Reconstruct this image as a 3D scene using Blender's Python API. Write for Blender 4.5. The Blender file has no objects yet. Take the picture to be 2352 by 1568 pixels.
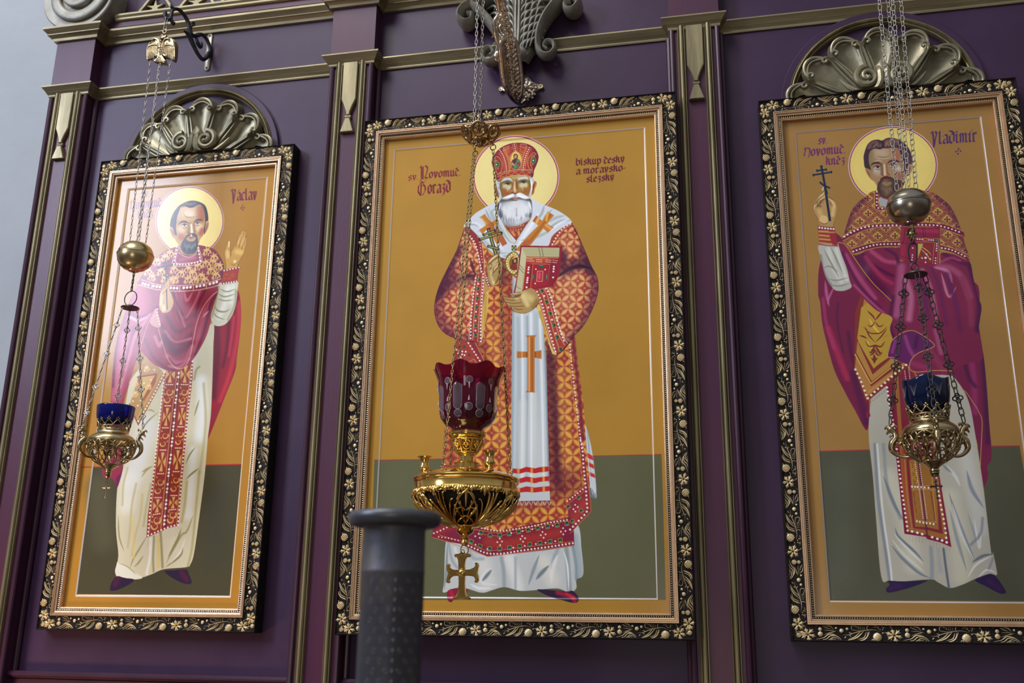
import bpy, bmesh, math, random
import numpy as np
from mathutils import Vector, Matrix
C=bpy.context.scene.collection
PI=math.pi
# ---------------------------------------------------------------- camera
CAM=Vector((0,-2.9,1.6)); FPX=2274.566
def cam_axes(p=.279369436,y=.212815072,r=.0129853879):
    cy,sy,cp,sp,cr,sr=math.cos(y),math.sin(y),math.cos(p),math.sin(p),math.cos(r),math.sin(r)
    f=Vector((-sy*cp,cy*cp,sp)); rt=Vector((cy,sy,0)); up=rt.cross(f)
    return cr*rt+sr*up, -sr*rt+cr*up, f
RT,UP,FW=cam_axes()
def wall_xz(px,py,dep=0.):
    """photo pixel -> x, z on the vertical plane standing dep metres in front of the wall"""
    d=FW+RT*((px-1176)/FPX)-UP*((py-784)/FPX); t=(2.9-dep)/d.y
    return d.x*t, 1.6+d.z*t
def at(px,py,dep): x,z=wall_xz(px,py,dep); return Vector((x,-dep,z))
# ------ scene set-up
cd=bpy.data.cameras.new('camera'); cam=bpy.data.objects.new('camera',cd); C.objects.link(cam)
cam.location=CAM; cam.rotation_euler=Matrix((RT,UP,-FW)).transposed().to_euler()
cd.sensor_width=36; cd.lens=FPX/2352*36; cd.clip_start=.05
cd.dof.use_dof=True; cd.dof.focus_distance=2.75; cd.dof.aperture_fstop=4.2
sc=bpy.context.scene; sc.camera=cam
sc.view_settings.view_transform='Standard'; sc.view_settings.look='None'; sc.view_settings.exposure=0.0; sc.view_settings.gamma=1
sc.view_settings.use_curve_mapping=False
def world():
    w=bpy.data.worlds.new('church_light'); sc.world=w; w.use_nodes=True; n=w.node_tree.nodes; l=w.node_tree.links
    bg=n['Background']; tc=n.new('ShaderNodeTexCoord'); sx=n.new('ShaderNodeSeparateXYZ'); l.new(tc.outputs['Generated'],sx.inputs[0])
    r=n.new('ShaderNodeValToRGB'); mp=n.new('ShaderNodeMapRange'); mp.inputs[1].default_value=-1; mp.inputs[2].default_value=1
    l.new(sx.outputs['Z'],mp.inputs[0]); l.new(mp.outputs[0],r.inputs[0])
    e=r.color_ramp.elements; e[0].position=0; e[0].color=(.05,.03,.02,1); e[1].position=1; e[1].color=(.44,.455,.48,1)
    for p,c in ((.44,(.10,.065,.045,1)),(.52,(.155,.15,.15,1)),(.7,(.325,.335,.36,1))):
        q=e.new(p); q.color=c
    l.new(r.outputs[0],bg.inputs[0]); bg.inputs[1].default_value=WORLD_S
WORLD_S=.95
world()
def area(name,loc,target,sx,sy,power,col):
    d=bpy.data.lights.new(name,'AREA'); d.shape='RECTANGLE'; d.size=sx; d.size_y=sy; d.energy=power; d.color=col
    o=bpy.data.objects.new(name,d); C.objects.link(o); o.location=loc
    o.rotation_euler=(Vector(target)-Vector(loc)).to_track_quat('-Z','Y').to_euler(); return o
# daylight through the tall windows of the nave (behind and to the left of the camera) and the open door, plus an added overhead light
area('window_light_left',(-5.4,-4.6,5.1),(-1.8,0,2.6),1.2,2.6,250,(.72,.80,1.0))
area('added_overhead_light',(-3.2,-4.4,9.0),(-1.5,0,2.4),3.4,3.4,405,(1.0,.985,.97))  # unseen overhead panel, added to supply the main diffuse light
area('door_light',(.15,-8.6,1.15),(0,0,1.9),1.5,1.9,40,(1.0,.95,.88))
area('candle_glow',(-2.75,-.75,.75),(-2.05,0,1.25),.4,.2,4.5,(1.0,.55,.25)).data.spread=math.radians(95)
# ---------------------------------------------------------------- mesh helpers
class MB:
    def __init__(s): s.v=[]; s.f=[]
    def add(s,V,F):
        o=len(s.v); s.v+= [tuple(p) for p in V]; s.f+=[tuple(i+o for i in f) for f in F]; return s
    def box(s,x0,x1,y0,y1,z0,z1,b=0):
        if b:
            P=[]
            for z,i in ((z0,b),(z0+b,0),(z1-b,0),(z1,b)):
                P.append([(x0+i,y0+i,z),(x1-i,y0+i,z),(x1-i,y1-i,z),(x0+i,y1-i,z)])
            V=[p for r in P for p in r]; F=[(3,2,1,0),(12,13,14,15)]
            for k in range(3):
                for i in range(4): j=(i+1)%4; F.append((k*4+i,k*4+j,k*4+4+j,k*4+4+i))
            return s.add(V,F)
        V=[(x,y,z) for z in (z0,z1) for x,y in ((x0,y0),(x1,y0),(x1,y1),(x0,y1))]
        return s.add(V,[(3,2,1,0),(4,5,6,7),(0,1,5,4),(1,2,6,5),(2,3,7,6),(3,0,4,7)])
    def tube(s,P,r,n=8,closed=False,flat=1.,up=None,cap=True):
        P=[Vector(p) for p in P]; m=len(P); rr=r if hasattr(r,'__len__') else [r]*m
        T=[]
        for i in range(m):
            a=P[(i-1)%m] if (closed or i>0) else P[i]; b=P[(i+1)%m] if (closed or i<m-1) else P[i]
            t=(b-a); T.append(t.normalized() if t.length>1e-9 else Vector((0,0,1)))
        nrm=Vector(up) if up is not None else (Vector((0,1,0)) if abs(T[0].y)<.9 else Vector((1,0,0)))
        V=[]
        for i in range(m):
            if up is not None: nrm=Vector(up)
            nrm=(nrm-T[i]*nrm.dot(T[i]));
            if nrm.length<1e-6: nrm=T[i].orthogonal()
            nrm.normalize(); bi=T[i].cross(nrm)
            for k in range(n):
                a=2*PI*k/n; V.append(P[i]+nrm*(math.cos(a)*rr[i]*flat)+bi*(math.sin(a)*rr[i]))
        F=[]
        for i in range(m if closed else m-1):
            j=(i+1)%m
            for k in range(n): q=(k+1)%n; F.append((i*n+k,j*n+k,j*n+q,i*n+q))
        if cap and not closed: F.append(tuple(range(n))); F.append(tuple((m-1)*n+k for k in reversed(range(n))))
        return s.add(V,F)
    def lathe(s,prof,c=(0,0,0),n=40,lobe=None):
        """prof: (radius, z); lobe(angle, i) -> radius factor, z offset"""
        V=[];F=[];m=len(prof); c=Vector(c)
        for i,(r,z) in enumerate(prof):
            for k in range(n):
                a=2*PI*k/n; q,dz=(lobe(a,i) if lobe else (1,0)); V.append(c+Vector((math.cos(a)*r*q,math.sin(a)*r*q,z+dz)))
        for i in range(m-1):
            for k in range(n): j=(k+1)%n; F.append((i*n+k,i*n+j,(i+1)*n+j,(i+1)*n+k))
        if prof[0][0]>1e-5: F.append(tuple(reversed(range(n))))
        if prof[-1][0]>1e-5: F.append(tuple((m-1)*n+k for k in range(n)))
        return s.add(V,F)
    def ball(s,c,r,n=10,sc=(1,1,1)):
        c=Vector(c); V=[];F=[]; m=max(4,n//2+1)
        for i in range(1,m):
            t=PI*i/m
            for k in range(n): a=2*PI*k/n; V.append(c+Vector((math.sin(t)*math.cos(a)*r*sc[0],math.sin(t)*math.sin(a)*r*sc[1],math.cos(t)*r*sc[2])))
        V.append(c+Vector((0,0,r*sc[2]))); V.append(c-Vector((0,0,r*sc[2]))); T=len(V)-2
        for i in range(m-2):
            for k in range(n): j=(k+1)%n; F.append((i*n+k,(i+1)*n+k,(i+1)*n+j,i*n+j))
        for k in range(n): j=(k+1)%n; F.append((T,k,j)); F.append((T+1,(m-2)*n+j,(m-2)*n+k))
        return s.add(V,F)
    def torus(s,c,R,r,ax=(0,0,1),n=20,m=7,sx=1.,upv=None,sh=1.):
        ax=Vector(ax).normalized(); u=Vector(upv).normalized() if upv is not None else ax.orthogonal().normalized(); w=ax.cross(u)
        P=[Vector(c)+u*(math.cos(2*PI*k/n)*R*sx)+w*(math.sin(2*PI*k/n)*R*sh) for k in range(n)]
        return s.tube(P,r,m,closed=True,up=ax)
    def prism(s,P,y0,y1,bev=0.):
        """closed outline P (x,z), from y0 (back) to y1 (front, smaller y), bevelled front"""
        n=len(P); P=[Vector((p[0],p[1])) for p in P]; A=sum(P[i].x*P[(i+1)%n].y-P[(i+1)%n].x*P[i].y for i in range(n))
        if A<0: P=P[::-1]
        rings=[(y0,0.)]+([(y1+bev,0.),(y1,bev)] if bev else [(y1,0.)]); V=[]
        for y,ins in rings:
            for i in range(n):
                a,b=P[i-1],P[(i+1)%n]; t=(P[i]-a).normalized()+(b-P[i]).normalized() if ins else Vector((0,0))
                nn=Vector((-t.y,t.x)).normalized() if ins and t.length>1e-6 else Vector((0,0)); q=P[i]+nn*ins; V.append((q.x,y,q.y))
        F=[]
        for k in range(len(rings)-1):
            for i in range(n): j=(i+1)%n; F.append((k*n+i,k*n+j,k*n+n+j,k*n+n+i))
        o=(len(rings)-1)*n; F.append(tuple(o+i for i in range(n))); F.append(tuple(reversed(range(n))))
        return s.add(V,F)
    def moulding(s,path,prof):
        """path (x,y) along the wall from left to right, prof (out, z); mitred"""
        m=len(path); P=[Vector(p) for p in path]; V=[]; k=len(prof)
        for i in range(m):
            d0=(P[i]-P[i-1]).normalized() if i else (P[1]-P[0]).normalized(); d1=(P[i+1]-P[i]).normalized() if i<m-1 else d0
            n0,n1=Vector((d0.y,-d0.x)),Vector((d1.y,-d1.x)); b=(n0+n1); b=b/max(.3,b.dot(n0)) if b.length>1e-6 else n0
            for o,z in prof: V.append((P[i].x+b.x*o,P[i].y+b.y*o,z))
        F=[(i*k+j,i*k+j+1,(i+1)*k+j+1,(i+1)*k+j) for i in range(m-1) for j in range(k-1)]
        return s.add(V,F)
    def ring(s,x0,x1,z0,z1,prof,face):
        """rectangular frame: prof (inset from the outer edge, forward) -> mitred loops"""
        V=[];k=len(prof)
        for ins,fw in prof:
            for x,z in ((x0+ins,z0+ins),(x1-ins,z0+ins),(x1-ins,z1-ins),(x0+ins,z1-ins)): V.append((x,-(face+fw),z))
        F=[]
        for j in range(k-1):
            for i in range(4): q=(i+1)%4; F.append((j*4+i,j*4+q,j*4+4+q,j*4+4+i))
        return s.add(V,F)
    def build(s,name,mat,parent=None,ang=35,smooth=True):
        me=bpy.data.meshes.new(name); me.from_pydata(s.v,[],s.f); me.materials.append(mat)
        bm=bmesh.new(); bm.from_mesh(me); bmesh.ops.recalc_face_normals(bm,faces=bm.faces[:]) if len(s.f)<60000 else None; bm.to_mesh(me); bm.free()
        if smooth:
            me.polygons.foreach_set('use_smooth',[True]*len(me.polygons)); me.set_sharp_from_angle(angle=math.radians(ang))
        o=bpy.data.objects.new(name,me); C.objects.link(o)
        if parent: o.parent=parent; o.matrix_parent_inverse=Matrix.Translation(-parent.location)
        return o
def spl(pts,n=6): # 3D catmull
    P=[Vector(p) for p in pts]
    if len(P)<3: return P
    Q=[2*P[0]-P[1]]+P+[2*P[-1]-P[-2]]; out=[]
    for i in range(1,len(Q)-2):
        a,b,c,d=Q[i-1:i+3]
        for k in range(n):
            t=k/n; out.append(.5*((2*b)+(c-a)*t+(2*a-5*b+4*c-d)*t*t+(3*b-a-3*c+d)*t**3))
    return out+[P[-1]]
def lerp_r(rs,m): return [float(np.interp(i/(m-1),np.linspace(0,1,len(rs)),rs)) for i in range(m)]
def tag(o,label=None,cat=None,group=None,kind=None):
    if label: o['label']=label
    if cat: o['category']=cat
    if group: o['group']=group
    if kind: o['kind']=kind
    return o
def thing(name,loc,label,cat,group=None):
    o=bpy.data.objects.new(name,None); C.objects.link(o); o.location=loc; o.empty_display_size=.05
    return tag(o,label,cat,group)
def structure(o,label=None): return tag(o,label,None,None,'structure')
# ---------------------------------------------------------------- materials
def mat(name,col,rough=.5,metal=0.,col2=None,scale=20.,stretch=(1,1,1),bump=0.,coat=0.,spec=.5,bscale=None,contrast=(.35,.65),trans=0.,ior=1.45,rvar=0.):
    m=bpy.data.materials.new(name); m.use_nodes=True; n=m.node_tree.nodes; l=m.node_tree.links; b=n['Principled BSDF']
    b.inputs['Base Color'].default_value=(*col,1); b.inputs['Roughness'].default_value=rough; b.inputs['Metallic'].default_value=metal
    b.inputs['Coat Weight'].default_value=coat; b.inputs['Specular IOR Level'].default_value=spec; b.inputs['Coat Roughness'].default_value=.12
    if trans: b.inputs['Transmission Weight'].default_value=trans; b.inputs['IOR'].default_value=ior
    tc=n.new('ShaderNodeTexCoord'); mp=n.new('ShaderNodeMapping'); mp.inputs['Scale'].default_value=stretch; l.new(tc.outputs['Object'],mp.inputs[0])
    if col2:
        t=n.new('ShaderNodeTexNoise'); t.inputs['Scale'].default_value=scale; t.inputs['Detail'].default_value=6; t.inputs['Roughness'].default_value=.62
        l.new(mp.outputs[0],t.inputs[0]); r=n.new('ShaderNodeValToRGB'); l.new(t.outputs[0],r.inputs[0]); e=r.color_ramp.elements
        e[0].position,e[1].position=contrast; e[0].color=(*col,1); e[1].color=(*col2,1); l.new(r.outputs[0],b.inputs['Base Color'])
        if rvar:
            mr=n.new('ShaderNodeMapRange'); mr.inputs[3].default_value=rough-rvar; mr.inputs[4].default_value=rough+rvar; l.new(t.outputs[0],mr.inputs[0]); l.new(mr.outputs[0],b.inputs['Roughness'])
    if bump:
        t=n.new('ShaderNodeTexNoise'); t.inputs['Scale'].default_value=bscale or scale; t.inputs['Detail'].default_value=5; l.new(mp.outputs[0],t.inputs[0])
        bp=n.new('ShaderNodeBump'); bp.inputs['Strength'].default_value=bump; bp.inputs['Distance'].default_value=.004; l.new(t.outputs[0],bp.inputs['Height']); l.new(bp.outputs[0],b.inputs['Normal'])
    return m
M={}
M['purple']=mat('purple_paint',(.038,.0165,.046),.42,0,(.050,.022,.060),3.2,(1,1,1),.05,spec=.3,bscale=160,rvar=.06)
M['maroon']=mat('maroon_paint',(.085,.020,.045),.38,0,(.062,.018,.048),4.,(1,1,.25),.06,spec=.35,bscale=160,rvar=.06)
M['rim']=mat('dark_plum_paint',(.036,.010,.028),.33,0,(.05,.014,.035),8.)
M['gilt']=mat('aged_gold_paint',(.32,.27,.15),.42,.5,(.18,.15,.08),26.,(1.,1.,.12),.25,bscale=50,rvar=.1)
M['gilt_h']=mat('aged_gold_paint_long',(.34,.285,.16),.42,.5,(.20,.165,.09),26.,(.12,1.,1.),.25,bscale=50,rvar=.1)
M['shell']=mat('shell_gold_paint',(.36,.32,.20),.40,.5,(.14,.13,.085),9.,(1,1,1),.2,bscale=40,rvar=.1,contrast=(.3,.7))
M['stone']=mat('dull_gilt_carving',(.35,.335,.28),.5,.3,(.22,.21,.175),14.,(1,1,1),.3,bscale=60)
M['plaster']=mat('white_plaster',(.33,.355,.38),.9,0,(.37,.395,.42),2.2,(1,1,1),.3,bscale=25)
M['frame_dark']=mat('frame_dark_patina',(.012,.010,.012),.45,0,(.022,.018,.016),60.,spec=.1)
M['relief']=mat('frame_rubbed_gold',(.85,.70,.42),.42,.35,(.62,.48,.25),45.,contrast=(.35,.75))
M['frame_gold']=mat('frame_rose_gold',(.68,.46,.29),.34,.75,(.60,.40,.24),30.,(1,1,1),.1,bscale=300)
M['bead']=mat('bead_gold',(.8,.68,.42),.25,.85)
M['brass']=mat('polished_brass',(.86,.58,.18),.13,1.,(.70,.45,.13),14.,rvar=.04)
M['oldbrass']=mat('antique_brass',(.50,.40,.22),.22,1.,(.30,.23,.12),22.,rvar=.07)
M['ballbrass']=mat('brushed_brass',(.62,.49,.26),.28,1.,(.48,.37,.19),12.,(1,1,1),.05,bscale=30,rvar=.05)
M['darkball']=mat('tarnished_brass',(.42,.37,.29),.27,1.,(.22,.19,.15),12.,rvar=.06)
M['darkmetal']=mat('blackened_metal',(.045,.042,.045),.42,.8,(.08,.07,.06),30.)
M['iron']=mat('black_wrought_iron',(.022,.022,.028),.45,.6,(.05,.05,.06),50.,bump=.3)
M['steel']=mat('grey_chain_steel',(.34,.32,.28),.33,1.)
M['bronze']=mat('bronze_chain',(.30,.21,.09),.3,1.)
M['silvergilt']=mat('pale_gilt_cast',(.66,.54,.33),.27,1.,(.38,.29,.17),40.)
M['gold_cast']=mat('old_gold_cast',(.88,.80,.68),.24,1.,(.64,.54,.42),40.,bump=.4,bscale=90)
M['plate']=mat('painted_metal_plate',(.42,.38,.28),.4,.5)
M['wax']=mat('candle_stub',(.05,.02,.025),.5)
# ---------------------------------------------------------------- painter: brush marks in panel coordinates
def hexc(h):
    return np.array([int(h[i:i+2],16)/255. for i in (0,2,4)],np.float32)
def catmull(P,closed,n=5):
    P=np.asarray(P,float)
    if len(P)<3: return P
    if closed: Q=np.vstack([P[-1],P,P[0],P[1]])
    else: Q=np.vstack([2*P[0]-P[1],P,2*P[-1]-P[-2]])
    t=np.linspace(0,1,n,endpoint=False)[:,None]; out=[]
    for i in range(1,len(Q)-2):
        a,b,c,d=Q[i-1],Q[i],Q[i+1],Q[i+2]
        out.append(.5*((2*b)+(c-a)*t+(2*a-5*b+4*c-d)*t*t+(3*b-a-3*c+d)*t**3))
    if not closed: out.append(P[-1:])
    return np.vstack(out)
class Pic:
    def __init__(s,x0,x1,z0,z1,dep,res,base):
        s.x0,s.x1,s.z0,s.z1,s.dep,s.res=x0,x1,z0,z1,dep,res
        s.W=int((x1-x0)*res)+1; s.H=int((z1-z0)*res)+1
        s.A=np.ones((s.H,s.W,3),np.float32)*hexc(base); s.f=(0,0,1); s.clip=None; s.wk=1.
        a=s.map(np.array([[x0,z1]]),1)
        s.rng=np.random.RandomState(3)
    def map(s,p,raw=0):
        p=np.asarray(p,float)
        if raw: q=p
        else:
            px=s.f[0]+p[:,0]/s.f[2]; py=s.f[1]+p[:,1]/s.f[2]
            q=np.array([wall_xz(a,b,s.dep) for a,b in zip(px,py)])
        return np.stack([(q[:,0]-s.x0)*s.res,(s.z1-q[:,1])*s.res],1)
    def pts(s,t):
        v=np.array([float(a) for a in t.split()]).reshape(-1,2); return s.map(v)
    def setk(s,px,py):
        a=s.map(np.array([[0,0]])); f=s.f; s.f=(0,0,1)
        b=s.map(np.array([[px,py],[px+10,py],[px,py+10]])); s.f=f
        s.wk=math.sqrt(abs((b[1]-b[0])[0]*(b[2]-b[0])[1]))/10
    def fill(s,P):
        x0=max(0,int(P[:,0].min())-1); x1=min(s.W,int(P[:,0].max())+2)
        y0=max(0,int(P[:,1].min())-1); y1=min(s.H,int(P[:,1].max())+2)
        if x1<=x0 or y1<=y0: return None
        SS=3; w=x1-x0; m=np.zeros((y1-y0,w+1),np.float32)
        A=P; B=np.roll(P,-1,0); dy=B[:,1]-A[:,1]; ok=np.abs(dy)>1e-9; A=A[ok]; B=B[ok]; dy=dy[ok]
        lo=np.minimum(A[:,1],B[:,1]); hi=np.maximum(A[:,1],B[:,1])
        for k in range((y1-y0)*SS):
            y=y0+(k+.5)/SS; c=(lo<=y)&(hi>y)
            if not c.any(): continue
            xs=np.sort(A[c,0]+(y-A[c,1])/dy[c]*(B[c,0]-A[c,0]))-x0
            row=m[k//SS]
            for a,b in zip(xs[::2],xs[1::2]):
                a=min(max(a,0),w); b=min(max(b,0),w)
                if b<=a: continue
                ia,ib=int(a),int(b)
                if ia==ib: row[ia]+=(b-a)/SS
                else:
                    row[ia]+=(ia+1-a)/SS; row[ia+1:ib]+=1./SS; row[ib]+=(b-ib)/SS
        return x0,y0,m[:,:w]
    def blend(s,M,col,a=1.):
        if M is None: return
        x0,y0,m=M; m=m*a
        h,w=m.shape
        if s.clip is not None: m=m*s.clip[y0:y0+h,x0:x0+w]
        R=s.A[y0:y0+h,x0:x0+w]; R+=(col-R)*np.clip(m,0,1)[...,None]
    def line(s,P,w,col,a=1.,soft=0,taper=0):
        n=len(P); pad=w.max() if hasattr(w,'max') else w
        L=np.concatenate([[0],np.cumsum(np.hypot(*(np.diff(P,axis=0).T)))]); t=L/max(L[-1],1e-6)
        ww=np.full(n,w*.5) if not taper else w*.5*np.maximum(.12,np.sin(np.pi*np.clip(t,0,1))**.7 if taper==1 else 1-t**1.5)
        pad=w*.5+1.5; x0=max(0,int(P[:,0].min()-pad)); x1=min(s.W,int(P[:,0].max()+pad)+2)
        y0=max(0,int(P[:,1].min()-pad)); y1=min(s.H,int(P[:,1].max()+pad)+2)
        if x1<=x0 or y1<=y0: return
        m=np.zeros((y1-y0,x1-x0),np.float32)
        for i in range(n-1):
            p,q=P[i],P[i+1]; r=max(ww[i],ww[i+1])+1.5
            a0=max(x0,int(min(p[0],q[0])-r)); a1=min(x1,int(max(p[0],q[0])+r)+2)
            b0=max(y0,int(min(p[1],q[1])-r)); b1=min(y1,int(max(p[1],q[1])+r)+2)
            if a1<=a0 or b1<=b0: continue
            X=np.arange(a0,a1)+.5-p[0]; Y=(np.arange(b0,b1)+.5-p[1])[:,None]; d=q-p; dd=d@d+1e-9
            tt=np.clip((X*d[0]+Y*d[1])/dd,0,1); D=np.hypot(X-tt*d[0],Y-tt*d[1]); R=ww[i]+(ww[i+1]-ww[i])*tt
            c=np.clip(1-(D/np.maximum(R,.3))**2,0,1)**1.5 if soft else np.clip(R-D+.5,0,1)*np.minimum(1,R*2+.15)
            v=m[b0-y0:b1-y0,a0-x0:a1-x0]; np.maximum(v,c,out=v)
        s.blend((x0,y0,m),col,a)
    def setclip(s,P):
        if P is None: s.clip=None; return
        s.clip=np.zeros((s.H,s.W),np.float32); M=s.fill(P)
        if M: s.clip[M[1]:M[1]+M[2].shape[0],M[0]:M[0]+M[2].shape[1]]=M[2]
    def run(s,text):
        for ln in text.strip().split('\n'):
            ln=ln.strip()
            if not ln or ln[0]=='#': continue
            h,_,b=ln.partition(':'); h=h.split(); c=h[0]; al=lambda i: float(h[i]) if len(h)>i else 1.
            if c=='C': f=[float(v) for v in b.split()]; s.f=tuple(f); s.setk(f[0]+1000/f[2],f[1]+800/f[2]); continue
            if c=='c':
                s.setclip(catmull(s.pts(b),1) if b.strip() else None); continue
            if c=='k': s.setclip(s.pts(b)); continue
            P=s.pts(b)
            if c=='P': s.blend(s.fill(P),hexc(h[1]),al(2))
            elif c=='S': s.blend(s.fill(catmull(P,1)),hexc(h[1]),al(2))
            elif c=='W': # fold with its own clip: fill smooth and keep as clip
                Q=catmull(P,1); s.setclip(None); s.blend(s.fill(Q),hexc(h[1]),al(2)); s.setclip(Q)
            elif c=='V':
                s.setclip(None); s.blend(s.fill(P),hexc(h[1]),al(2)); s.setclip(P)
            elif c=='L': s.line(catmull(P,0),float(h[1])*s.wk,hexc(h[2]),al(3))
            elif c=='O': Q=catmull(P,1); s.line(np.vstack([Q,Q[:1]]),float(h[1])*s.wk,hexc(h[2]),al(3))
            elif c=='K': s.line(P,float(h[1])*s.wk,hexc(h[2]),al(3))
            elif c=='B': s.line(catmull(P,0),float(h[1])*s.wk,hexc(h[2]),al(3),soft=1)
            elif c=='T': s.line(catmull(P,0),float(h[1])*s.wk,hexc(h[2]),al(3),taper=1)
            elif c=='U': s.line(catmull(P,0),float(h[1])*s.wk,hexc(h[2]),al(3),soft=1,taper=1)
            elif c=='D': s.dots(catmull(P,0),float(h[1]),float(h[2]),hexc(h[3]))
            elif c=='.':
                for p in P: s.dot(p,float(h[1])*s.wk,hexc(h[2]),al(3))
            elif c=='E': # centre, point on rim x, point on rim y
                t=np.linspace(0,2*np.pi,40,endpoint=False)[:,None]
                s.blend(s.fill(P[0]+np.cos(t)*(P[1]-P[0])+np.sin(t)*(P[2]-P[0])),hexc(h[1]),al(2))
            elif c=='H': s.hair(P,float(h[1]),hexc(h[2]),al(3),int(al(4)))
            elif c=='J': # jewels along path: size, step
                s.jewels(catmull(P,0),float(h[1])*s.wk,float(h[2])*s.wk)
            elif c=='Q': # curls along path
                s.curls(catmull(P,0),float(h[1])*s.wk,hexc(h[2]))
    def dot(s,p,r,col,a=1.):
        x0=max(0,int(p[0]-r-1)); x1=min(s.W,int(p[0]+r+2)); y0=max(0,int(p[1]-r-1)); y1=min(s.H,int(p[1]+r+2))
        if x1<=x0 or y1<=y0: return
        D=np.hypot(np.arange(x0,x1)+.5-p[0],(np.arange(y0,y1)+.5-p[1])[:,None])
        s.blend((x0,y0,np.clip(r-D+.5,0,1).astype(np.float32)),col,a)
    def along(s,P,step):
        L=np.concatenate([[0],np.cumsum(np.hypot(*(np.diff(P,axis=0).T)))]); n=max(1,int(round(L[-1]/step)))
        t=np.linspace(0,L[-1],n+1); return np.stack([np.interp(t,L,P[:,0]),np.interp(t,L,P[:,1])],1)
    def dots(s,P,r,step,col):
        for p in s.along(P,step*s.wk): s.dot(p,r*s.wk,col)
    def jewels(s,P,r,step):
        Q=s.along(P,step)
        for i,p in enumerate(Q):
            d=Q[min(i+1,len(Q)-1)]-Q[max(i-1,0)]; d=d/np.hypot(*d); n=np.array([-d[1],d[0]])
            q=lambda k:np.array([p+(d+n)*k,p+(d-n)*k,p-(d+n)*k,p-(d-n)*k])
            s.blend(s.fill(q(r)),hexc('c08a3a')); s.blend(s.fill(q(r*.78)),hexc('143f3a'))
            s.blend(s.fill(np.array([p+(d+n)*r*.7,p+(n-d)*r*.7,p])),hexc('3f9a80'))
    def curls(s,P,r,col):
        Q=s.along(P,r*1.9)
        for i in range(len(Q)-1):
            p,q=Q[i],Q[i+1]; d=(q-p); n=np.array([-d[1],d[0]])*(1 if i%2 else -1); L=np.hypot(*d)+1e-6
            t=np.linspace(0,1,14)[:,None]; ang=t*4.6; rr=(1-t*.75)*.45
            C=p+d*.55+n*.05
            S=C+rr*(np.cos(ang)*(-d)+np.sin(ang)*n)
            s.line(S,r*.3,col,1,taper=2)
            for k in (3,6,9): 
                v=(S[k]-C); v=v/np.hypot(*v)*r*.55; s.line(np.array([S[k],S[k]+v*.6+d/L*r*.1,S[k]+v+d/L*r*.35]),r*.24,col,1,taper=2)
    def hair(s,P,w,col,a,n): # n strands spread between path P[0:3] (roots) and P[3:6] (tips)
        R=catmull(P[:3],0,8); T=catmull(P[3:6],0,8)
        for i in range(n):
            u=s.rng.rand()*(len(R)-1); k=int(u); f=u-k; k2=min(k+1,len(R)-1)
            a0=R[k]*(1-f)+R[k2]*f; b0=T[k]*(1-f)+T[k2]*f
            l=s.rng.rand(2)*.5; l=sorted([l[0],l[1]+.5]); d=b0-a0; n_=np.array([-d[1],d[0]])*.06*(s.rng.rand()-.5)
            s.line(catmull(np.array([a0+d*l[0],a0+d*(l[0]+l[1])/2+n_,a0+d*l[1]]),0,3),w*s.wk,col,a,taper=1)
    def lattice(s,pitch,ang,fn,org=(0,0)):
        """fn(u,v) -> list of (mask,colour) over the clip"""
        ys,xs=np.where(s.clip>0)
        if not len(ys): return
        y0,y1,x0,x1=ys.min(),ys.max()+1,xs.min(),xs.max()+1
        X=np.arange(x0,x1)-org[0]; Y=(np.arange(y0,y1)-org[1])[:,None]; c,q=math.cos(ang),math.sin(ang); p=pitch*s.wk
        for m,col in fn((X*c+Y*q)/p,(-X*q+Y*c)/p,p): s.blend((x0,y0,m.astype(np.float32)),hexc(col) if isinstance(col,str) else col)
    def halo(s,c,rx,ry,rim,gold):
        s.run(f"E d8cfe0 : {c[0]} {c[1]} {c[0]+rx} {c[1]} {c[0]} {c[1]-ry}")
        k=1-.014; s.run(f"E {rim} : {c[0]} {c[1]} {c[0]+rx*k} {c[1]} {c[0]} {c[1]-ry*k}")
        k=1-.04; s.run(f"E {gold} : {c[0]} {c[1]} {c[0]+rx*k} {c[1]} {c[0]} {c[1]-ry*k}")
def flowers(light,dark,spot):
    def fn(u,v,p):
        out=[]
        fu,fv=u-np.floor(u),v-np.floor(v)
        gu,gv=fu-.5,fv-.5
        cross=((np.abs(gu)<.03)&(np.abs(gv)<.2))|((np.abs(gv)<.03)&(np.abs(gu)<.2))
        out.append((cross*.45,spot))
        out.append((np.clip((.06-np.hypot(gu,gv))*p,0,1),spot))
        for a,b in ((fu,v),(fv,u)):
            d=np.abs(b-np.round(b)); w=.25*np.sin(np.pi*a)**.85
            m=np.clip((w-d)*p,0,1); out.append((m,dark)); m2=np.clip((w*.72-d)*p*.35,0,1); out.append((m2*.9,light))
            out.append((np.clip((.015-np.abs(d))*p,0,.5)*(a>.25)*(a<.75),dark))
        return out
    return fn
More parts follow.
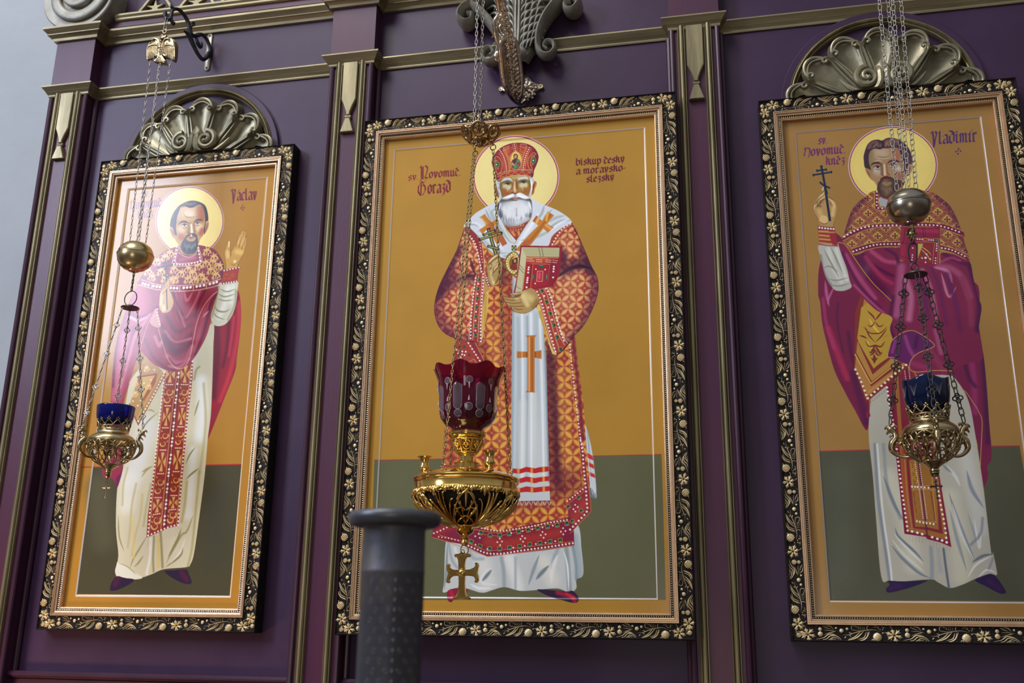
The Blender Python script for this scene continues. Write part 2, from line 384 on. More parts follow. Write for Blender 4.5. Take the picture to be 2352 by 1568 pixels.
# blackletter: broad nib strokes on a grid (x 0..1 per letter width, y 0 baseline .. 1 x-height)
GL={'a':(.62,'.1 .85 .35 1 .6 .85 .6 .15 .75 .0|.6 .6 .2 .45 .1 .15 .3 0 .6 .2'),
'b':(.62,'.1 1.5 .1 .15 .35 0 .62 .2 .62 .8 .4 1 .1 .75'),'c':(.5,'.6 .85 .35 1 .1 .8 .1 .15 .35 0 .6 .15'),
'd':(.66,'.05 1.5 .35 1.45 .65 1.1 .65 .2 .38 0 .1 .2 .1 .8 .4 1.05 .62 .95'),
'e':(.52,'.15 .5 .55 .7 .35 1 .1 .75 .1 .15 .35 0 .6 .15'),'i':(.3,'.02 .85 .15 1 .15 .12 .32 0'),'k':(.6,'.1 1.5 .1 0|.1 .6 .35 1 .55 .85|.15 .6 .45 .65 .5 .15 .7 0'),
'l':(.32,'.12 1.55 .12 .15 .32 .0'),'m':(1.0,'.02 .85 .15 1 .15 0|.15 .8 .4 1 .5 .85 .5 0|.5 .8 .75 1 .87 .85 .87 .12 1.02 0'),
'n':(.65,'.02 .85 .15 1 .15 0|.15 .8 .4 1 .52 .85 .52 .12 .7 0'),'o':(.62,'.1 .8 .35 1 .6 .8 .6 .2 .35 0 .1 .2 .1 .85'),
'p':(.62,'.02 .85 .15 1 .15 -.5|.15 .8 .42 1 .62 .8 .62 .2 .4 0 .15 .2'),'r':(.5,'.02 .85 .15 1 .15 .1 .3 0|.15 .8 .38 1 .52 .85'),
's':(.55,'.58 .85 .38 1 .12 .8 .2 .6 .52 .42 .55 .18 .3 0 .05 .15'),'u':(.66,'.02 .9 .12 1 .12 .15 .35 0 .55 .15|.55 1 .55 .12 .72 0'),
'v':(.6,'.0 .9 .12 1 .22 .5 .3 -.05 .5 .4 .58 .85 .45 .98'),'y':(.62,'.0 .9 .12 1 .2 .4 .32 .1|.45 1 .6 .9 .5 .3 .3 -.2 .05 -.4'),
'z':(.55,'.1 .9 .3 1 .55 .9 .2 .5 .45 .5 .5 .2 .35 -.2 .0 -.45'),'.':(.22,'.08 .05 .12 .02'),'-':(.4,'.05 .45 .35 .5'),
'V':(.8,'-.05 1.35 .15 1.6 .3 .9 .38 -.3 .55 .5 .75 1.3 .5 1.55'),'N':(.95,'.0 1.4 .15 1.6 .2 1.3 .2 .1 .05 -.25|.35 1.45 .35 .0|.38 1.4 .6 1.6 .8 1.3 .75 .8 .55 .2 .85 .1|.5 .0 .75 .1'),
'n_':(.9,'.0 1.3 .2 1.5 .25 .9 .1 .3 .15 .1|.3 1.4 .5 1.45 .8 1.2 .8 .5 .6 -.2'),
'G':(.95,'.85 1.5 .65 1.2 .45 1.45 .1 .9 .05 .3 .3 -.1 .6 -.05 .85 .4 .8 .8 .6 1 .4 .75|.38 1.3 .35 .0')}
def lettering(s,txt,x,y,x2,y2,h,col,wd=.16,a=1.):
    """broad-nib writing from source pixel (x,y) to (x2,y2) on the baseline; h = x-height in pixels"""
    tot=0; seq=[]; i=0
    while i<len(txt):
        c=txt[i]
        base={'á':'a','č':'c','ý':'y','ě':'e','í':'i'}.get(c,c)
        if c=='`': base='n_'
        if c==' ': seq.append((None,.4,0)); tot+=.4; i+=1; continue
        seq.append((base,GL[base][0]+.2,c)); tot+=GL[base][0]+.2; i+=1
    dx,dy=(x2-x)/tot,(y2-y)/tot; u=0; f=s.f; s.f=(0,0,1); ang=math.radians(38)
    col=hexc(col)
    for b,w,c in seq:
        if b:
            st=[GL[b][1]]
            if c=='č' or c=='ě': st.append('.15 1.45 .32 1.2 .55 1.5')
            if c in 'áýí': st.append('.3 1.2 .5 1.5')
            if c=='i': st.append('.1 1.35 .2 1.25')
            for t in '|'.join(st).split('|'):
                v=np.array([float(q) for q in t.split()]).reshape(-1,2); v[:,1]=np.where(v[:,1]>1,1+(v[:,1]-1)*.7,v[:,1])
                P=np.stack([x+(u+v[:,0])*dx, y+(u+v[:,0])*dy-v[:,1]*h],1); P=s.map(P)
                nb=wd*h*s.wk*np.array([math.cos(ang),-math.sin(ang)])
                for p,q in zip(P[:-1],P[1:]):
                    Q=np.array([p-nb,p+nb,q+nb,q-nb]); s.blend(s.fill(Q),col,a)
                    s.line(np.array([p-nb,p+nb]),1.0,col,a)
        u+=w
    s.f=f
def border(s,g,col,w=2.2):
    x0,x1,z0,z1=g; s.setclip(None); P=s.map([(x0,z0),(x1,z0),(x1,z1),(x0,z1),(x0,z0)],1); s.line(P,w*s.wk,hexc(col),.95)
def paint_bishop():
    s=Pic(-1.050,-.160,1.636,3.146,.075,900,'a47a2c')
    R=s.run
    # ground, floor field
    R("""C : 0 0 1
B 500 b08232 .5 : 930 450 1000 900
B 500 b08232 .4 : 1480 900 1440 450
V 5c5c40 : 860 1056 1520 1043 1530 1378 850 1378
K 3 a0283a : 860 1056 1520 1043
c :""")
    border(s,(-1.0165,-.1935,1.675,3.108),'cfc6c8')
    s.halo((1184,404),100.5,93,'a3203c','e6d58c')
    R("C : 1080 300 11.2")
    for rr,n in ((.93,110),(.89,100),(.85,90),(.8,60)):
        for i in range(n):
            t=2*PI*i/n+rr*7; k=rr if rr>.81 else .78+.05*abs(math.sin(t*7))
            R(f". .55 b99f58 .8 : {1165+1126*k*math.cos(t)} {1165+1042*k*math.sin(t)}")
    for i in range(22):
        t=i*.2856; R(f"T .7 cdb66c .5 : {1165+500*math.cos(t)} {1165+460*math.sin(t)} {1165+830*math.cos(t+.03)} {1165+780*math.sin(t+.03)}")
    # under-robe (sakkos) back shape: white sides, lower alb
    R("""C : 970 1010 4.0214
W 6a7478 : 1480 -180 1560 60 1612 480 1585 540 1480 430 1400 0
S c3cbd0 : 1400 -1010 1454 -1013 1509 -523 1563 0 1607 470 1560 440 1490 380 1380 -500
U 9 9aa8ae .9 : 1440 -900 1490 -500 1530 -50 1560 400
U 6 8494a0 .8 : 1450 -600 1490 -200
c :
V c4322c : 1508 110 1572 146 1580 190 1515 160
V d89a4a : 1512 190 1585 225 1590 262 1518 232
V c4322c : 1514 195 1584 232 1588 268 1518 234
V c4322c : 1526 288 1592 316 1598 352 1534 326
c :
U 5 d8e0e4 .7 : 1500 0 1530 200 1560 400
T 1.4 c8d0d4 : 1555 420 1570 480 1580 520
T 1.4 c8d0d4 : 1570 430 1590 500 1600 540
T 1.4 c8d0d4 : 1590 450 1605 500 1610 540
W b9bdbb : 218 930 200 1300 192 1410 300 1370 400 1370 545 1412 640 1390 755 1360 890 1392 1000 1392 1240 1372 1355 1410 1422 1372 1424 1290 1487 1240 1470 1000 1440 790 1300 700 700 900 300 850
B 60 d3d3cc .9 : 560 1150 600 1300
B 40 d9d9d4 .9 : 800 1100 870 1300 880 1380
B 50 d6d4c8 .8 : 1120 1120 1200 1300
B 14 8c979b .8 : 730 1090 750 1200 756 1356
B 10 98a2a6 .8 : 860 1090 860 1380
U 12 7f8c92 .9 : 1080 1060 1020 1220 980 1340
U 14 5f7074 .9 : 1170 1160 1100 1230 1050 1290
U 12 5f7074 .9 : 640 1200 590 1260 545 1310
U 9 d9dbd8 .9 : 640 1190 600 1200 540 1290 580 1330 700 1340
B 16 7d898c .8 : 1330 1000 1345 1150 1360 1390
B 30 97a5a8 .9 : 1400 900 1440 1100 1450 1260
B 10 7f8e92 .9 : 1390 980 1420 1150 1424 1290
U 7 dfe0dd 1 : 1300 1010 1340 1160 1355 1400
B 14 8c979b .7 : 1250 1010 1215 1100 1200 1180
U 16 dcdcd6 .9 : 1250 1060 1200 1200 1190 1330
U 10 dfe0dd .9 : 440 1330 520 1370 640 1370
B 10 8d999c .8 : 240 950 270 1100 320 1180
B 12 98a4a8 .8 : 420 990 470 1090 560 1100
U 8 5f7074 .7 : 230 960 220 1200 200 1390
B 12 d8d8d2 .8 : 300 1000 360 1180 480 1230
c :
V a03040 : 60 560 76 540 80 570 78 600 62 604
c :
W 7e1c34 : 230 1400 300 1372 420 1385 380 1440 300 1470 270 1498 236 1480
B 14 a8203a 1 : 260 1400 280 1460
B 10 3a1c3c .9 : 350 1390 300 1480 250 1500
c :
W 2c1a38 : 1060 1382 1240 1392 1340 1400 1390 1395 1440 1450 1436 1500 1380 1504 1290 1480 1160 1440
B 16 9a1c38 1 : 1250 1410 1380 1450 1410 1490
B 9 c4283e .9 : 1330 1420 1400 1460
c :
""")
    # red sakkos body
    R("C : 990 480 5.6")
    s.setclip(None)
    body="520 900 640 400 1500 400 1840 1560 1850 1690 1960 2500 2010 3200 2040 3500 2050 3800 1880 3960 1780 3975 1440 4030 930 4150 540 4100 260 4040 60 4070 150 3200 180 2700 330 1780"
    Pb=s.pts(body); s.blend(s.fill(Pb),hexc('96382e')); s.setclip(Pb)
    s.lattice(24.5,math.radians(45),flowers('d9aa4c','b9602e','dba06a'),s.pts("800 1560")[0])
    R("""B 60 4a1430 .55 : 1500 1900 1530 2600 1560 3400
B 26 35102a .5 : 1540 1700 1580 2500 1650 3600
B 40 e8c860 .22 : 1680 2100 1720 2700 1760 3400
B 40 e8c860 .2 : 800 1500 850 2400 900 3000
B 40 e8d080 .2 : 980 1500 960 2200
B 70 6a1c2c .55 : 560 1750 640 2050 700 2400
B 60 7a2028 .45 : 1030 1000 980 1400 1040 2400
B 50 8a2a2c .5 : 300 2700 260 3300
B 90 5a1830 .5 : 1000 3700 1500 3600 1750 3500
B 40 4a1430 .6 : 900 700 930 900
c :
""")
    # hem border
    R("""C : 970 1010 4.0214
V 8c2a38 : 1445 -190 1470 0 1500 130 1520 320 1556 560 1556 662 1362 868 1336 560 1488 440 1500 420 1440 -60
B 30 a83a30 .8 : 1380 760 1500 580
c :
V 7a1f38 : 100 800 86 905 225 940 350 960 430 1000 600 1080 860 1050 1140 1018 1405 978 1395 720 1336 710 1000 780 700 842 560 820 250 770
B 36 a5362c .8 : 600 940 760 960 1000 910 1250 860
B 26 9a3030 .7 : 140 860 260 800
c :
K 1.2 c8803e : 90 900 225 938 600 1076 860 1046 1400 974
K 1.2 c8803e : 250 790 560 840 700 860 1000 800 1340 715
K 1 c8803e : 560 872 700 890 1000 825 1340 745
K 1 c8803e : 160 880 420 952 600 1028 860 1000 1395 938
D 1.9 8 e8d9d0 : 105 862 160 840 225 808
D 1.9 7.5 e8d9d0 : 548 815 700 842 860 822 1000 800 1160 768 1336 738
D 2.2 8 e8d9d0 : 425 978 500 1010 600 1048 740 1050 900 1024 1140 992 1390 954
D 1.6 8 e8d9d0 : 150 896 240 908 330 930
D 2.4 9.2 e8d9d0 : 1365 828 1440 752 1520 662 1520 590 1508 420 1490 250 1478 60 1462 0
D 1.9 8 e8d9d0 : 1340 566 1400 520 1482 456
K 1 c8803e : 1366 864 1556 664 1553 560 1534 420 1515 260
K 1 c8803e : 1336 596 1492 478 1490 440
K 1 c8803e : 1336 540 1480 428 1446 0
J 5 23 : 460 825 565 865 660 885 770 873 870 853 965 835 1060 818 1160 800 1250 786 1335 772
J 5 25 : 450 940 545 988 655 1010 790 998 895 985 995 967 1095 953 1185 940 1275 928
J 4.6 27 : 1350 618 1392 580 1446 532
J 4.6 25 : 1385 750 1470 655
. 1.9 e8d9d0 : 520 868 488 890 530 905 490 968 715 912 692 944 735 938 718 972 922 888 906 916 948 908 930 940 1110 850 1094 880 1138 872 1120 904 1300 815 1280 848 1322 842 1302 872 1412 600 1396 640 1436 620 1414 662 600 1008 840 995 945 978 1048 962 1138 950 1228 936 820 860 925 842 1015 825 1110 808 1205 792
T 1 c86a3a .8 : 800 900 860 950
T 1 c86a3a .8 : 960 880 1040 950
T 1 c86a3a .8 : 1150 850 1240 910
T 1 c86a3a .8 : 820 920 900 990
C : 990 740 5.6
K 1.2 d0904a : 1752 230 1790 600 1850 1150 1920 1700
K 1 d0904a : 1840 230 1880 600 1930 1100 2000 1700
B 12 6a1a34 .8 : 1830 200 1880 700 1960 1500
D 1.8 8 e8dcd4 : 1784 240 1800 440 1830 720 1860 980 1900 1330 1940 1620""")
    # left lapel bordered band under sleeve
    R("""V a03a30 : 330 190 560 250 700 540 560 700 240 640
V 8a2a34 : 470 240 560 250 690 530 620 560
c :
V 8f3030 : 300 330 360 300 450 560 380 620 260 560
c :
K 1 d8a05a : 470 250 660 540
K 1 d8a05a : 560 250 700 520
K 1 d8a05a : 330 340 470 600
K 1 d8a05a : 440 530 550 470 580 520
D 2 9 efe4dc : 480 265 560 390 650 530
D 2 10 efe4dc : 320 350 400 490 450 600
. 2 efe4dc : 400 372 445 376 398 410 430 420
P 1a5048 : 400 330 425 285 447 325
P 1a5048 : 465 435 490 390 515 430
c :""")
    # omophorion hanging front panel (white)
    R("""C : 990 480 5.6
V bcc4c6 : 1048 850 1100 900 1430 1380 1480 1900 1500 2700 1515 3300 1532 3765 1050 3765 1035 3500 1030 2800
B 10 8fa0aa .9 : 1050 900 1050 1900 1040 2800 1030 3500
B 12 a3b1b8 .8 : 1120 1400 1130 2400 1110 3500
B 9 dfe5e8 .9 : 1170 1340 1180 2200 1170 3500
B 7 8d9fa8 .8 : 1235 1380 1240 2000 1225 3500
B 9 e3e8ea .9 : 1285 1340 1290 2000 1290 3500
B 12 a9b6bb .8 : 1350 1350 1370 2400 1360 3500
B 8 e1e6e8 .9 : 1400 1420 1430 2400 1450 3500
B 9 7f929c .9 : 1460 1560 1490 2400 1520 3500
B 30 d8dad2 .5 : 1180 2500 1180 3400
B 24 d5d6cc .5 : 1320 2400 1360 3400
c :
C : 990 740 5.6
V b96f2c : 1222 170 1350 166 1334 200 1332 870 1334 895 1222 896 1240 860 1240 200
B 5 dcae84 .9 : 1262 190 1262 880
B 5 8c4a1c .7 : 1300 200 1300 880
c :
V b46a2c : 1104 372 1240 376 1240 450 1104 458
B 6 dca878 .8 : 1170 370 1170 460
B 5 7c4014 .8 : 1232 370 1232 460
c :
V b46a2c : 1332 374 1420 356 1420 468 1332 452
B 5 7c4014 .8 : 1338 370 1338 460
c :
K 1 c89a4a : 1104 366 1104 462
K 1.2 c89a4a : 1420 352 1420 472
K 1.2 a06020 : 1218 172 1352 168
K 1.2 a06020 : 1218 894 1334 896
C : 970 1010 4.0214
V b5282a : 833 262 900 270 960 248 1040 262 1080 252 1168 244 1168 290 1080 300 1040 308 960 295 900 312 836 306
V b5282a : 838 350 900 356 962 338 1040 352 1080 345 1172 334 1172 378 1080 388 1040 400 962 386 900 400 840 394
V b5282a : 842 440 900 446 962 428 1040 440 1084 434 1176 426 1178 472 1086 480 1040 486 962 480 900 486 846 482
c :
B 9 dca04a .95 : 885 270 888 300
B 9 dca04a .95 : 1010 268 1010 300
B 9 dca04a .95 : 1120 258 1120 290
B 9 dca04a .95 : 885 358 888 394
B 9 dca04a .95 : 1010 356 1010 392
B 9 dca04a .95 : 1120 348 1120 380
B 9 dca04a .95 : 890 448 890 480
B 9 dca04a .95 : 1012 446 1012 480
B 9 dca04a .95 : 1122 438 1122 474
K 3 8a1c2c : 830 572 1184 566""")
    for i in range(9):
        x=836+i*42
        R(f"L 1.1 ccd2d8 : {x-16} 568 {x} 600 {x+16} 568\nT 3 d4dae0 : {x} 598 {x+1} 650")
    # arms / sleeves
    R("C : 990 480 5.6")
    la="440 220 330 520 190 800 90 1020 40 1250 70 1450 170 1590 330 1670 500 1700 660 1705 700 1500 735 1050 700 830 650 420 600 330 520 230"
    ra="1805 170 1950 460 2060 720 2140 880 2150 1060 2080 1280 1960 1500 1830 1640 1700 1770 1600 1860 1470 1560 1350 1200 1300 1000 1600 860 1650 700 1560 560 1600 330"
    for P,org,an in ((la,"430 390",38),(ra,"1895 830",50)):
        Q=catmull(s.pts(P),1); s.setclip(None); s.blend(s.fill(Q),hexc('9a3a30')); s.setclip(Q)
        s.lattice(22.5,math.radians(an),flowers('dcb47a','bf6a3c','e2b088'),s.pts(org)[0])
        if P is la:
            R("""B 60 5a1838 .6 : 230 800 80 1100 60 1350 200 1600
B 36 3c1030 .7 : 360 500 200 800 60 1120
B 40 40122e .6 : 130 1060 300 930 560 880
T 9 3a0f2c .8 : 330 920 440 870 560 850
T 7 4a1430 .8 : 500 620 530 740 560 830
T 5 4a1430 .8 : 360 660 390 740 430 790
B 40 5a1838 .5 : 200 1620 400 1680 640 1690
B 60 f0c890 .22 : 420 980 400 1200
B 40 f0c890 .22 : 460 540 420 700
L 2 3a1030 .9 : 440 222 330 520 190 800 90 1020 40 1250 70 1450 170 1590 330 1670 500 1700 660 1705""")
        else:
            R("""B 60 4a1438 .65 : 2140 830 2150 1100 2000 1500 1750 1800
B 40 3c1030 .7 : 1960 500 2080 760
B 50 3c1030 .7 : 1660 620 1700 780 1900 700 2060 740
T 9 2c0c28 .9 : 1620 880 1760 780 1920 730 2080 770
B 30 4a1430 .6 : 1560 560 1660 520 1700 640
B 70 f0c890 .22 : 1800 900 1750 1200
B 40 f0c890 .22 : 1780 540 1740 420
L 2 3a1030 .9 : 1805 170 1950 460 2060 720 2140 880 2150 1060 2080 1280 1960 1500 1830 1640""")
    s.setclip(None)
    # left arm band, cuffs
    R("""V 8f2c30 : 440 210 520 200 640 380 680 640 680 810 630 850 600 600 560 440 420 290
c :
L 1.2 dcc0a0 : 420 290 500 360 570 480 620 640 640 820
L 1.2 dcc0a0 : 500 210 600 320 655 440 680 640 682 800
D 1.9 8 f0e4e0 : 500 345 560 430 600 560 620 660 650 800
D 1.6 7 e0b0a0 .8 : 590 320 626 420 640 540 660 680
V d7bd66 : 680 1090 740 1040 730 1300 680 1560 650 1700 640 1600
B 14 b38a34 .8 : 700 1100 690 1600
c :
V 9c3630 : 560 860 640 820 720 830 700 1000 660 1300 650 1720 500 1690 490 1540 520 1200
B 22 80222e .7 : 500 1600 660 1660
c :
L 1.2 dcc6ac : 580 850 540 1100 505 1400 485 1660
L 1.2 dcb090 : 612 850 575 1100 550 1400 535 1680
L 1.2 dcb090 : 660 830 640 1100 615 1400 600 1700
L 1.2 dcc6ac : 690 850 668 1100 650 1400 648 1710
D 1.8 7.5 f0e8e6 : 572 885 545 1090 515 1380 508 1660
D 1.8 7.5 f0e8e6 : 672 830 665 1000 650 1180 636 1480 636 1700
J 4.2 20.5 : 618 905 602 1020 592 1150 583 1262 574 1380 570 1490 568 1620
. 2 f0dcc8 : 608 958 596 1088 585 1210 578 1318 570 1432 570 1560
W b98c4a : 690 820 760 1000 720 1060 676 1085 672 1040 690 960
c :
V 8f3030 : 690 830 730 900 770 990 740 1010 700 920
K 1.2 e0c8a8 : 700 820 728 900 772 985
D 1.6 6 f0e8e6 : 700 850 730 950 752 1000
V d7bd66 : 1360 1260 1400 1200 1470 1500 1560 1800 1620 1880 1560 1860 1480 1640
B 10 b38a34 .8 : 1400 1320 1500 1700
c :
V a23c30 : 1310 1020 1380 990 1460 960 1540 1120 1600 1400 1680 1640 1760 1760 1620 1872 1540 1740 1470 1480 1400 1240
c :
L 1.2 e0ccb0 : 1320 1020 1400 1200 1470 1440 1540 1680 1610 1860
L 1.2 dcb090 : 1380 990 1450 1140 1520 1380 1590 1620 1650 1800
L 1.2 dcb090 : 1430 975 1500 1120 1570 1360 1640 1600 1720 1750
L 1.2 e0ccb0 : 1470 965 1545 1120 1600 1330 1670 1560 1750 1720
D 1.9 8 f0e8e6 : 1345 1020 1420 1190 1470 1380 1530 1580 1600 1830
D 1.9 8 f0e8e6 : 1450 985 1510 1070 1560 1200 1600 1350 1660 1560 1710 1690
J 4.6 28.5 : 1425 1050 1480 1180 1532 1340 1580 1490 1630 1680 1664 1800
. 2.2 f0dcc8 : 1455 1115 1508 1262 1556 1420 1604 1596
L 2.2 3a1030 .9 : 1620 1872 1700 1810 1830 1640""")
    # shoulder cope: white omophorion
    R("""C : 990 480 5.6
V a33c32 : 1640 260 1800 150 1810 200 1700 280 1620 400 1560 490 1500 470 1540 380
L 1.2 dcb884 : 1808 190 1700 260 1610 380 1550 480
D 1.8 8 f0e4e0 : 1790 185 1700 240 1620 340 1560 450
D 1.6 8 f0e4e0 : 1560 330 1520 400 1505 460
c :
W cdd3da : 950 230 870 60 826 -84 740 -50 650 0 560 60 440 180 422 230 470 220 560 300 640 380 740 520 850 600 930 625 1060 640 1150 560 1300 470 1500 470 1560 340 1700 230 1805 175 1790 130 1720 70 1600 0 1400 -80 1284 -130 1300 60 1260 160 1180 250 1080 360 1000 290
U 12 9aa89c .8 : 880 -40 780 40 860 200 1000 400 1070 440
U 10 a9b5ac .9 : 740 -20 800 120 900 300 960 420
U 8 98a4a8 .9 : 700 0 740 90 790 170
U 10 98a5a4 .9 : 430 210 560 190 650 240 600 290
U 12 a8b4b0 .9 : 620 330 760 480 900 560 1000 560
U 14 e6eaee .9 : 480 170 600 190 700 300 800 420 940 520
U 10 93a0a0 .8 : 1460 -60 1420 60 1340 160
U 8 98a4a0 .8 : 1560 0 1500 60 1440 120
U 10 8f9c98 .8 : 1800 140 1680 150 1540 230 1480 300
U 10 9daaa4 .8 : 1720 80 1600 110 1520 170
U 14 e8ecf0 .9 : 1380 40 1280 220 1160 400 1090 560
U 12 a2ae9e .8 : 1150 400 1260 380 1420 330 1560 260
U 10 e8ecf0 .9 : 1780 120 1640 190 1500 300
U 10 96a29e .8 : 1090 560 1000 600 920 600
c :
U 3 77848c .9 : 430 240 470 218 560 300 640 390 740 520 850 604 930 628 1060 644
# crosses on shoulders
C : 1080 400 11.2
V c07a2c : 235 1100 385 1005 400 1060 540 1230 660 1150 740 1190 610 1330 800 1700 680 1800 500 1480 440 1400 310 1540 230 1420 400 1310 330 1180
B 9 8e4a22 .7 : 520 1200 640 1420 760 1640
B 8 d6a85c .9 : 280 1120 400 1260
B 8 b85a28 .8 : 480 1290 660 1560
c :
C : 990 480 5.6
V ab5a34 : 820 200 860 230 980 440 920 475 860 380
c :
C : 1080 400 11.2
V c07a30 : 1700 1050 1850 1190 1990 950 2160 1050 1980 1270 2150 1360 2000 1500 1880 1390 1600 1760 1400 2000 1150 1950 1500 1560 1750 1310 1600 1200
B 9 8e4a22 .7 : 1700 1070 1640 1180
B 8 dcb878 .9 : 1760 1120 1700 1240
B 10 a4621c .9 : 2080 1020 1900 1250 1600 1640 1380 1880
B 8 e0b04c .9 : 1990 1000 1960 1180
B 8 d8a868 .9 : 1950 1300 2080 1400
c :
C : 990 480 5.6
V b0603a : 1160 440 1250 380 1290 420 1200 470
c :""")
    # neck inner garment
    R("""C : 1080 400 11.2
V 96382c : 880 1280 930 1400 1180 1700 1250 1600 1420 1340 1500 1200 1200 1300
B 8 e0a05a .9 : 1080 1480 1140 1560
B 8 e0a05a .9 : 1240 1480 1260 1560
c :
L 1 d8a060 : 950 1340 1150 1360 1380 1310
L 1 d8a060 : 1000 1440 1180 1450 1340 1410
D 1 6.5 f0dcd0 : 950 1310 1160 1318 1370 1290
D .9 6.5 f0dcd0 : 1040 1400 1200 1408 1310 1390
T 2 8a7a30 : 870 1330 960 1480 1050 1640
D 1.1 3 d8d07a : 900 1360 960 1470 1050 1620
L 1.2 6a4a28 : 1400 1250 1330 1420 1250 1600
C : 990 480 5.6
D 1.1 3.4 c8c070 : 950 230 1010 340 1062 440
D 1 3 8a6a30 : 1200 210 1140 330 1075 440""")
    # head: ears, face, beard
    R("""C : 1080 400 11.2
W a8743c : 640 290 690 340 735 450 745 600 700 590 650 520 610 340
B 5 6a3420 .8 : 650 360 690 460 710 560
T 2 5a2418 .9 : 650 330 620 400 660 520
U 4 d8a070 .8 : 680 380 700 480
c :
W b8803f : 1640 170 1700 200 1700 270 1660 390 1640 470 1580 525 1560 400 1600 250
B 6 8a4420 .8 : 1660 220 1640 330 1600 460
T 2 5a2418 .9 : 1650 220 1620 300 1640 400
U 4 dcaa70 .8 : 1690 220 1680 300 1640 420
L 1.2 6a2a24 : 1640 165 1702 210 1690 300 1650 460 1580 525
c :
W 9c7a34 : 700 180 900 60 1150 10 1400 20 1560 90 1600 250 1560 420 1500 600 1100 700 820 600 740 400
B 30 c8b074 .8 : 1130 90 1150 110
B 22 b89a5c .7 : 900 170 1040 110
B 20 cfc194 .9 : 1260 90 1420 70
B 12 6f5c26 .8 : 860 210 960 190 1050 220
B 16 6f5c26 .7 : 800 200 820 330
B 14 7a6630 .7 : 1180 150 1200 300
B 14 7a6630 .8 : 1250 170 1400 140 1500 190
B 22 d9cfae .95 : 900 300 1000 330
B 20 ddd3b0 .95 : 1330 270 1420 260
B 26 9c4a2a .65 : 850 430 940 500
B 24 9c4a2a .65 : 1420 430 1480 430
B 16 8c3c28 .7 : 1100 470 1050 520
B 9 6c5a20 .5 : 790 280 780 420 830 540
B 12 7c6428 .9 : 1500 150 1540 320
B 9 d8ccA4 1 : 1130 200 1140 330 1150 420
B 7 8c4424 .8 : 1190 200 1195 320 1220 420
B 8 8c5424 .8 : 1100 220 1080 330 1040 400
B 11 b88448 .9 : 1060 420 1050 440
B 9 b87838 .9 : 1215 400 1230 430
T 2.4 6a2c20 .95 : 1030 440 1080 470 1150 490 1210 470 1245 420
B 6 d8b078 .9 : 1150 430 1155 455
T 3 49451e .9 : 870 250 940 215 1030 225
T 1.6 5a2a1c .9 : 850 215 940 175 1050 190
T 1.6 6a3420 .9 : 1240 190 1340 140 1450 160
T 3 49451e .9 : 1280 205 1360 165 1460 190
E 77743c : 958 246 1022 252 958 270
E 77743c : 1362 208 1426 215 1362 232
E b8b8a4 : 932 254 956 257 932 266
E b8b8a4 : 1337 214 1362 217 1337 228
T 2.6 3a2c18 .9 : 868 256 940 222 1035 245
T 2.6 3a2c18 .9 : 1270 222 1360 178 1455 204
E 20242a : 962 238 984 238 962 262
E 20242a : 1360 195 1384 195 1360 220
T 1.4 b8a860 .9 : 880 280 950 310 1040 270
T 1.4 b8a860 .9 : 1300 250 1370 275 1450 240
T 5 cdd2d8 1 : 780 200 860 140 980 100 1080 170
T 5 cdd2d8 1 : 1215 150 1300 100 1430 85 1500 140
U 3 8a8f94 .8 : 820 170 960 150 1060 180
U 3 8a8f94 .8 : 1240 155 1340 130 1470 130
T 1.4 5a4a28 .8 : 1080 110 1130 170 1120 210
T 1.4 5a4a28 .7 : 1190 90 1180 160
L 1 8a7440 .7 : 900 90 1130 60 1400 60
T 1.4 e0d8b8 .7 : 950 330 965 400 930 450
T 1.4 e0d8b8 .7 : 1350 300 1340 380 1380 430
c :
S b6bcc6 : 660 230 760 180 750 300 790 480 810 600 760 690 740 560 700 380
S b6bcc6 : 1500 60 1600 80 1640 170 1590 330 1570 560 1530 600 1500 560 1560 350 1560 180
H .8 eef0f4 .9 40 : 700 220 720 300 720 400 760 400 790 520 780 680
H .8 eef0f4 .9 40 : 1520 80 1580 90 1620 150 1570 260 1570 400 1540 580
H .8 8088a0 .7 16 : 700 220 720 300 720 400 760 400 790 520 780 680""")
    R("""W 8b929a : 820 600 760 680 700 740 690 860 730 1040 800 1180 870 1290 1000 1330 1200 1320 1400 1240 1540 1130 1590 960 1590 800 1560 640 1400 560 1150 520 960 540
B 50 d9dadc 1 : 1100 800 1000 900 1000 1050
B 50 d9dadc 1 : 1300 800 1380 900 1340 1050
B 40 c4c9cc .9 : 1150 1100 1180 1180
B 8 7a7f84 .7 : 1170 880 1180 1050
B 14 3e444c .8 : 720 760 760 900 780 1080
B 10 3e444c .7 : 1560 700 1570 900 1540 1080
B 12 4a4a44 .8 : 780 680 900 660 1080 640
B 10 4a4e54 .9 : 1260 600 1420 630 1540 660
c :""")
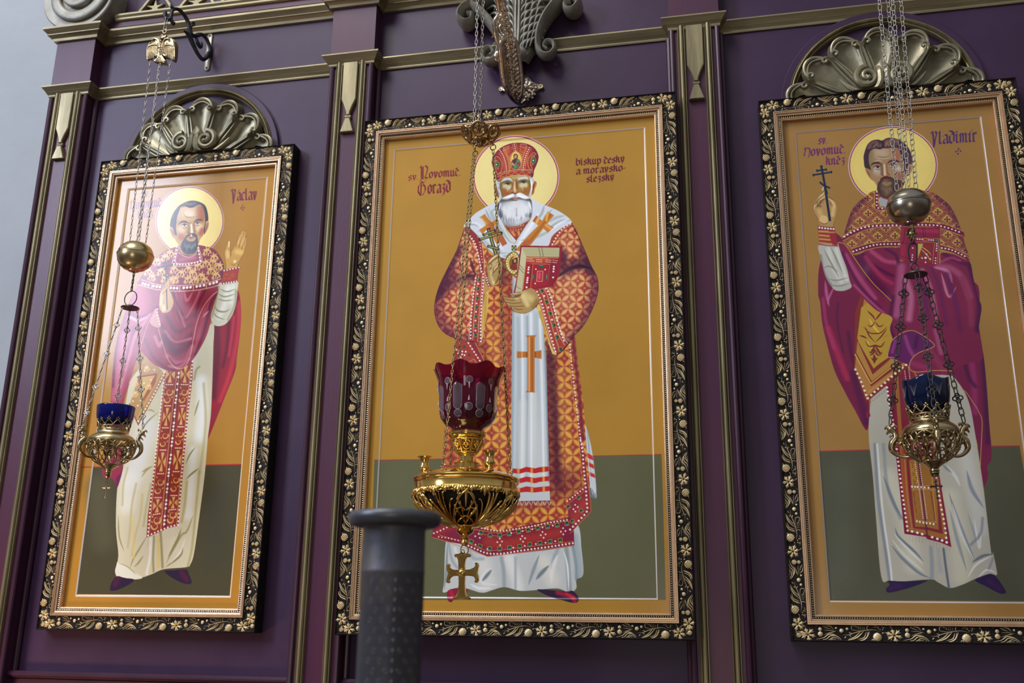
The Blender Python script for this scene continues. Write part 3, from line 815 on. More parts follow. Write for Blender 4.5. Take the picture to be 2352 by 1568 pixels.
    R("""H .8 e2e4e6 .75 170 : 820 700 1150 720 1500 680 760 1000 1150 1270 1560 1020
H .7 eceef0 .7 90 : 900 980 1150 1040 1450 980 850 1240 1150 1320 1480 1180
H .7 585e68 .6 60 : 800 950 1150 1060 1540 920 840 1270 1150 1330 1520 1140
H .8 e6e8ec .8 60 : 800 670 740 720 720 780 760 900 740 960 740 1040
H .8 e6e8ec .8 60 : 1480 640 1540 700 1570 800 1540 900 1570 960 1560 1040
H .7 30363e .7 40 : 760 680 720 740 700 830 720 900 720 980 740 1060
W cfd0cc : 1150 520 1100 490 980 530 860 590 830 610 860 640 960 650 1060 590 1150 580 1260 590 1380 640 1500 620 1520 590 1420 530 1300 470 1220 480
B 14 e8e9e8 1 : 1120 520 980 570 880 610
B 14 ecedec 1 : 1220 500 1350 560 1440 600
B 8 8c9096 .7 : 1160 500 1150 580
B 6 777c84 .8 : 860 640 1000 630 1080 600
B 6 777c84 .8 : 1240 596 1380 640 1460 640
c :
H .7 ffffff .8 30 : 1140 500 1130 520 1120 560 1000 600 900 610 850 620
H .7 ffffff .8 30 : 1180 500 1200 520 1220 560 1360 600 1440 610 1500 610
S a5523a : 1085 620 1130 598 1240 600 1235 620 1180 652 1120 648
T 1.6 5a2020 : 1080 618 1160 622 1240 612
B 4 d89a7c .9 : 1130 632 1200 632
T 2 2c3038 .9 : 1050 650 1150 664 1260 646""")
    # mitre
    R("""C : 1080 300 11.2
W 9c2f2c : 650 560 800 420 1000 330 1200 300 1400 315 1560 370 1680 470 1750 620 1750 740 1700 880 1640 1020 1600 1190 1400 1150 1150 1150 900 1200 700 1290 640 1080 570 900 555 760
B 22 6a1838 .8 : 600 650 560 850 660 1150 710 1270
B 22 6a1838 .9 : 1720 560 1750 760 1640 1000 1590 1180
B 16 7a1c34 .8 : 640 560 900 360 1200 300 1500 340 1700 520
B 26 b8502c .7 : 950 560 1000 900
B 26 b8502c .7 : 1340 520 1400 800
B 16 c8703a .5 : 930 480 960 520
L 1 d8a05c : 830 480 930 640 980 800 1000 1050
L 1 d8a05c : 850 420 950 620 1010 780 1020 1030
L 1 c89050 .9 : 740 560 820 700 860 860 880 1080
D 1.3 5 f4e8e0 : 760 490 850 640 900 800 925 950 930 1030
L 1 c89050 .9 : 1080 340 1110 440 1120 520
L 1 c89050 .9 : 1180 320 1200 440 1210 520
D 1.2 4.6 f4e8e0 : 1132 340 1150 420 1160 500
L 1 d8a05c : 1470 400 1400 560 1340 760 1310 1020
L 1 d8a05c : 1580 440 1500 560 1440 760 1400 1010
L 1 c89050 .9 : 1440 400 1370 580 1330 740 1300 900
D 1.3 5 f4e8e0 : 1520 430 1450 580 1400 740 1370 900 1355 1000
L 1.4 d8a860 : 700 1180 900 1080 1150 1030 1400 1020 1600 1060
L 1.2 d8a860 : 690 1130 900 1040 1150 1000 1400 990 1610 1020
D .6 2.6 3a1420 : 720 1150 900 1065 1150 1025 1400 1020 1580 1050
L 1.4 e0b070 : 700 1270 900 1190 1150 1140 1400 1140 1560 1170
Q 4 d89a50 : 760 1220 950 1130 1150 1090 1380 1085 1560 1110
O 1 d8a860 : 640 690 730 680 800 780 820 900 790 1040 720 1090 670 1040
D .6 3 3a1420 : 690 690 770 780 790 900 770 1020 700 1070
O 1 d8a860 : 1620 560 1690 600 1600 640 1560 760 1560 880 1600 980 1530 980 1480 860 1500 700
E 7c8c2c : 690 860 752 860 690 938
E 1c5a34 : 690 860 738 860 690 920
. 1.6 dce8dc : 672 862
E 7c8c2c : 1625 755 1690 755 1625 835
E 1c5a34 : 1625 755 1676 755 1625 818
. 1.6 dce8dc : 1622 755
. .9 f0e0d8 : 668 760 705 965 1645 655 1608 862
K 1 d8a878 : 850 440 985 385 1000 440 870 500 850 440
K 1 d8a878 : 1300 340 1445 350 1425 440 1285 400 1300 340
U 2 e0c0c0 .9 : 895 455 950 425
U 2 e0c0c0 .9 : 1330 375 1390 385
Q 3 d08040 : 900 540 980 640 1000 760
Q 3 d08040 : 1030 420 1060 500
Q 3 d08040 : 1260 440 1330 560 1320 640
S d8b860 : 1165 520 1290 620 1320 780 1270 930 1160 975 1060 900 1030 760 1060 620
O 2 7a3020 .6 : 1165 510 1300 600 1330 780 1280 950 1160 995 1040 920 1010 760 1050 600
D 1 4 e8c070 : 1165 510 1300 600 1330 780 1280 950 1160 995 1040 920 1010 760 1050 600 1165 510
E e6d070 : 1165 650 1250 650 1165 740
S 5a3020 : 1165 580 1225 620 1220 700 1170 720 1115 690 1115 610
S c09060 : 1165 610 1200 640 1190 690 1165 705 1135 680 1135 640
S 5a2a30 : 1060 790 1120 720 1220 710 1290 780 1290 880 1200 970 1100 950 1060 860
S 4f8464 : 1220 710 1290 780 1280 860 1180 960 1110 950 1130 860 1180 790
P a03038 : 1190 800 1280 790 1280 880 1200 890
T 4 c8986a : 1080 800 1100 870 1150 860
K 3 a02a30 : 1150 180 1150 300
K 3 a02a30 : 1080 240 1220 235
E e0b050 : 1150 240 1166 240 1150 256""")
    # panagia, book, cross, hands
    R("""C : 990 480 5.6
c :
P 2a3020 : 1036 464 1098 464 1098 530 1036 530
P d8b85c : 1067 464 1098 497 1067 530 1036 497
P 2c6a50 : 1067 476 1088 497 1067 518 1046 497
. 1.6 c8b060 : 1068 440 1068 538
S 6a5a20 : 1060 540 1100 550 1130 600 1150 680 1130 760 1100 830 1060 850 1020 830 970 780 950 700 960 630 1000 570
S b9a040 : 1060 552 1095 560 1120 610 1135 680 1120 750 1092 815 1060 835 1028 815 982 770 962 700 972 640 1010 585
D 1.5 6 f0ecd8 : 1060 562 1110 600 1122 680 1100 780 1060 818 1010 780 975 700 985 630 1060 562
E d8c070 : 1060 690 1130 690 1060 790
E 8a5c28 : 1060 690 1118 690 1060 778
E d8b868 : 1078 650 1112 650 1078 690
S 5a2c20 : 1050 640 1110 620 1110 680 1060 720 1040 690
S 7a3028 : 1010 740 1060 700 1110 730 1100 780 1040 780
S c89a50 : 1070 640 1092 650 1086 684 1066 676
V 8c1c30 : 1150 465 1690 475 1650 850 1570 990 1060 1080 1110 840 1130 640
V a8a068 : 1165 486 1655 494 1640 625 1225 612 1170 1050 1080 1070 1140 800 1150 600
c :
V 9c2030 : 1222 604 1640 614 1630 640 1620 900 1560 960 1200 1040 1180 1030
B 40 7a1830 .7 : 1600 700 1590 940
B 30 c8703a .6 : 1280 640 1450 640
c :""")
    for k in range(8):
        o=k*15
        R(f"K 1.1 dcd8b0 : {1172+o*.45} {496+o} {1648} {500+o}\nK 1.1 dcd8b0 : {1172+o*.45} {496+o} {1090+o*.7} {1060}")
        R(f"K .6 50502c .8 : {1176+o*.45} {503+o} {1648} {507+o}\nK .6 50502c .8 : {1178+o*.45} {503+o} {1096+o*.7} {1060}")
    R("""K 1.2 dcb060 : 1180 1030 1226 618 1636 626
K 1 c08848 : 1290 700 1530 706 1510 930
K 1.2 50101c : 1295 706 1260 1010
K 1.2 c08040 : 1310 712 1280 1000
K 1.2 50101c : 1536 706 1514 930
K 1.2 dcb070 : 1368 795 1440 797 1430 928 1358 926 1368 795
P b82848 : 1374 802 1432 804 1422 920 1366 918
B 5 e06a90 .8 : 1398 820 1392 890
P 1c5048 : 1378 716 1460 720 1416 768
P 3f8a78 : 1378 716 1460 720 1416 735
P 1c5048 : 1310 830 1346 862 1302 906
P 3f8a78 : 1310 830 1325 866 1302 906
P 1c5048 : 1496 832 1454 866 1490 906
P 6a9a80 : 1496 832 1478 866 1490 906
. 2.1 f4ece8 : 1257 746 1252 774 1249 812 1242 882 1238 910 1234 940 1228 1003 1580 736 1578 766 1574 800 1570 876
. 1.6 f4ece8 : 1348 770 1468 774 1340 954
D 1.1 4 f0d0b0 : 1240 632 1300 640
D 1.1 4 f0d0b0 : 1240 662 1320 668
D 1.1 4 f0d0b0 : 1360 645 1420 650
D 1.1 4 f0d0b0 : 1360 672 1420 676
D 1.1 4 f0d0b0 : 1480 650 1540 654
D 1.1 4 f0d0b0 : 1480 676 1540 680
D 1.1 4 f0d0b0 : 1570 654 1620 660
D 1.1 4 f0d0b0 : 1570 682 1610 686
D .7 2 302c18 : 1385 490 1395 540 1410 606
D .7 2 302c18 : 1422 490 1432 540 1446 606
D .7 2 302c18 : 1132 710 1160 740 1192 775
D .7 2 302c18 : 1132 755 1160 785 1190 820
D .7 2 302c18 : 1095 985 1120 1005 1150 1025
K 1.6 1c1c14 : 738 245 850 590
K 8 26281c : 738 262 832 572
K 3.4 98904c : 740 268 832 570
K 6.4 26281c : 676 328 820 276
K 2.6 a8a058 : 684 324 812 280
K 6.4 26281c : 626 388 904 304
K 2.6 a8a058 : 634 384 896 308
K 6.4 26281c : 736 476 862 508
K 2.6 a8a058 : 742 478 856 506
K 2.4 26281c : 668 318 684 342
K 2.4 26281c : 812 262 826 296
K 2.4 26281c : 620 374 634 402
K 2.4 26281c : 896 288 910 322
K 2.4 26281c : 720 254 764 242""")
    # right hand of the figure (photo left), raised
    sk='a88a50'
    R(f"""W {sk} : 845 575 800 590 760 630 720 700 715 780 730 900 760 970 800 985 840 950 870 880 905 860 912 780 920 700 905 640 880 600
B 7 cdb57c .9 : 750 690 790 640 840 590
B 7 cdb57c .9 : 770 740 810 690 860 650
B 7 cdb57c .9 : 800 790 840 740 875 700
B 10 d0bc84 .8 : 770 800 780 880 800 940
B 10 d8c894 .8 : 800 940 812 960
B 6 d8c894 .8 : 780 640 830 600
L 1.8 5a2c18 : 735 715 785 665 850 618
L 1.8 5a2c18 : 760 765 815 710 872 672
L 1.8 5a2c18 : 800 815 845 765 882 730
L 1.3 6a3c20 : 880 650 915 680 920 720
L 1.3 6a3c20 : 730 690 770 700 800 760 790 860
U 5 d8c894 .9 : 730 700 770 650 840 590
U 5 d8c894 .9 : 780 780 800 730 860 680
T 2 6a3c20 .8 : 862 620 880 700 870 800
B 7 7a5a30 .6 : 890 720 880 830
B 7 6a4c24 .7 : 830 960 866 880 872 800
L 1.5 5a2c1c : 845 575 760 630 716 720 718 800 735 920 765 975
L 1.5 5a2c1c : 840 950 870 880 905 850 912 780 920 700 890 610
c :
W {sk} : 1300 1015 1230 1030 1150 1060 1080 1090 1020 1080 1018 1105 1080 1115 1020 1130 930 1120 926 1150 960 1190 940 1200 985 1240 1060 1270 1040 1290 1060 1315 1150 1338 1220 1335 1310 1290 1370 1230 1392 1180 1370 1100
B 26 cfb87c .9 : 1200 1100 1280 1150
B 16 dcc88c .8 : 1180 1120 1240 1230
B 8 dccb94 .9 : 1090 1160 1130 1160
B 20 7a5a28 .6 : 1330 1260 1370 1190
B 8 7a5428 .8 : 1060 1120 1140 1110
L 1.3 6a3c20 : 935 1150 1040 1170 1150 1160
L 1.3 6a3c20 : 960 1192 1060 1210 1160 1200
L 1.3 6a3c20 : 1010 1240 1090 1252 1200 1240
L 1.3 6a3c20 : 1060 1275 1130 1290 1180 1285
L 1.5 5a2420 : 926 1150 930 1122 1020 1132 1100 1120 1160 1090
L 1.6 5a2420 : 926 1150 985 1240 1040 1280 1060 1315 1150 1338 1220 1335 1310 1290 1380 1215
L 1.2 5a2420 : 1018 1080 1020 1105 1090 1112
c :""")
    # lower white beneath band fringe etc; outline of border groove
    s.run("C : 0 0 1")
    lettering(s,'sv.',937,414,963,411,11,'741c2e',.14)
    lettering(s,'N',963,412,990,410,22,'741c2e',.09)
    lettering(s,'ovomuč.',985,408,1060,402,13.5,'741c2e',.15)
    lettering(s,'G',959,446,983,444,22,'741c2e',.09)
    lettering(s,'orazd',982,444,1036,440,20,'741c2e',.12)
    lettering(s,'biskup český',1323,379,1436,371,11.5,'5e1a2c',.16)
    lettering(s,'a moravsko-',1323,400,1440,390.5,11.5,'5e1a2c',.16)
    lettering(s,'slezský',1347,418,1412,412.5,11.5,'5e1a2c',.16)
    return s
def scatter(s,clip,pts,r,col):
    """flourishes: three-lobed sprigs with two side curls"""
    s.setclip(None)
    if clip: s.setclip(catmull(s.pts(clip),1))
    col=hexc(col); P=s.pts(pts); r*=s.wk
    for i,p in enumerate(P):
        a=(i*2.4)%1.2-.6
        for k,(da,l) in enumerate(((0,1.25),(.6,1),(-.6,1),(1.5,.9),(-1.5,.9))):
            t=-PI/2+a*.4+da; d=np.array([math.cos(t),math.sin(t)]); n=np.array([-d[1],d[0]])*(1 if da>0 else -1)
            q=[p,p+d*r*l*.5-n*r*.15*abs(da),p+d*r*l+n*r*.5*abs(da)]
            s.line(catmull(np.array(q),0,4),r*.3,col,1,taper=1)
        for sg in (1,-1):
            t=np.linspace(0,4.2,12)[:,None]; rr=r*.42*(1-t/6); c=p+np.array([sg*r*.75,r*.55])
            s.line(c+rr*np.hstack([sg*np.cos(t+2.6),np.sin(t+2.6)]),r*.26,col,1,taper=2)
        s.line(np.array([p,p+[0,r*.9]]),r*.3,col,1,taper=2)
def panels(s,A,B,n,cols,bead):
    """stole strip between left edge A and right edge B (lists of px pairs): alternating hourglass and scroll panels"""
    A=s.pts(A); B=s.pts(B)
    f=lambda P,t: np.array([np.interp(t,np.linspace(0,1,len(P)),P[:,k]) for k in (0,1)])
    for i in range(n):
        t0,t1=i/n+.012,(i+1)/n-.012; q=lambda u,t:f(A,t)*(1-u)+f(B,t)*u
        w=np.hypot(*(f(B,t0)-f(A,t0)))
        if i%2==0:
            for (a,b) in ((t0,t1),(t1,t0)):
                m=(a+b)/2
                s.blend(s.fill(np.array([q(.3,a),q(.7,a),q(.5,m)])),hexc(cols[0]))
            for sg in (0,1):
                m=(t0+t1)/2; s.blend(s.fill(np.array([q(.04+.92*sg,t0+(t1-t0)*.2),q(.42+.16*sg,m),q(.04+.92*sg,t1-(t1-t0)*.2)])),hexc(cols[0]),.9)
        else:
            m=(t0+t1)/2
            for c,sg,rr in ((q(.55,t0*.6+t1*.4-.01),1,.42),(q(.45,t0*.25+t1*.75),-1,.38)):
                t=np.linspace(0,6.5,22)[:,None]; R=w*rr*(1-t/8.2)
                s.line(c+R*np.hstack([sg*np.cos(t),np.sin(t)]),w*.17,hexc(cols[0]),1,taper=2)
            for k in range(5):
                a=q(.2+.6*(k%2),t0+(t1-t0)*(.12+.19*k)); v=np.array([w*.2*(1 if k%2 else -1),-w*.22])
                s.line(np.array([a,a+v*.5,a+v]),w*.13,hexc(cols[0]),1,taper=1)
        a,b=q(.0,t1+.012),q(1,t1+.012)
        if i<n-1:
            s.line(np.array([a,b]),.8*s.wk,hexc(cols[0]),.9)
            for u in (.2,.4,.6,.8): s.dot(q(u,t1+.012),bead*s.wk,hexc('efe6e0'))
def paint_left():
    s=Pic(-2.0625,-1.4575,1.638,3.1115,.024,900,'a8782a'); R=s.run
    R("""C : 200 1020 4.1263
P 46422c : 53 216 360 212 1112 197 1462 190 1345 1436 -104 1420
B 90 58543c .7 : 100 400 150 900
B 90 3e3e30 .6 : 1250 500 1200 1100
K 2.4 a4202c : -40 218 360 212
K 2.4 b0202c : 1100 197 1456 190
C : 340 420 9.2222""")
    border(s,(-2.0229,-1.4925,1.6738,3.0735),'d6cdc8'); s.halo((865,795),733,730,'8e2c48','efd98c')
    for rr,n in ((.93,90),(.88,80)):
        for i in range(n):
            t=2*PI*i/n; R(f". .6 a8924c .8 : {865+733*rr*math.cos(t)} {795+730*rr*math.sin(t)}")
    # crimson cope right lining and white sleeve / alb
    R("""C : 240 520 4.3556
W 8e1c30 : 1080 980 1180 960 1300 760 1325 640 1350 700 1362 860 1352 1060 1320 1300 1300 1450 1190 1729 1029 2130 1010 2100 1020 1500
B 26 5c1428 .9 : 1110 1000 1120 1300 1080 1700
B 16 b8303c .9 : 1340 760 1340 980 1310 1200 1240 1500 1150 1740
B 12 5c1428 .8 : 1240 960 1220 1200 1180 1400
B 9 b83444 .8 : 1290 900 1270 1080 1240 1290
B 8 5c1428 .8 : 1330 700 1290 860
c :
C : 200 820 4.1263
W c9c3a6 : 980 -60 1060 -150 1130 -270 1198 -320 1192 -100 1188 60 1170 520 1140 760 1110 1110 1060 1500 1010 1850 975 1960 935 1990 720 2010 600 2060 480 2090 270 2060 285 1930 290 1850 268 1600 280 1250 325 1030 335 800 345 560 370 380 420 200 560 60 800 0
B 70 d6d8d4 .9 : 560 640 500 900 420 1150
B 60 dcdcd2 .8 : 400 1150 380 1400
B 40 d8dcd8 .95 : 1080 220 1090 500 1060 760
B 30 d8dcd8 .9 : 1000 880 980 1200 950 1500
B 8 98926a .9 : 1010 210 1030 120 1060 90
T 4 8a865c .9 : 1010 560 1040 460 1060 400
B 10 b0a878 .8 : 1100 250 1120 600 1090 900 1060 1100
T 4 8a8450 .9 : 930 1010 970 920 1025 850
T 5 8a8450 .9 : 930 1160 980 1110 1055 1050
B 9 a8a070 .9 : 1060 1080 1030 1400 990 1800 950 1980
B 10 b0a66c .9 : 940 1180 920 1400 890 1560
U 8 8a8450 .8 : 1000 1500 940 1650 880 1700 740 1960
U 7 7c764a .9 : 905 1790 880 1880 740 1990
U 8 7c764a .9 : 890 1620 850 1730 760 1900
U 6 d8d8d0 .9 : 930 1700 880 1840 780 1960
B 9 8c8654 .9 : 690 1650 700 1800 710 1990
B 10 d2b868 .8 : 670 1700 675 1990
B 8 948e5c .9 : 630 1700 620 1900 625 2030
B 10 e2e0d2 .9 : 600 1720 590 1900 560 2050
U 7 8a8450 .8 : 560 1700 500 1800 430 1920 400 2000
U 6 8a8450 .9 : 530 1880 480 1950 440 1990
U 7 8a8450 .8 : 620 1030 560 1060 510 1090
U 6 8a8450 .8 : 600 1040 550 1080 510 1140
U 5 8a8450 .8 : 640 520 600 500 560 500
U 7 8a8450 .8 : 670 520 560 620 470 760
B 8 b8ae7c .8 : 380 1050 340 1200 330 1400
B 8 b8ae7c .8 : 460 1200 420 1400 400 1650 380 1800
B 8 c0b074 .8 : 520 1300 500 1500 450 1700 420 1880
U 6 8c8858 .9 : 290 1500 300 1700 345 1840
B 9 d8c070 .6 : 420 1500 430 1700 440 1900
B 8 b0a66c .8 : 600 1200 560 1400 530 1600
c :
W d8d8c6 : 278 1948 300 1950 380 1980 450 2040 520 2090 440 2106 350 2090 268 2068
U 5 9c9668 .9 : 290 1950 380 1985 460 2060
c :
W 2a1a38 : 280 2076 350 2092 440 2106 400 2150 300 2200 230 2215 212 2195 230 2130
B 18 501a38 .9 : 290 2090 260 2150
c :
W 2a1a38 : 730 2030 820 2020 930 2012 960 2060 985 2120 970 2150 900 2140 800 2090
B 18 501a38 .9 : 890 2040 940 2110
c :
W 8a2c4c : 150 1050 320 1000 330 1080 280 1240 260 1200 230 1150 150 1140
B 16 5a2048 .8 : 310 1050 280 1220
c :""")
    # epitrachelion stole
    R("""C : 200 820 4.1263
V 93342c : 730 140 1000 30 995 200 960 500 930 800 895 1200 872 1450 862 1598 760 1620 700 1650 558 1710 570 1500 610 1200 660 800 700 450
B 12 5a1838 .7 : 860 200 820 600 780 1000 735 1600
c :
K 1 e0be80 : 870 120 835 480 795 860 752 1300 720 1600
K 1 e0be80 : 845 180 805 480 762 900 720 1330 690 1650
K 1 e0be80 : 980 80 940 500 905 870 865 1300 845 1590
K 1 e0be80 : 738 180 700 560 660 900 620 1300 580 1680
D 2 8 efe8e4 : 994 40 972 300 940 620 905 980 878 1300 858 1590
D 2 8 efe8e4 : 730 145 700 420 670 700 630 1080 598 1380 572 1690
. 2.6 efe8e4 : 864 150 860 188 852 252 848 308 842 366 838 400 832 430 828 498 825 530 822 560 818 622 814 654 810 688 804 768 800 802 796 838 790 926 785 962 780 998 772 1062 769 1094 766 1124 759 1204 755 1246 751 1278 746 1356 743 1392 739 1432 732 1507 729 1545 726 1582
D 2 7.5 efe8e4 : 575 1690 640 1662 740 1620 800 1600 855 1590""")
    panels(s,"880 60 868 460 822 860 778 1310 745 1590","985 60 935 460 900 860 858 1310 838 1570",8,('d8ac5c',),1.4)
    panels(s,"742 60 722 460 676 880 626 1330 590 1660","845 60 798 460 755 880 712 1330 690 1630",8,('cfa860',),1.4)
    for i in range(11):
        x=565+i*29; y=1700-i*10
        R(f"T 1 7a1c2c : {x} {y} {x+18} {y+60}\nT 1 7a1c2c : {x+28} {y-5} {x+4} {y+66}\nT 2.4 8a2030 : {x+4} {y+62} {x+2} {y+90}")
    # epigonation diamond at left
    R("""V b08a54 : 520 -40 700 120 730 170 480 650 395 470 420 380 560 -60
V a0543c : 470 180 660 150 640 250 530 420 500 300
c :
K 2 8a3c34 : 470 190 650 160
K 2 8a3c34 : 730 180 480 640 395 440
K 1 d8b070 : 700 140 470 580
D 1.9 7.5 efe6e0 : 716 172 640 330 560 470 480 605
P c8a464 : 490 190 640 170 520 400
. 2 efdcb8 : 632 118 600 215 503 408 430 416 476 458 535 245""")
    scatter(s,None,"560 110 450 250 450 350 580 280",8,'e0c088')
    for i in range(12):
        x=700-i*20; y=290+i*34; R(f"T 1 8a4048 .9 : {x} {y-30} {x-4} {y+18}")
    R("""T 1.6 7a2848 : 478 650 482 760
S 7a2848 : 482 740 494 790 488 830 468 830 470 780""")
    # cope
    R("""C : 240 520 4.3556
W 922c44 : 390 480 540 600 800 640 1000 620 1155 560 1140 640 1105 780 1070 900 1020 1080 940 1240 870 1340 780 1420 700 1450 620 1440 480 1370 400 1290 340 1260 260 1520 185 1771 170 2100 165 2420 120 2490 -10 2500 10 2200 55 1760 80 1400 130 1080 230 780 320 600
B 60 b85468 .75 : 330 640 360 780 330 900
B 40 c4788a .7 : 200 1100 160 1400 110 1700
B 30 5c1a38 .8 : 600 1100 700 1250 840 1180
B 16 6a1c38 .8 : 560 980 660 1120 760 1160 860 1080
B 14 6a1c38 .8 : 620 900 720 1050 860 980
B 12 6a1c38 .7 : 700 820 780 940 880 880
B 9 c87080 .8 : 600 1040 700 1150 860 1120
B 8 c46878 .8 : 700 650 740 820 800 1000
U 9 ca7482 .9 : 790 640 820 740 880 650
B 8 c46878 .8 : 950 640 900 760 820 900
B 10 5c1a38 .8 : 1000 640 940 760 900 900
B 10 5c1a38 .8 : 680 640 720 760 780 880
B 14 b04a5c .8 : 1100 680 1000 840 960 1000 900 1240
B 9 5c1a38 .9 : 1120 670 1060 760 1030 900 980 1080 900 1280
U 6 e0a0aa .9 : 1040 840 1000 880 980 910
B 16 b85c70 .9 : 620 1290 700 1360 800 1330 870 1200
B 9 6a1c38 .8 : 640 1320 700 1390 780 1370
B 12 c06a7c .9 : 640 1400 740 1410 840 1320
B 10 6a1c38 .8 : 400 1130 480 1300 600 1400 700 1440
B 12 cc8494 .8 : 500 1100 540 1190 560 1160
B 9 d8a0ac .9 : 240 900 340 940 440 880 500 830
B 10 6a1c38 .8 : 260 860 340 900 440 870 520 800
B 14 c87486 .8 : 450 880 300 1100 240 1300 150 1600
B 10 6a1c38 .7 : 300 1000 240 1200 170 1500
L 1.2 e0bca0 : 535 1020 560 1110 620 1300 680 1390 740 1420 800 1400 850 1300 880 1150 920 960 980 810 1060 700 1125 648
B 10 601c3c .8 : 130 1080 100 1300 80 1600
L 1.2 dca0a0 : 510 830 440 950 380 1120 340 1260 290 1440 240 1568
c :
# cuff of near arm and yoke
S c08a80 : 510 820 560 980 520 1010 450 960 480 880
U 4 8a4050 .9 : 480 860 460 950
D 1.6 7.5 f0e6e2 : 525 825 522 880 545 975
W 843040 : 735 195 610 240 500 320 400 440 360 520 330 575 500 620 700 640 900 635 1050 610 1150 575 1190 420 1170 330 1100 230 1000 195 900 180
B 20 5a2244 .8 : 1180 300 1185 440 1150 580
B 40 9a4a5c .6 : 600 300 480 420
c :
""")
    scatter(s,"735 195 610 240 500 320 400 440 350 540 500 575 700 580 900 570 1050 545 1155 505 1190 420 1170 330 1100 230 1000 195 900 180","1020 250 1010 370 1090 310 1140 400 1060 440 1110 490 960 500 930 400 880 470 830 430 830 530 760 470 700 530 690 430 650 270 600 310 560 450 520 350 470 510 430 450 600 520 1000 540 1080 360 660 540 900 540",11,'d8b070')
    R("""V 8a3044 : 330 575 370 520 500 560 640 580 800 580 1000 560 1160 515 1150 580 1000 625 800 645 600 640 450 610
c :
L 1.3 e6cca0 : 365 530 500 572 640 588 800 588 1000 565 1160 522
L 1.3 e6cca0 : 335 580 500 625 700 645 900 637 1050 610 1150 582
K 1.2 e6cca0 : 750 590 748 640
K 1.2 e6cca0 : 885 582 884 634
K 1.2 e6cca0 : 1015 562 1014 615
K 1.2 e6cca0 : 470 570 464 612
. 3 f4eeec : 378 568 404 576 434 584 485 594 518 598 550 602 658 612 690 614 722 615 788 611 822 608 856 605 918 598 952 592 990 585 1050 572 1086 563 1118 552
V 95405a : 720 190 740 190 760 280 850 300 930 270 935 200 960 340 700 390 680 350
B 14 b86078 .8 : 760 330 900 310
c :
L 3 a8787c : 740 260 800 295 860 300 915 270
D .8 3 e0c0a0 : 740 262 800 300 860 304 915 274
L 1.2 e8d0b0 : 715 195 672 370 690 392 820 392 968 358 935 195
L 1.2 e8d0b0 : 738 200 705 355 830 362 950 332 925 200
D 1.9 7.5 f4ecea : 722 200 706 280 690 370
D 1.9 7.5 f4ecea : 690 374 820 377 958 345
D 1.9 7.5 f4ecea : 955 340 942 280 932 210""")
    # raised hand and white sleeve
    R("""W c9c8b4 : 1150 560 1320 540 1325 640 1310 780 1270 890 1210 970 1140 995 1085 975 1060 900 1090 780 1130 660
B 22 e4e4dc .9 : 1230 620 1200 760 1140 900
B 16 dcdcd2 .9 : 1280 600 1260 760
U 5 85835c .9 : 1150 620 1220 650 1315 620
U 5 85835c .9 : 1130 670 1200 700 1310 670
U 5 85835c .8 : 1120 720 1200 740 1290 730
U 6 85835c .9 : 1095 790 1130 840 1200 850 1260 820
U 5 85835c .8 : 1080 850 1120 900 1200 930
B 8 98946a .8 : 1310 640 1300 780 1230 930
B 8 98946a .8 : 1140 600 1100 780 1070 900
c :
V 9c3a2c : 1190 430 1345 400 1325 545 1160 575
U 5 d89858 .9 : 1200 480 1290 470
U 5 d89858 .9 : 1190 520 1280 520
U 4 d89858 .9 : 1200 500 1310 490
c :
K 4 7a2438 : 1192 436 1346 408
K 4 7a2438 : 1160 572 1322 545
D 1.7 6.4 f4ecea : 1192 438 1340 408
D 1.7 6.4 f4ecea : 1162 572 1316 546
W c09248 : 1210 420 1205 350 1192 270 1210 200 1228 145 1242 135 1256 150 1252 200 1262 240 1290 200 1330 100 1355 50 1368 44 1385 48 1398 38 1410 60 1412 110 1420 100 1415 170 1395 250 1360 320 1335 370 1330 400
B 12 dcb870 .95 : 1225 250 1230 300
B 5 ecdc9c .9 : 1243 150 1240 200
B 18 dcb464 .9 : 1320 250 1370 260
B 9 f0e0a0 .9 : 1298 345 1302 350
B 5 dcb870 .9 : 1350 80 1330 170
B 5 dcb870 .9 : 1378 80 1360 180
B 5 dcb870 .9 : 1396 110 1380 200
T 1.8 7a4420 : 1250 230 1260 260 1256 310
L 1.3 7a4420 : 1360 60 1330 130 1308 200
L 1.3 7a4420 : 1390 60 1362 140 1338 210
L 1.3 7a4420 : 1410 90 1388 170 1366 225
T 1.6 8a5828 : 1250 360 1290 385 1340 340
L 1.3 5a3018 : 1210 420 1205 350 1192 270 1210 200 1228 145 1242 135 1256 150 1252 200 1262 240 1290 200 1330 100 1355 50 1368 44
L 1.4 5a3018 : 1398 38 1412 60 1413 100 1421 105 1416 170 1395 250 1360 320 1335 370 1330 400
c :
# cross in hand
K 3 2c3838 : 606 320 622 825
K 3 2c3838 : 575 366 640 348
K 3.4 2c3838 : 526 410 676 380
K 3 2c3838 : 588 484 640 514
K 2 2c3838 : 526 402 528 418
K 2 2c3838 : 674 374 678 390
W c8a070 : 640 520 600 560 565 620 548 680 540 760 545 820 570 860 600 862 640 850 670 810 685 750 670 670 640 620 645 580
B 10 e0c89c .9 : 565 680 560 780
B 14 e0cca0 .9 : 585 800 590 830
T 1.5 7a5038 : 560 650 600 600 640 580
T 1.5 7a5038 : 565 690 610 640 636 600
T 1.5 7a5038 : 640 620 670 680 680 740
T 1.5 7a5038 : 580 610 605 570 630 540
L 1.3 6a4030 : 640 520 600 560 565 620 548 680 540 760 545 820 570 860
c :
K 2.6 2c3838 .9 : 616 630 622 825""")
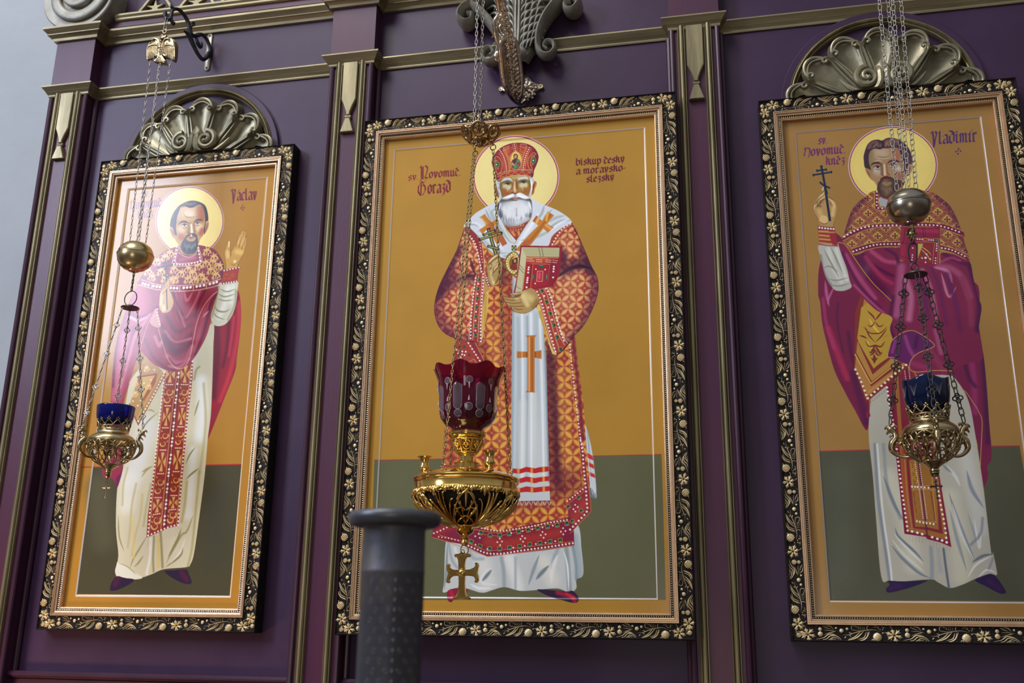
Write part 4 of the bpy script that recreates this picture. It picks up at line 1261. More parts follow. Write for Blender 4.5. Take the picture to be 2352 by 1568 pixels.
    # head
    R("""C : 340 420 9.2222
W b8925c : 640 1310 560 1180 560 1000 600 700 700 500 900 420 1100 460 1200 600 1210 860 1180 1060 1100 1180 1040 1330 1040 1440 900 1530 700 1480 650 1400
c :
W b8875c : 560 1180 520 1150 480 1080 450 1000 460 940 500 935 540 980 570 1090
U 4 7a4c34 .9 : 480 980 520 1060 540 1130
c :
W b8875c : 1210 860 1260 812 1278 830 1270 920 1230 1020 1180 1080 1170 1050
U 4 7a4c34 .9 : 1250 850 1230 950 1190 1050
c :
W b89260 : 640 560 800 500 1000 470 1150 500 1200 640 1200 900 1170 1080 1080 1200 1040 1280 700 1300 600 1150 560 1000 590 800
B 60 d8b890 .9 : 800 590 860 600
B 22 e0ccb0 .9 : 830 640 900 660
B 30 a0522c .8 : 1110 520 1110 740
B 22 d8bc98 .9 : 680 960 720 990
B 22 e0c69c .9 : 1080 920 1060 960
B 20 b0503c .7 : 680 1130 700 1150
B 18 b04c30 .8 : 1130 1000 1110 1060
B 10 8a6a40 .8 : 880 850 860 960 850 1040
B 9 8c5c38 .8 : 950 880 960 960 980 1020
B 8 ecdcc0 1 : 905 880 915 960 920 1040
U 4 e0c8a0 .8 : 700 650 800 720 960 700 1040 660
T 3 8a6840 .7 : 740 650 800 715 920 720 1000 690
T 4.4 3c2c34 .9 : 630 880 700 820 780 815 850 850
T 4.4 3c2c34 .9 : 950 840 1020 785 1100 775 1145 800
S d8c8b0 : 700 905 760 870 820 890 790 920 740 930
S d8c8b0 : 990 855 1040 830 1090 850 1060 880 1020 885
E 3a3844 : 762 890 784 890 762 916
E 3a3844 : 1036 850 1056 850 1036 874
T 2 4a3034 : 695 905 760 862 830 895
T 2 4a3034 : 985 855 1040 822 1095 855
T 1.4 7a5a48 : 710 930 760 950 810 930
T 1.4 7a5a48 : 1000 885 1050 900 1090 880
T 2 7a3c30 : 840 1050 880 1060 920 1070 970 1050
T 1.6 8a5438 : 830 1010 840 1060 870 1060
T 1.6 8a4434 : 960 1010 985 1030 970 1060
c :
W 443c44 : 455 920 470 780 520 640 620 500 740 420 860 375 960 368 1080 395 1190 460 1235 550 1265 700 1262 800 1215 830 1190 1080 1170 1000 1200 800 1180 600 1130 480 1050 460 960 510 860 520 780 490 700 500 660 560 610 700 590 850 580 960 600 1100 560 1100 530 980 500 930
B 8 6c6468 .9 : 800 430 900 440 1000 420
B 8 5c5860 .9 : 520 700 560 600 640 520
B 6 1e1c28 .8 : 1210 520 1240 680 1230 800
H .7 8a8488 .6 30 : 700 450 850 400 1000 400 720 490 860 500 980 480
c :
W 4a464e : 850 1085 800 1110 740 1200 690 1290 680 1370 720 1450 800 1505 900 1510 980 1480 1030 1400 1050 1280 1045 1180 1020 1090 980 1070 900 1100 940 1120 1000 1160 960 1230 860 1230 800 1180 830 1140 900 1100
B 26 5c5860 .9 : 860 1320 900 1400
B 12 a89074 .8 : 860 1180 950 1180
c :
H .7 8a8890 .6 70 : 760 1240 880 1250 1000 1220 740 1440 860 1500 1000 1420
H .7 1c2028 .6 50 : 720 1300 880 1320 1040 1280 760 1470 860 1510 980 1470
S a86858 : 840 1150 900 1135 960 1135 940 1165 890 1195 860 1170
T 1.6 5a2428 : 838 1150 900 1152 970 1140
T 3 3c343c : 800 1140 850 1090 900 1080 980 1080 1020 1110
B 5 e0d0b8 .9 : 900 1090 915 1120
""")
    R("C : 0 0 1")
    lettering(s,'Václav',530,461,590,457,19,'6e2038',.12)
    R("""C : 500 400 15.68
. 1.7 6e2038 : 828 1208 940 1196 886 1272
T 1.6 6e2038 : 890 1220 870 1140 915 1050
T 1.2 6e2038 : 910 1060 940 1100
C : 0 0 1""")
    lettering(s,'sv.',322,452,346,450,13,'6e2038',.13)
    lettering(s,'`ovomuč',298,481,370,473,15,'6e2038',.13)
    lettering(s,'kněz',316,501,352,497,13,'6e2038',.13)
    return s
def diamonds(gold,dark,cross):
    def fn(u,v,p):
        fu,fv=u-np.floor(u)-.5,v-np.floor(v)-.5
        q=np.maximum(np.abs(fu),np.abs(fv))
        out=[(np.clip((.355-q)*p,0,1),gold),(np.clip((.355-q)*p,0,1)*np.clip((fu+fv)*1.2,0,.45),dark)]
        # four-petal cross in the diamond, pointing at its corners
        for a,b in ((fu+fv,fu-fv),(fu-fv,fu+fv)):
            m=np.clip((.055+.22*np.abs(a)-np.abs(b))*p,0,1)*(np.abs(a)<.36)*np.clip((.46-np.abs(a)-.6*np.abs(b))*p*.8,0,1); out.append((m,cross))
        ln=(np.abs(q-.43)<.02); out.append((ln*.9,gold))
        out.append((np.clip((.05-np.hypot(.5-np.abs(fu),.5-np.abs(fv)))*p,0,1),gold))
        return out
    return fn
def paint_right():
    s=Pic(.2253,.8317,1.638,3.1115,.024,900,'96703a'); R=s.run
    R("""C : 1860 1020 4.126
P 4c4c3c : 88 66 555 52 1728 18 1990 14 2250 1490 190 1480
B 100 565848 .6 : 300 300 340 1200
K 2.4 a02a3c : 88 66 580 52
K 2.4 a02a3c : 1700 18 1992 14
C : 1940 280 9.222""")
    border(s,(.2645,.7958,1.6735,3.0725),'b4aeb4'); s.halo((1020,905),955,822,'8e2450','d8c26c')
    for rr,n in ((.93,100),(.89,90),(.86,80)):
        for i in range(n):
            t=2*PI*i/n+rr; R(f". .6 8f8244 .8 : {1020+955*rr*math.cos(t)} {905+822*rr*math.sin(t)}")
    R("""C : 1850 740 4.3545
# cope behind: left and right falls
W 6e1c3e : 150 -600 130 -300 150 -200 170 0 210 180 290 470 400 700 500 880 620 1080 640 800 600 560 500 360 600 0 560 -500 300 -900
B 22 a8284c .8 : 230 60 330 330 420 560
B 26 4c1440 .8 : 480 500 560 800 610 1000
B 14 4c1440 .8 : 430 100 460 300 500 450
B 12 9c3460 .8 : 180 -240 210 0 290 260
U 12 b05c88 .9 : 200 -420 215 -280 240 -160
U 8 b05c88 .9 : 290 -360 240 -250 220 -180
B 8 4c1440 .7 : 330 -200 320 0 380 300
c :
W 6e1c40 : 1300 -200 1700 -400 1740 -80 1740 60 1790 380 1820 700 1840 1000 1866 1340 1820 1440 1830 1540 1760 1700 1740 1560 1720 1200 1500 600
B 20 8e2c60 .9 : 1600 100 1680 500 1700 900
B 20 441440 .9 : 1760 100 1800 600 1830 1200
B 14 441440 .8 : 1500 0 1620 500 1700 640
B 16 923058 .8 : 1420 0 1500 300
c :
# alb
C : 1860 1020 4.126
W a9a596 : 580 -400 560 -100 600 300 630 700 680 1255 760 1290 900 1298 1150 1280 1220 1310 1330 1362 1450 1330 1560 1280 1700 1228 1770 1240 1775 1200 1740 1030 1720 1010 1650 420 1570 -100 1510 -400 1400 -600 1200 -800 900 -840 700 -700 600 -500
B 60 c0bda8 .8 : 760 300 900 700 980 1150
B 60 c0bca4 .8 : 1330 500 1420 900 1440 1250
B 50 b8b8ae .8 : 1450 0 1520 300 1620 800
B 12 767e86 .9 : 620 0 650 500 720 1000 760 1280
B 8 d0d2d0 .9 : 640 0 690 600 760 1100 780 1290
B 12 848a90 .8 : 700 0 740 400 860 700
U 12 6a7480 .9 : 700 300 800 560 890 720
U 10 60687a .9 : 810 790 850 880 1000 1020 1080 1110
U 12 6a7480 .9 : 780 960 880 1080 1040 1220 1150 1270
U 10 c8c8bc .9 : 780 900 900 1050 1100 1220
U 8 cfd0c8 .9 : 800 850 940 1000 1080 1140
B 14 838a90 .9 : 1150 980 1160 1120 1160 1270
B 8 4c5468 .9 : 1270 990 1290 1150 1320 1350
B 14 979a98 .8 : 1220 1000 1240 1200
U 14 727a88 .9 : 1490 250 1540 430 1650 600
U 12 727a88 .9 : 1320 460 1400 700 1480 900 1560 1080
U 10 c8cac6 .9 : 1350 560 1440 850 1550 1080
U 8 8a8e92 .9 : 1500 650 1600 950 1640 880
U 8 d0d0c6 .9 : 1560 700 1610 980 1630 700
U 12 7c848c .8 : 1330 620 1400 900 1490 1200
U 12 c4c6c4 .9 : 1300 200 1380 300 1430 400
U 9 6a7484 .8 : 1250 180 1300 230 1350 270
B 10 767e8a .8 : 1530 950 1620 850 1640 700
U 10 5a6272 .9 : 1540 1120 1640 1060 1740 1040
U 8 d4d4ca .95 : 1500 1260 1580 1140 1720 1060
U 6 d4d4ca .95 : 1600 1260 1680 1190 1770 1220
B 8 7c848c .8 : 1740 1080 1700 1180
c :
W 261842 : 745 1295 760 1330 725 1370 740 1404 800 1400 950 1360 1060 1320 1110 1290 900 1300
B 14 3c1a48 .9 : 760 1370 860 1340
c :
W 261842 : 1570 1290 1640 1250 1720 1228 1780 1270 1860 1390 1850 1414 1800 1412 1680 1350
B 14 401848 .9 : 1700 1290 1800 1370
c :
# epitrachelion
V 7a1c34 : 690 -840 1020 -840 1050 -560 1130 -200 1215 200 1345 975 1240 930 1120 900 1115 880 900 848 830 200
V 96602c : 790 -840 980 -840 1180 0 1230 400 1310 910 1120 860 950 830 925 800 880 400
V 7a2434 : 830 -800 960 -800 1170 0 1210 400 1265 850 1130 815 950 790 920 500
V 94622c : 940 150 1140 100 1210 500 1225 810 1110 785 1000 780
c :
B 9 b8843c .8 : 900 100 930 500 970 790
B 8 a0442c .9 : 880 50 900 400 930 780
B 6 5a1838 .9 : 910 -800 1010 0 1060 400 1118 890
K 1 c8a050 : 960 180 980 400 1010 720 1200 745
K 1 c8a050 : 960 395 1215 395
K 1 c8a050 : 965 425 1220 430
K 1 c8a050 : 1140 100 1200 740
B 3.4 5c1838 .9 : 970 405 1200 405
B 3.4 5c1838 .9 : 1010 730 1195 755
B 2.4 5c1838 .9 : 985 450 1015 700
B 2.4 5c1838 .9 : 1150 450 1190 720
D 2.5 10.5 ebe6e4 : 735 -540 764 -350 800 -160 836 125 860 320 885 500 905 640 920 745 930 818
D 2.5 10.8 ebe6e4 : 1140 60 1195 295 1220 440 1250 610 1270 705 1290 830 1300 930
. 2.9 ebe6e4 : 972 826 1022 838 1068 851 1163 880 1212 896 1257 911 1300 929
. 2.2 ebe6e4 : 972 402 1000 404 1024 405 1092 410 1128 412 1018 730 1046 736 1078 742 1110 747 1143 750 1176 756
. 2.6 c8bcae : 1058 407
D 1.1 4.8 ebe6e4 : 890 -800 985 0 1005 200 1040 430 1076 700
D 1.1 4.8 ebe6e4 : 930 -800 1028 0 1045 200 1078 430 1114 700
Q 5 c89848 : 985 190 1010 370
Q 5 a06c2c : 1010 460 1030 690
Q 5 a06c2c : 1110 450 1150 700""")
    for i in range(14):
        x=915+i*31+(12 if i>6 else 0); y=868+i*3.3+(24 if i>6 else 0)+(i-6)*4*(i>6)
        R(f"T 1 9c2840 : {x-8} {y-14} {x} {y+8}\nT 1 9c2840 : {x+14} {y-12} {x} {y+8}\nT 3.2 9c2840 : {x} {y+4} {x+1} {y+48}")
    # gold epigonation
    R("""C : 1850 740 4.3545
V 7c3028 : 600 -420 500 -100 488 460 612 800 1040 440 1000 150 900 -100
V a8743c : 600 -300 520 200 500 440 625 740 1030 400 980 200 900 0
V 7a2c2c : 560 100 505 330 660 640 1010 380 900 200
V a87c3c : 560 60 510 300 665 590 1000 330 880 200
V 7a2c2c : 540 -60 520 180 675 520 850 370 830 200
V b08c34 : 560 -60 530 190 685 462 830 330 880 200 860 -200 700 -160
c :
V b08c34 : 560 -150 520 160 690 450 860 330 880 -200 760 -300
U 8 d8b848 .9 : 640 -40 700 60 760 120
U 8 d8b848 .9 : 620 180 640 240 690 260
U 8 d8b848 .9 : 740 200 800 180
c :
L 1 c8a85c : 500 440 618 770
L 1 c8a85c : 640 690 1030 400
L 3 c8a050 : 500 320 655 610
L 2.4 c8a050 : 660 610 900 420 1000 350
D 2.8 11 e0d4c0 : 502 470 526 520 548 565 590 668 608 716 622 760 690 698 808 594 848 558 962 460 1010 424
T 3 6c2c28 : 700 200 640 130 600 40
T 3 6c2c28 : 700 200 760 140 820 60
T 3 6c2c28 : 580 40 640 100 700 110 760 100 820 40
T 4 6c2c28 : 540 130 580 140 620 160
T 5 6c2c28 : 790 140 830 130
T 4 6c2c28 : 600 180 640 240 700 230 760 240 800 180
T 5 6c2c28 : 700 230 660 300 640 290
T 5 6c2c28 : 700 230 750 310 770 290
T 4 6c2c28 : 640 330 680 310 700 260
T 4 6c2c28 : 760 330 720 320 700 270
T 7 6c2c28 : 690 320 694 370 690 410
T 4 6c2c28 : 660 350 690 380 730 350
T 4 6c2c28 : 620 -120 680 -60 700 -20
T 4 6c2c28 : 780 -120 730 -60 700 -20
T 3 6c2c28 : 620 20 660 40 700 -10
T 3 6c2c28 : 790 20 740 40 700 -10
T 3.4 6c1c34 : 625 800 622 860 628 890
S 7c2040 : 612 900 640 896 652 930 640 950 612 948""")
    for i in range(8):
        x=655+i*22; y=770-i*17; R(f"T 1 7c3040 : {x-8} {y-8} {x+2} {y+20}\n. 1 7c3040 : {x+2} {y+26}")
    # white sleeve, cuff, hand
    R("""C : 1850 420 4.612
W a9a89e : 150 650 360 640 400 760 440 900 495 1080 440 1130 370 1142 300 1120 220 1000 180 860 155 760
B 20 c4c4b8 .9 : 250 700 290 860 380 1040
B 16 c8c8be .9 : 330 700 380 860 440 1020
U 7 7c7e74 .9 : 200 700 260 820 360 1000
U 6 7c7e74 .9 : 260 660 330 800 400 960
U 6 7c7e74 .9 : 190 900 260 880 350 940
U 6 80827a .9 : 240 1010 330 1030 460 1000
U 6 80827a .9 : 260 1070 350 1090 480 1060
B 8 74766c .8 : 165 760 200 940 280 1090
c :
V 8c2830 : 132 450 310 462 345 660 150 640
B 8 c09c4c .95 : 150 510 240 514
B 8 c09c4c .9 : 150 550 250 560
B 8 c09c4c .9 : 155 590 260 600
B 7 c09c4c .9 : 155 630 280 645
B 6 c09c4c .8 : 250 520 310 520
c :
V 6c1c34 : 130 448 310 460 314 496 134 484
K 1 c8a050 : 130 450 312 462
K 1 c8a050 : 132 490 316 500
c :
. 2.4 e0dcd8 : 150 470 180 474 212 477 242 480 272 482 300 484
L 2 7a1c30 : 150 646 240 660 345 664
W a88450 : 165 30 180 90 140 150 110 190 90 240 92 290 130 380 160 440 175 455 290 460 305 400 335 320 332 250 300 180 262 150 240 140 215 110 218 50 195 22
B 18 c0a068 .9 : 150 290 170 350
E ccac70 : 195 385 240 385 195 430
B 12 ccac74 .9 : 300 260 290 340
B 7 c8a870 .9 : 110 230 160 170 210 130
B 7 c8a870 .9 : 190 50 150 130
U 9 d0b47c .9 : 175 130 165 90 195 35
U 9 ceb27a .9 : 120 220 150 160 212 75
U 8 ceb27a .9 : 98 280 110 220 215 128
U 10 d0b47c .9 : 250 160 300 210 316 270
T 2 4a2820 .9 : 120 160 160 120 205 80
T 2 4a2820 .9 : 96 235 140 175 215 120
T 2 4a2820 .9 : 130 255 160 200 222 160
T 2 4a2820 .8 : 150 225 152 245 160 252
T 1.6 5a3428 : 100 230 150 190 210 160
T 1.6 5a3428 : 110 260 160 210 200 200
T 1.4 5a3428 : 120 130 170 100 205 70
T 1.6 5a3428 : 130 200 130 250 140 240
T 1.4 5a3428 : 165 220 165 250 175 250
T 1.6 5a3428 : 150 400 190 430 240 420
T 1.4 5a3428 : 248 180 270 210 275 240
L 1.5 5a2828 : 190 20 160 80 130 150 105 190 86 250 92 300 130 380 150 440
L 1.5 5a2828 : 240 140 300 180 336 240 336 320 308 400 300 460
c :
K 5.4 16243c : 210 40 262 392
C : 1830 290 10.45
K 4.6 16243c : 596 950 640 1180 700 1500 730 1600
K 4 16243c : 490 1055 715 1030
K 4 16243c : 405 1160 840 1090
K 4 16243c : 570 1340 640 1400 790 1470
K 2.4 16243c : 572 952 624 944
K 2.4 16243c : 486 1035 500 1085
K 2.4 16243c : 710 1008 718 1052
K 2.4 16243c : 400 1138 410 1188
K 2.4 16243c : 834 1066 844 1112
C : 1850 420 4.612
# near cope, folds
W 752042 : 350 625 400 640 450 690 520 760 600 740 700 690 1000 680 1000 820 1080 815 1140 850 1300 860 1430 850 1440 740 1600 760 1740 830 1780 1000 1830 1200 1868 1310 1850 1450 1840 1568 1880 1850 1760 1900 1600 1960 1540 2030 1450 2030 1200 2030 1160 1990 1000 1800 900 1560 920 1420 760 1350 600 1200 490 1080 440 900 380 740
B 30 4c1240 .8 : 560 780 700 1000 860 1160
B 16 b04870 .8 : 700 720 840 820 960 840
B 12 4c1240 .9 : 600 740 720 860 860 950 930 980
B 14 a03058 .8 : 640 780 800 980 920 1060
B 12 4c1240 .9 : 860 700 960 760 990 860
B 16 a84878 .8 : 430 760 560 980 740 1220
B 10 4c1240 .8 : 400 740 480 920 600 1120 800 1320
B 9 a84878 .8 : 520 1080 680 1240 860 1400
B 26 a05078 .9 : 1020 880 1000 1100 970 1400
B 22 b06484 .9 : 1060 1000 1120 1200 1100 1440
B 14 5c1c50 .9 : 1180 960 1260 1140 1300 1400
B 16 a8587a .9 : 1240 920 1340 1150 1400 1500
B 12 5c1c50 .8 : 1340 900 1420 1100 1500 1500
B 22 9c4a6c .9 : 1400 880 1540 900 1660 1000 1740 1200
U 14 b87894 .9 : 1360 890 1500 930 1560 1060
U 10 b87894 .9 : 1440 950 1520 1200 1600 1100
B 16 5c1c50 .8 : 1500 960 1600 1300 1640 1560
B 18 84304e .9 : 1660 1000 1740 1240 1760 1500
B 20 3c1040 .85 : 1740 850 1810 1100 1850 1300 1830 1560
B 14 4c1240 .8 : 1460 740 1560 800 1700 860
B 9 a04070 .8 : 1450 830 1540 790 1640 820
B 14 4c1240 .8 : 930 1200 900 1500 960 1700
B 22 84304e .9 : 1250 1700 1400 1880 1460 1980
B 20 8c2c58 .9 : 1100 1900 1300 1960
B 16 a05074 .8 : 1380 1560 1440 1800
c :
L 1.6 b8943c : 350 625 410 640 460 700 560 850 640 960 720 1060 800 1140 910 1245
C : 1850 740 4.3545
W 5c1c54 : 1070 80 1180 130 1290 220 1240 265 1120 310 1060 370 1040 420 900 370 826 340 840 250 880 160 980 110
B 14 8c3c74 .9 : 1000 140 1040 260 1080 330
B 12 3c1040 .8 : 1120 140 1100 250
B 10 8c3c74 .9 : 900 180 870 300
c :
L 1.5 b89c50 : 910 380 880 350 826 340 845 250 870 180 960 110 1070 80 1180 130 1260 190 1292 232 1240 265 1140 300 1070 360 1042 430 1060 480 1120 496 1300 480 1470 484
L 1.3 b89c50 : 1500 640 1600 690 1680 800 1740 900 1770 990 1762 1200 1750 1480
# yoke
C : 1850 420 4.612
W 7a1c38 : 740 80 640 140 540 220 480 320 440 440 400 600 440 660 510 740 700 690 900 680 1000 680 1430 660 1560 700 1740 830 1690 640 1640 460 1560 280 1470 180 1290 80 1000 100
c :""")
    s.setclip(None); y=catmull(s.pts("740 80 640 140 540 220 480 320 440 440 400 600 440 660 510 740 700 690 900 680 1000 680 1430 660 1560 700 1740 830 1690 640 1640 460 1560 280 1470 180 1290 80 1000 100"),1)
    s.setclip(y); s.lattice(27,math.radians(48),diamonds('b09448','7a4a2c','6c1834'),s.pts("575 320")[0])
    R("""B 26 4c1240 .6 : 420 520 480 330 620 160
B 30 4c1240 .6 : 1720 700 1640 440 1540 260 1400 130
V 6c1a38 : 395 580 520 490 700 440 900 428 1300 420 1480 440 1600 480 1680 520 1690 570 1600 530 1450 490 1300 465 900 465 700 482 540 540 400 615
c :
L 1.4 b89448 : 400 570 520 485 700 432 900 418 1300 412 1480 430 1660 500
L 1.4 b89448 : 400 610 540 536 700 478 900 462 1300 462 1460 486 1670 560
V 6c1a38 : 490 700 640 650 800 625 1000 620 1000 670 800 675 650 710 520 755
V 6c1a38 : 1430 655 1560 690 1700 760 1740 830 1690 800 1560 735 1430 700
c :
L 1.4 b89448 : 490 695 640 645 800 618 1000 615
L 1.4 b89448 : 520 750 660 706 800 675 1000 672
L 1.4 b89448 : 1430 650 1560 684 1700 750
L 1.4 b89448 : 1430 705 1560 740 1700 805
D 2.3 8.5 dcd6cc : 415 565 500 515 620 468 740 452 900 446 1010 446
D 2 8 dcd6cc : 1200 440 1300 442 1400 447 1450 458 1530 478 1630 515
D 2.1 8 dcd6cc : 510 722 640 678 760 650 900 644 990 645
D 2 7.5 dcd6cc : 1448 686 1550 706 1690 772
# collar
V 701a38 : 740 90 790 90 790 250 900 262 900 280 742 276
W 9c9c9c : 780 160 840 160 900 200 1000 260 850 250 790 230
c :
L 1.3 b89448 : 738 90 744 276 900 284
L 1.3 b89448 : 780 100 784 246 900 256
D 1.9 8.5 e0dcd4 : 760 90 758 200 764 258 850 264 940 264
B 6 8a2030 .9 : 790 130 840 155 900 170
# book of the figure
V 7e1c3a : 1020 460 1430 466 1415 855 1340 880 1180 850 1100 830 1000 810
B 20 9c2c48 .7 : 1040 480 1030 800
B 14 a03454 .7 : 1150 500 1400 510
c :
K 1.2 4c0c24 : 1060 470 1040 640 1000 625
K 1 4c0c24 : 1170 575 1425 575
K .8 2c0c24 : 1240 465 1255 570
K .8 2c0c24 : 1262 465 1276 570
K 1 a89048 : 1170 580 1415 584 1400 850
K 1 a89048 : 1180 620 1370 625 1350 850
K .8 2c0c24 : 1010 620 1100 650
K .8 2c0c24 : 1005 770 1100 800
V 7c2830 : 1190 630 1360 634 1340 840 1190 835
P b0984c : 1195 640 1250 640 1190 800
T 2 c0a858 : 1200 650 1300 720 1340 770
T 2 c0a858 : 1210 680 1290 760 1330 830
T 2 c0a858 : 1220 640 1340 700
T 2 c0a858 : 1200 720 1240 800
T 2 c0a858 : 1190 750 1210 830
c :
. 2.6 dcd8dc : 1275 790
. 1.7 dcd8dc : 1285 753 1238 792 1325 802 1275 838
. 1.6 dcd8dc : 1188 592 1214 594 1240 595 1310 600 1334 601 1356 602 1394 640 1393 664 1392 690 1390 714 1382 792 1380 820 1379 848 1140 686 1136 760 1134 785 1130 812
P 8c1c38 : 1254 584 1290 584 1290 612 1254 612
P 1c6460 : 1378 588 1412 588 1412 614 1378 614
P 8c1c38 : 1368 732 1400 734 1398 768 1366 766
K .8 c0a050 : 1254 584 1290 584 1290 612 1254 612 1254 584""")
    # head
    R("""C : 1940 280 9.222
W 90704c : 560 1200 520 1100 500 900 520 700 600 560 900 500 1150 520 1200 700 1300 900 1300 1100 1250 1300 1200 1500 900 1560 720 1500 680 1300
c :
W a07850 : 620 1222 570 1215 500 1130 450 1030 440 980 470 965 530 1000 570 1090
U 4 6c3c34 .9 : 470 1000 510 1080 560 1160
c :
W a88060 : 1340 930 1400 885 1440 890 1445 980 1420 1060 1370 1120 1330 1140 1320 1040
U 4 6c3c34 .9 : 1400 930 1380 1020 1350 1080
c :
W 9c7c58 : 560 800 560 700 620 560 800 560 1000 530 1150 520 1200 700 1320 900 1300 1150 1240 1300 1100 1420 800 1450 680 1330 600 1170 560 1000
B 40 b8a084 .9 : 740 640 820 650
B 30 a05c44 .9 : 1130 600 1160 760
B 22 c0b0a0 .9 : 650 1020 720 1080
B 20 c4b4a0 .9 : 1080 960 1150 980
B 20 9c4c48 .8 : 1150 1120 1220 1160
B 14 76784c .7 : 580 640 560 800 580 1040
B 10 64543c .8 : 790 900 800 1010 790 1100
B 9 8c4c38 .8 : 880 900 890 1010 910 1080
B 8 ccb89c 1 : 845 900 855 1010 860 1110
U 4 c8b498 .8 : 650 740 820 765 1000 740
U 4 c0ac90 .9 : 600 860 720 800 830 850
T 3 6c5440 .6 : 680 720 820 745 960 720
T 5 3a2434 .95 : 560 920 620 865 720 860 790 900
T 5 3a2434 .95 : 900 880 980 820 1100 815 1200 860
T 2 9c4440 .9 : 600 940 680 900 770 930
T 2 9c4440 .9 : 930 900 1020 860 1100 880
S b8aca4 : 620 960 690 930 770 950 730 985 680 985
S b8aca4 : 950 915 1020 885 1090 900 1060 930 1000 940
E 2c2440 : 708 945 738 945 708 975
E 2c2440 : 1020 910 1048 910 1020 940
T 2 3c2030 : 610 965 690 925 780 955
T 2 3c2030 : 940 920 1020 878 1100 905
T 1.4 5c4444 : 630 985 700 1000 760 980
T 1.4 5c4444 : 960 945 1020 955 1090 935
T 2 7a3034 : 800 1120 850 1145 890 1140 950 1110
T 2 7a3034 : 800 1060 800 1110 830 1130
T 1.6 7a3034 : 930 1080 955 1110 930 1130
c :
W 3c2838 : 430 950 410 800 410 700 450 560 490 470 560 400 640 370 720 365 800 385 880 340 980 322 1080 340 1220 400 1320 490 1400 620 1445 780 1445 880 1380 890 1330 960 1300 1100 1270 1000 1240 820 1180 640 1120 540 1000 540 900 550 820 545 760 575 650 560 560 600 520 700 520 850 560 1000 500 980
B 12 745048 .9 : 520 540 580 440 680 410
B 14 785448 .9 : 860 480 900 400 1020 380 1120 400
U 5 8c6c50 .9 : 880 530 900 440 980 390
U 4 8c6c50 .9 : 600 550 660 470 740 430
U 4 8c6c50 .9 : 940 530 960 450 1040 410
B 5 241830 .9 : 820 540 830 460 810 400
B 10 5c3c48 .8 : 1220 500 1340 700 1380 860
c :
H .7 9c7c60 .6 40 : 540 540 640 420 780 400 620 560 700 560 790 560
H .7 9c7c60 .6 40 : 860 420 1000 360 1180 420 880 540 960 530 1080 520
H .7 8c6c60 .6 30 : 1240 460 1340 600 1400 800 1200 600 1260 800 1300 940
W 4c3430 : 760 1240 720 1260 700 1340 690 1420 740 1530 830 1600 950 1600 1060 1520 1160 1400 1260 1330 1240 1250 1100 1200 1010 1170 960 1150 880 1170 780 1180
B 26 6c5440 .9 : 860 1350 880 1480
B 14 8c8058 .9 : 840 1290 900 1310 960 1290
c :
H .7 9c8058 .6 60 : 760 1320 880 1340 1000 1300 780 1540 900 1590 1020 1500
H .7 241c28 .6 30 : 720 1320 880 1360 1080 1300 760 1540 900 1600 1060 1500
B 26 a07858 .5 : 700 1120 680 1180
S 9c5048 : 820 1220 870 1205 960 1215 920 1245 880 1272 840 1250
T 1.6 5a2028 : 810 1222 880 1226 975 1218
T 4 3c2828 : 760 1280 780 1200 860 1165 960 1165 1040 1210
C : 0 0 1""")
    lettering(s,'sv.',1880,330,1903,328,13,'64285c',.13)
    lettering(s,'`',1846,359,1866,358,15,'64285c',.12)
    lettering(s,'ovomuč.',1863,357,1945,350,15,'64285c',.14)
    lettering(s,'kněz',1898,378,1943,375,14,'64285c',.14)
    lettering(s,'Vladimír',2139,331,2246,324,21,'4c2a5c',.11)
    R("""C : 2120 270 15.68
. 2 4c2a5c : 1190 1212 1360 1192 1268 1292
T 2 4c2a5c : 1240 1050 1310 1115 1260 1150 1280 1240""")
    return s
# ---------------------------------------------------------------- the screen wall
PX=(-2.3,-1.1955,-.0286,1.20)
structure(MB().box(-2.385,1.9,0,.12,0,4.6).build('wall_front',M['purple'],smooth=False))
structure(MB().box(-6.5,3.5,.42,.55,0,6.2).build('wall_back',M['plaster'],smooth=False))
structure(MB().box(-6.5,6.5,-9.5,.55,-.1,0).build('floor',mat('floor_stone',(.16,.12,.09),.35,0,(.10,.075,.06),2.),smooth=False))
structure(MB().box(-2.385,1.9,-.035,0,1.425,1.446,.008).box(-2.385,1.9,-.02,0,1.395,1.43,.008).build('trim_1',M['rim']))
def flute(x0,x1,z0,z1,y):
    """reeded gilt strip on a pilaster"""
    n=15; V=[];F=[]
    w=x1-x0
    pr=[(0,0),(0,.004)]+[(u,.004+.007*math.sin(PI*u/.2)**.6) for u in (.03,.08,.14,.19)]+[(.22,.003),(.26,.012),(.38,.0165),(.5,.0175),(.62,.0165),(.74,.012),(.78,.003)]+[(.81,.009),(.86,.011),(.92,.011),(.97,.008),(1,.004),(1,0)]
    k=len(pr)
    for z in (z0,z1): V+=[(x0+u*w,y-h,z) for u,h in pr]
    F=[(i,i+1,k+i+1,k+i) for i in range(k-1)]+[tuple(range(k))[::-1],tuple(k+i for i in range(k))]
    return MB().add(V,F)
ZL,ZU=3.456,3.690
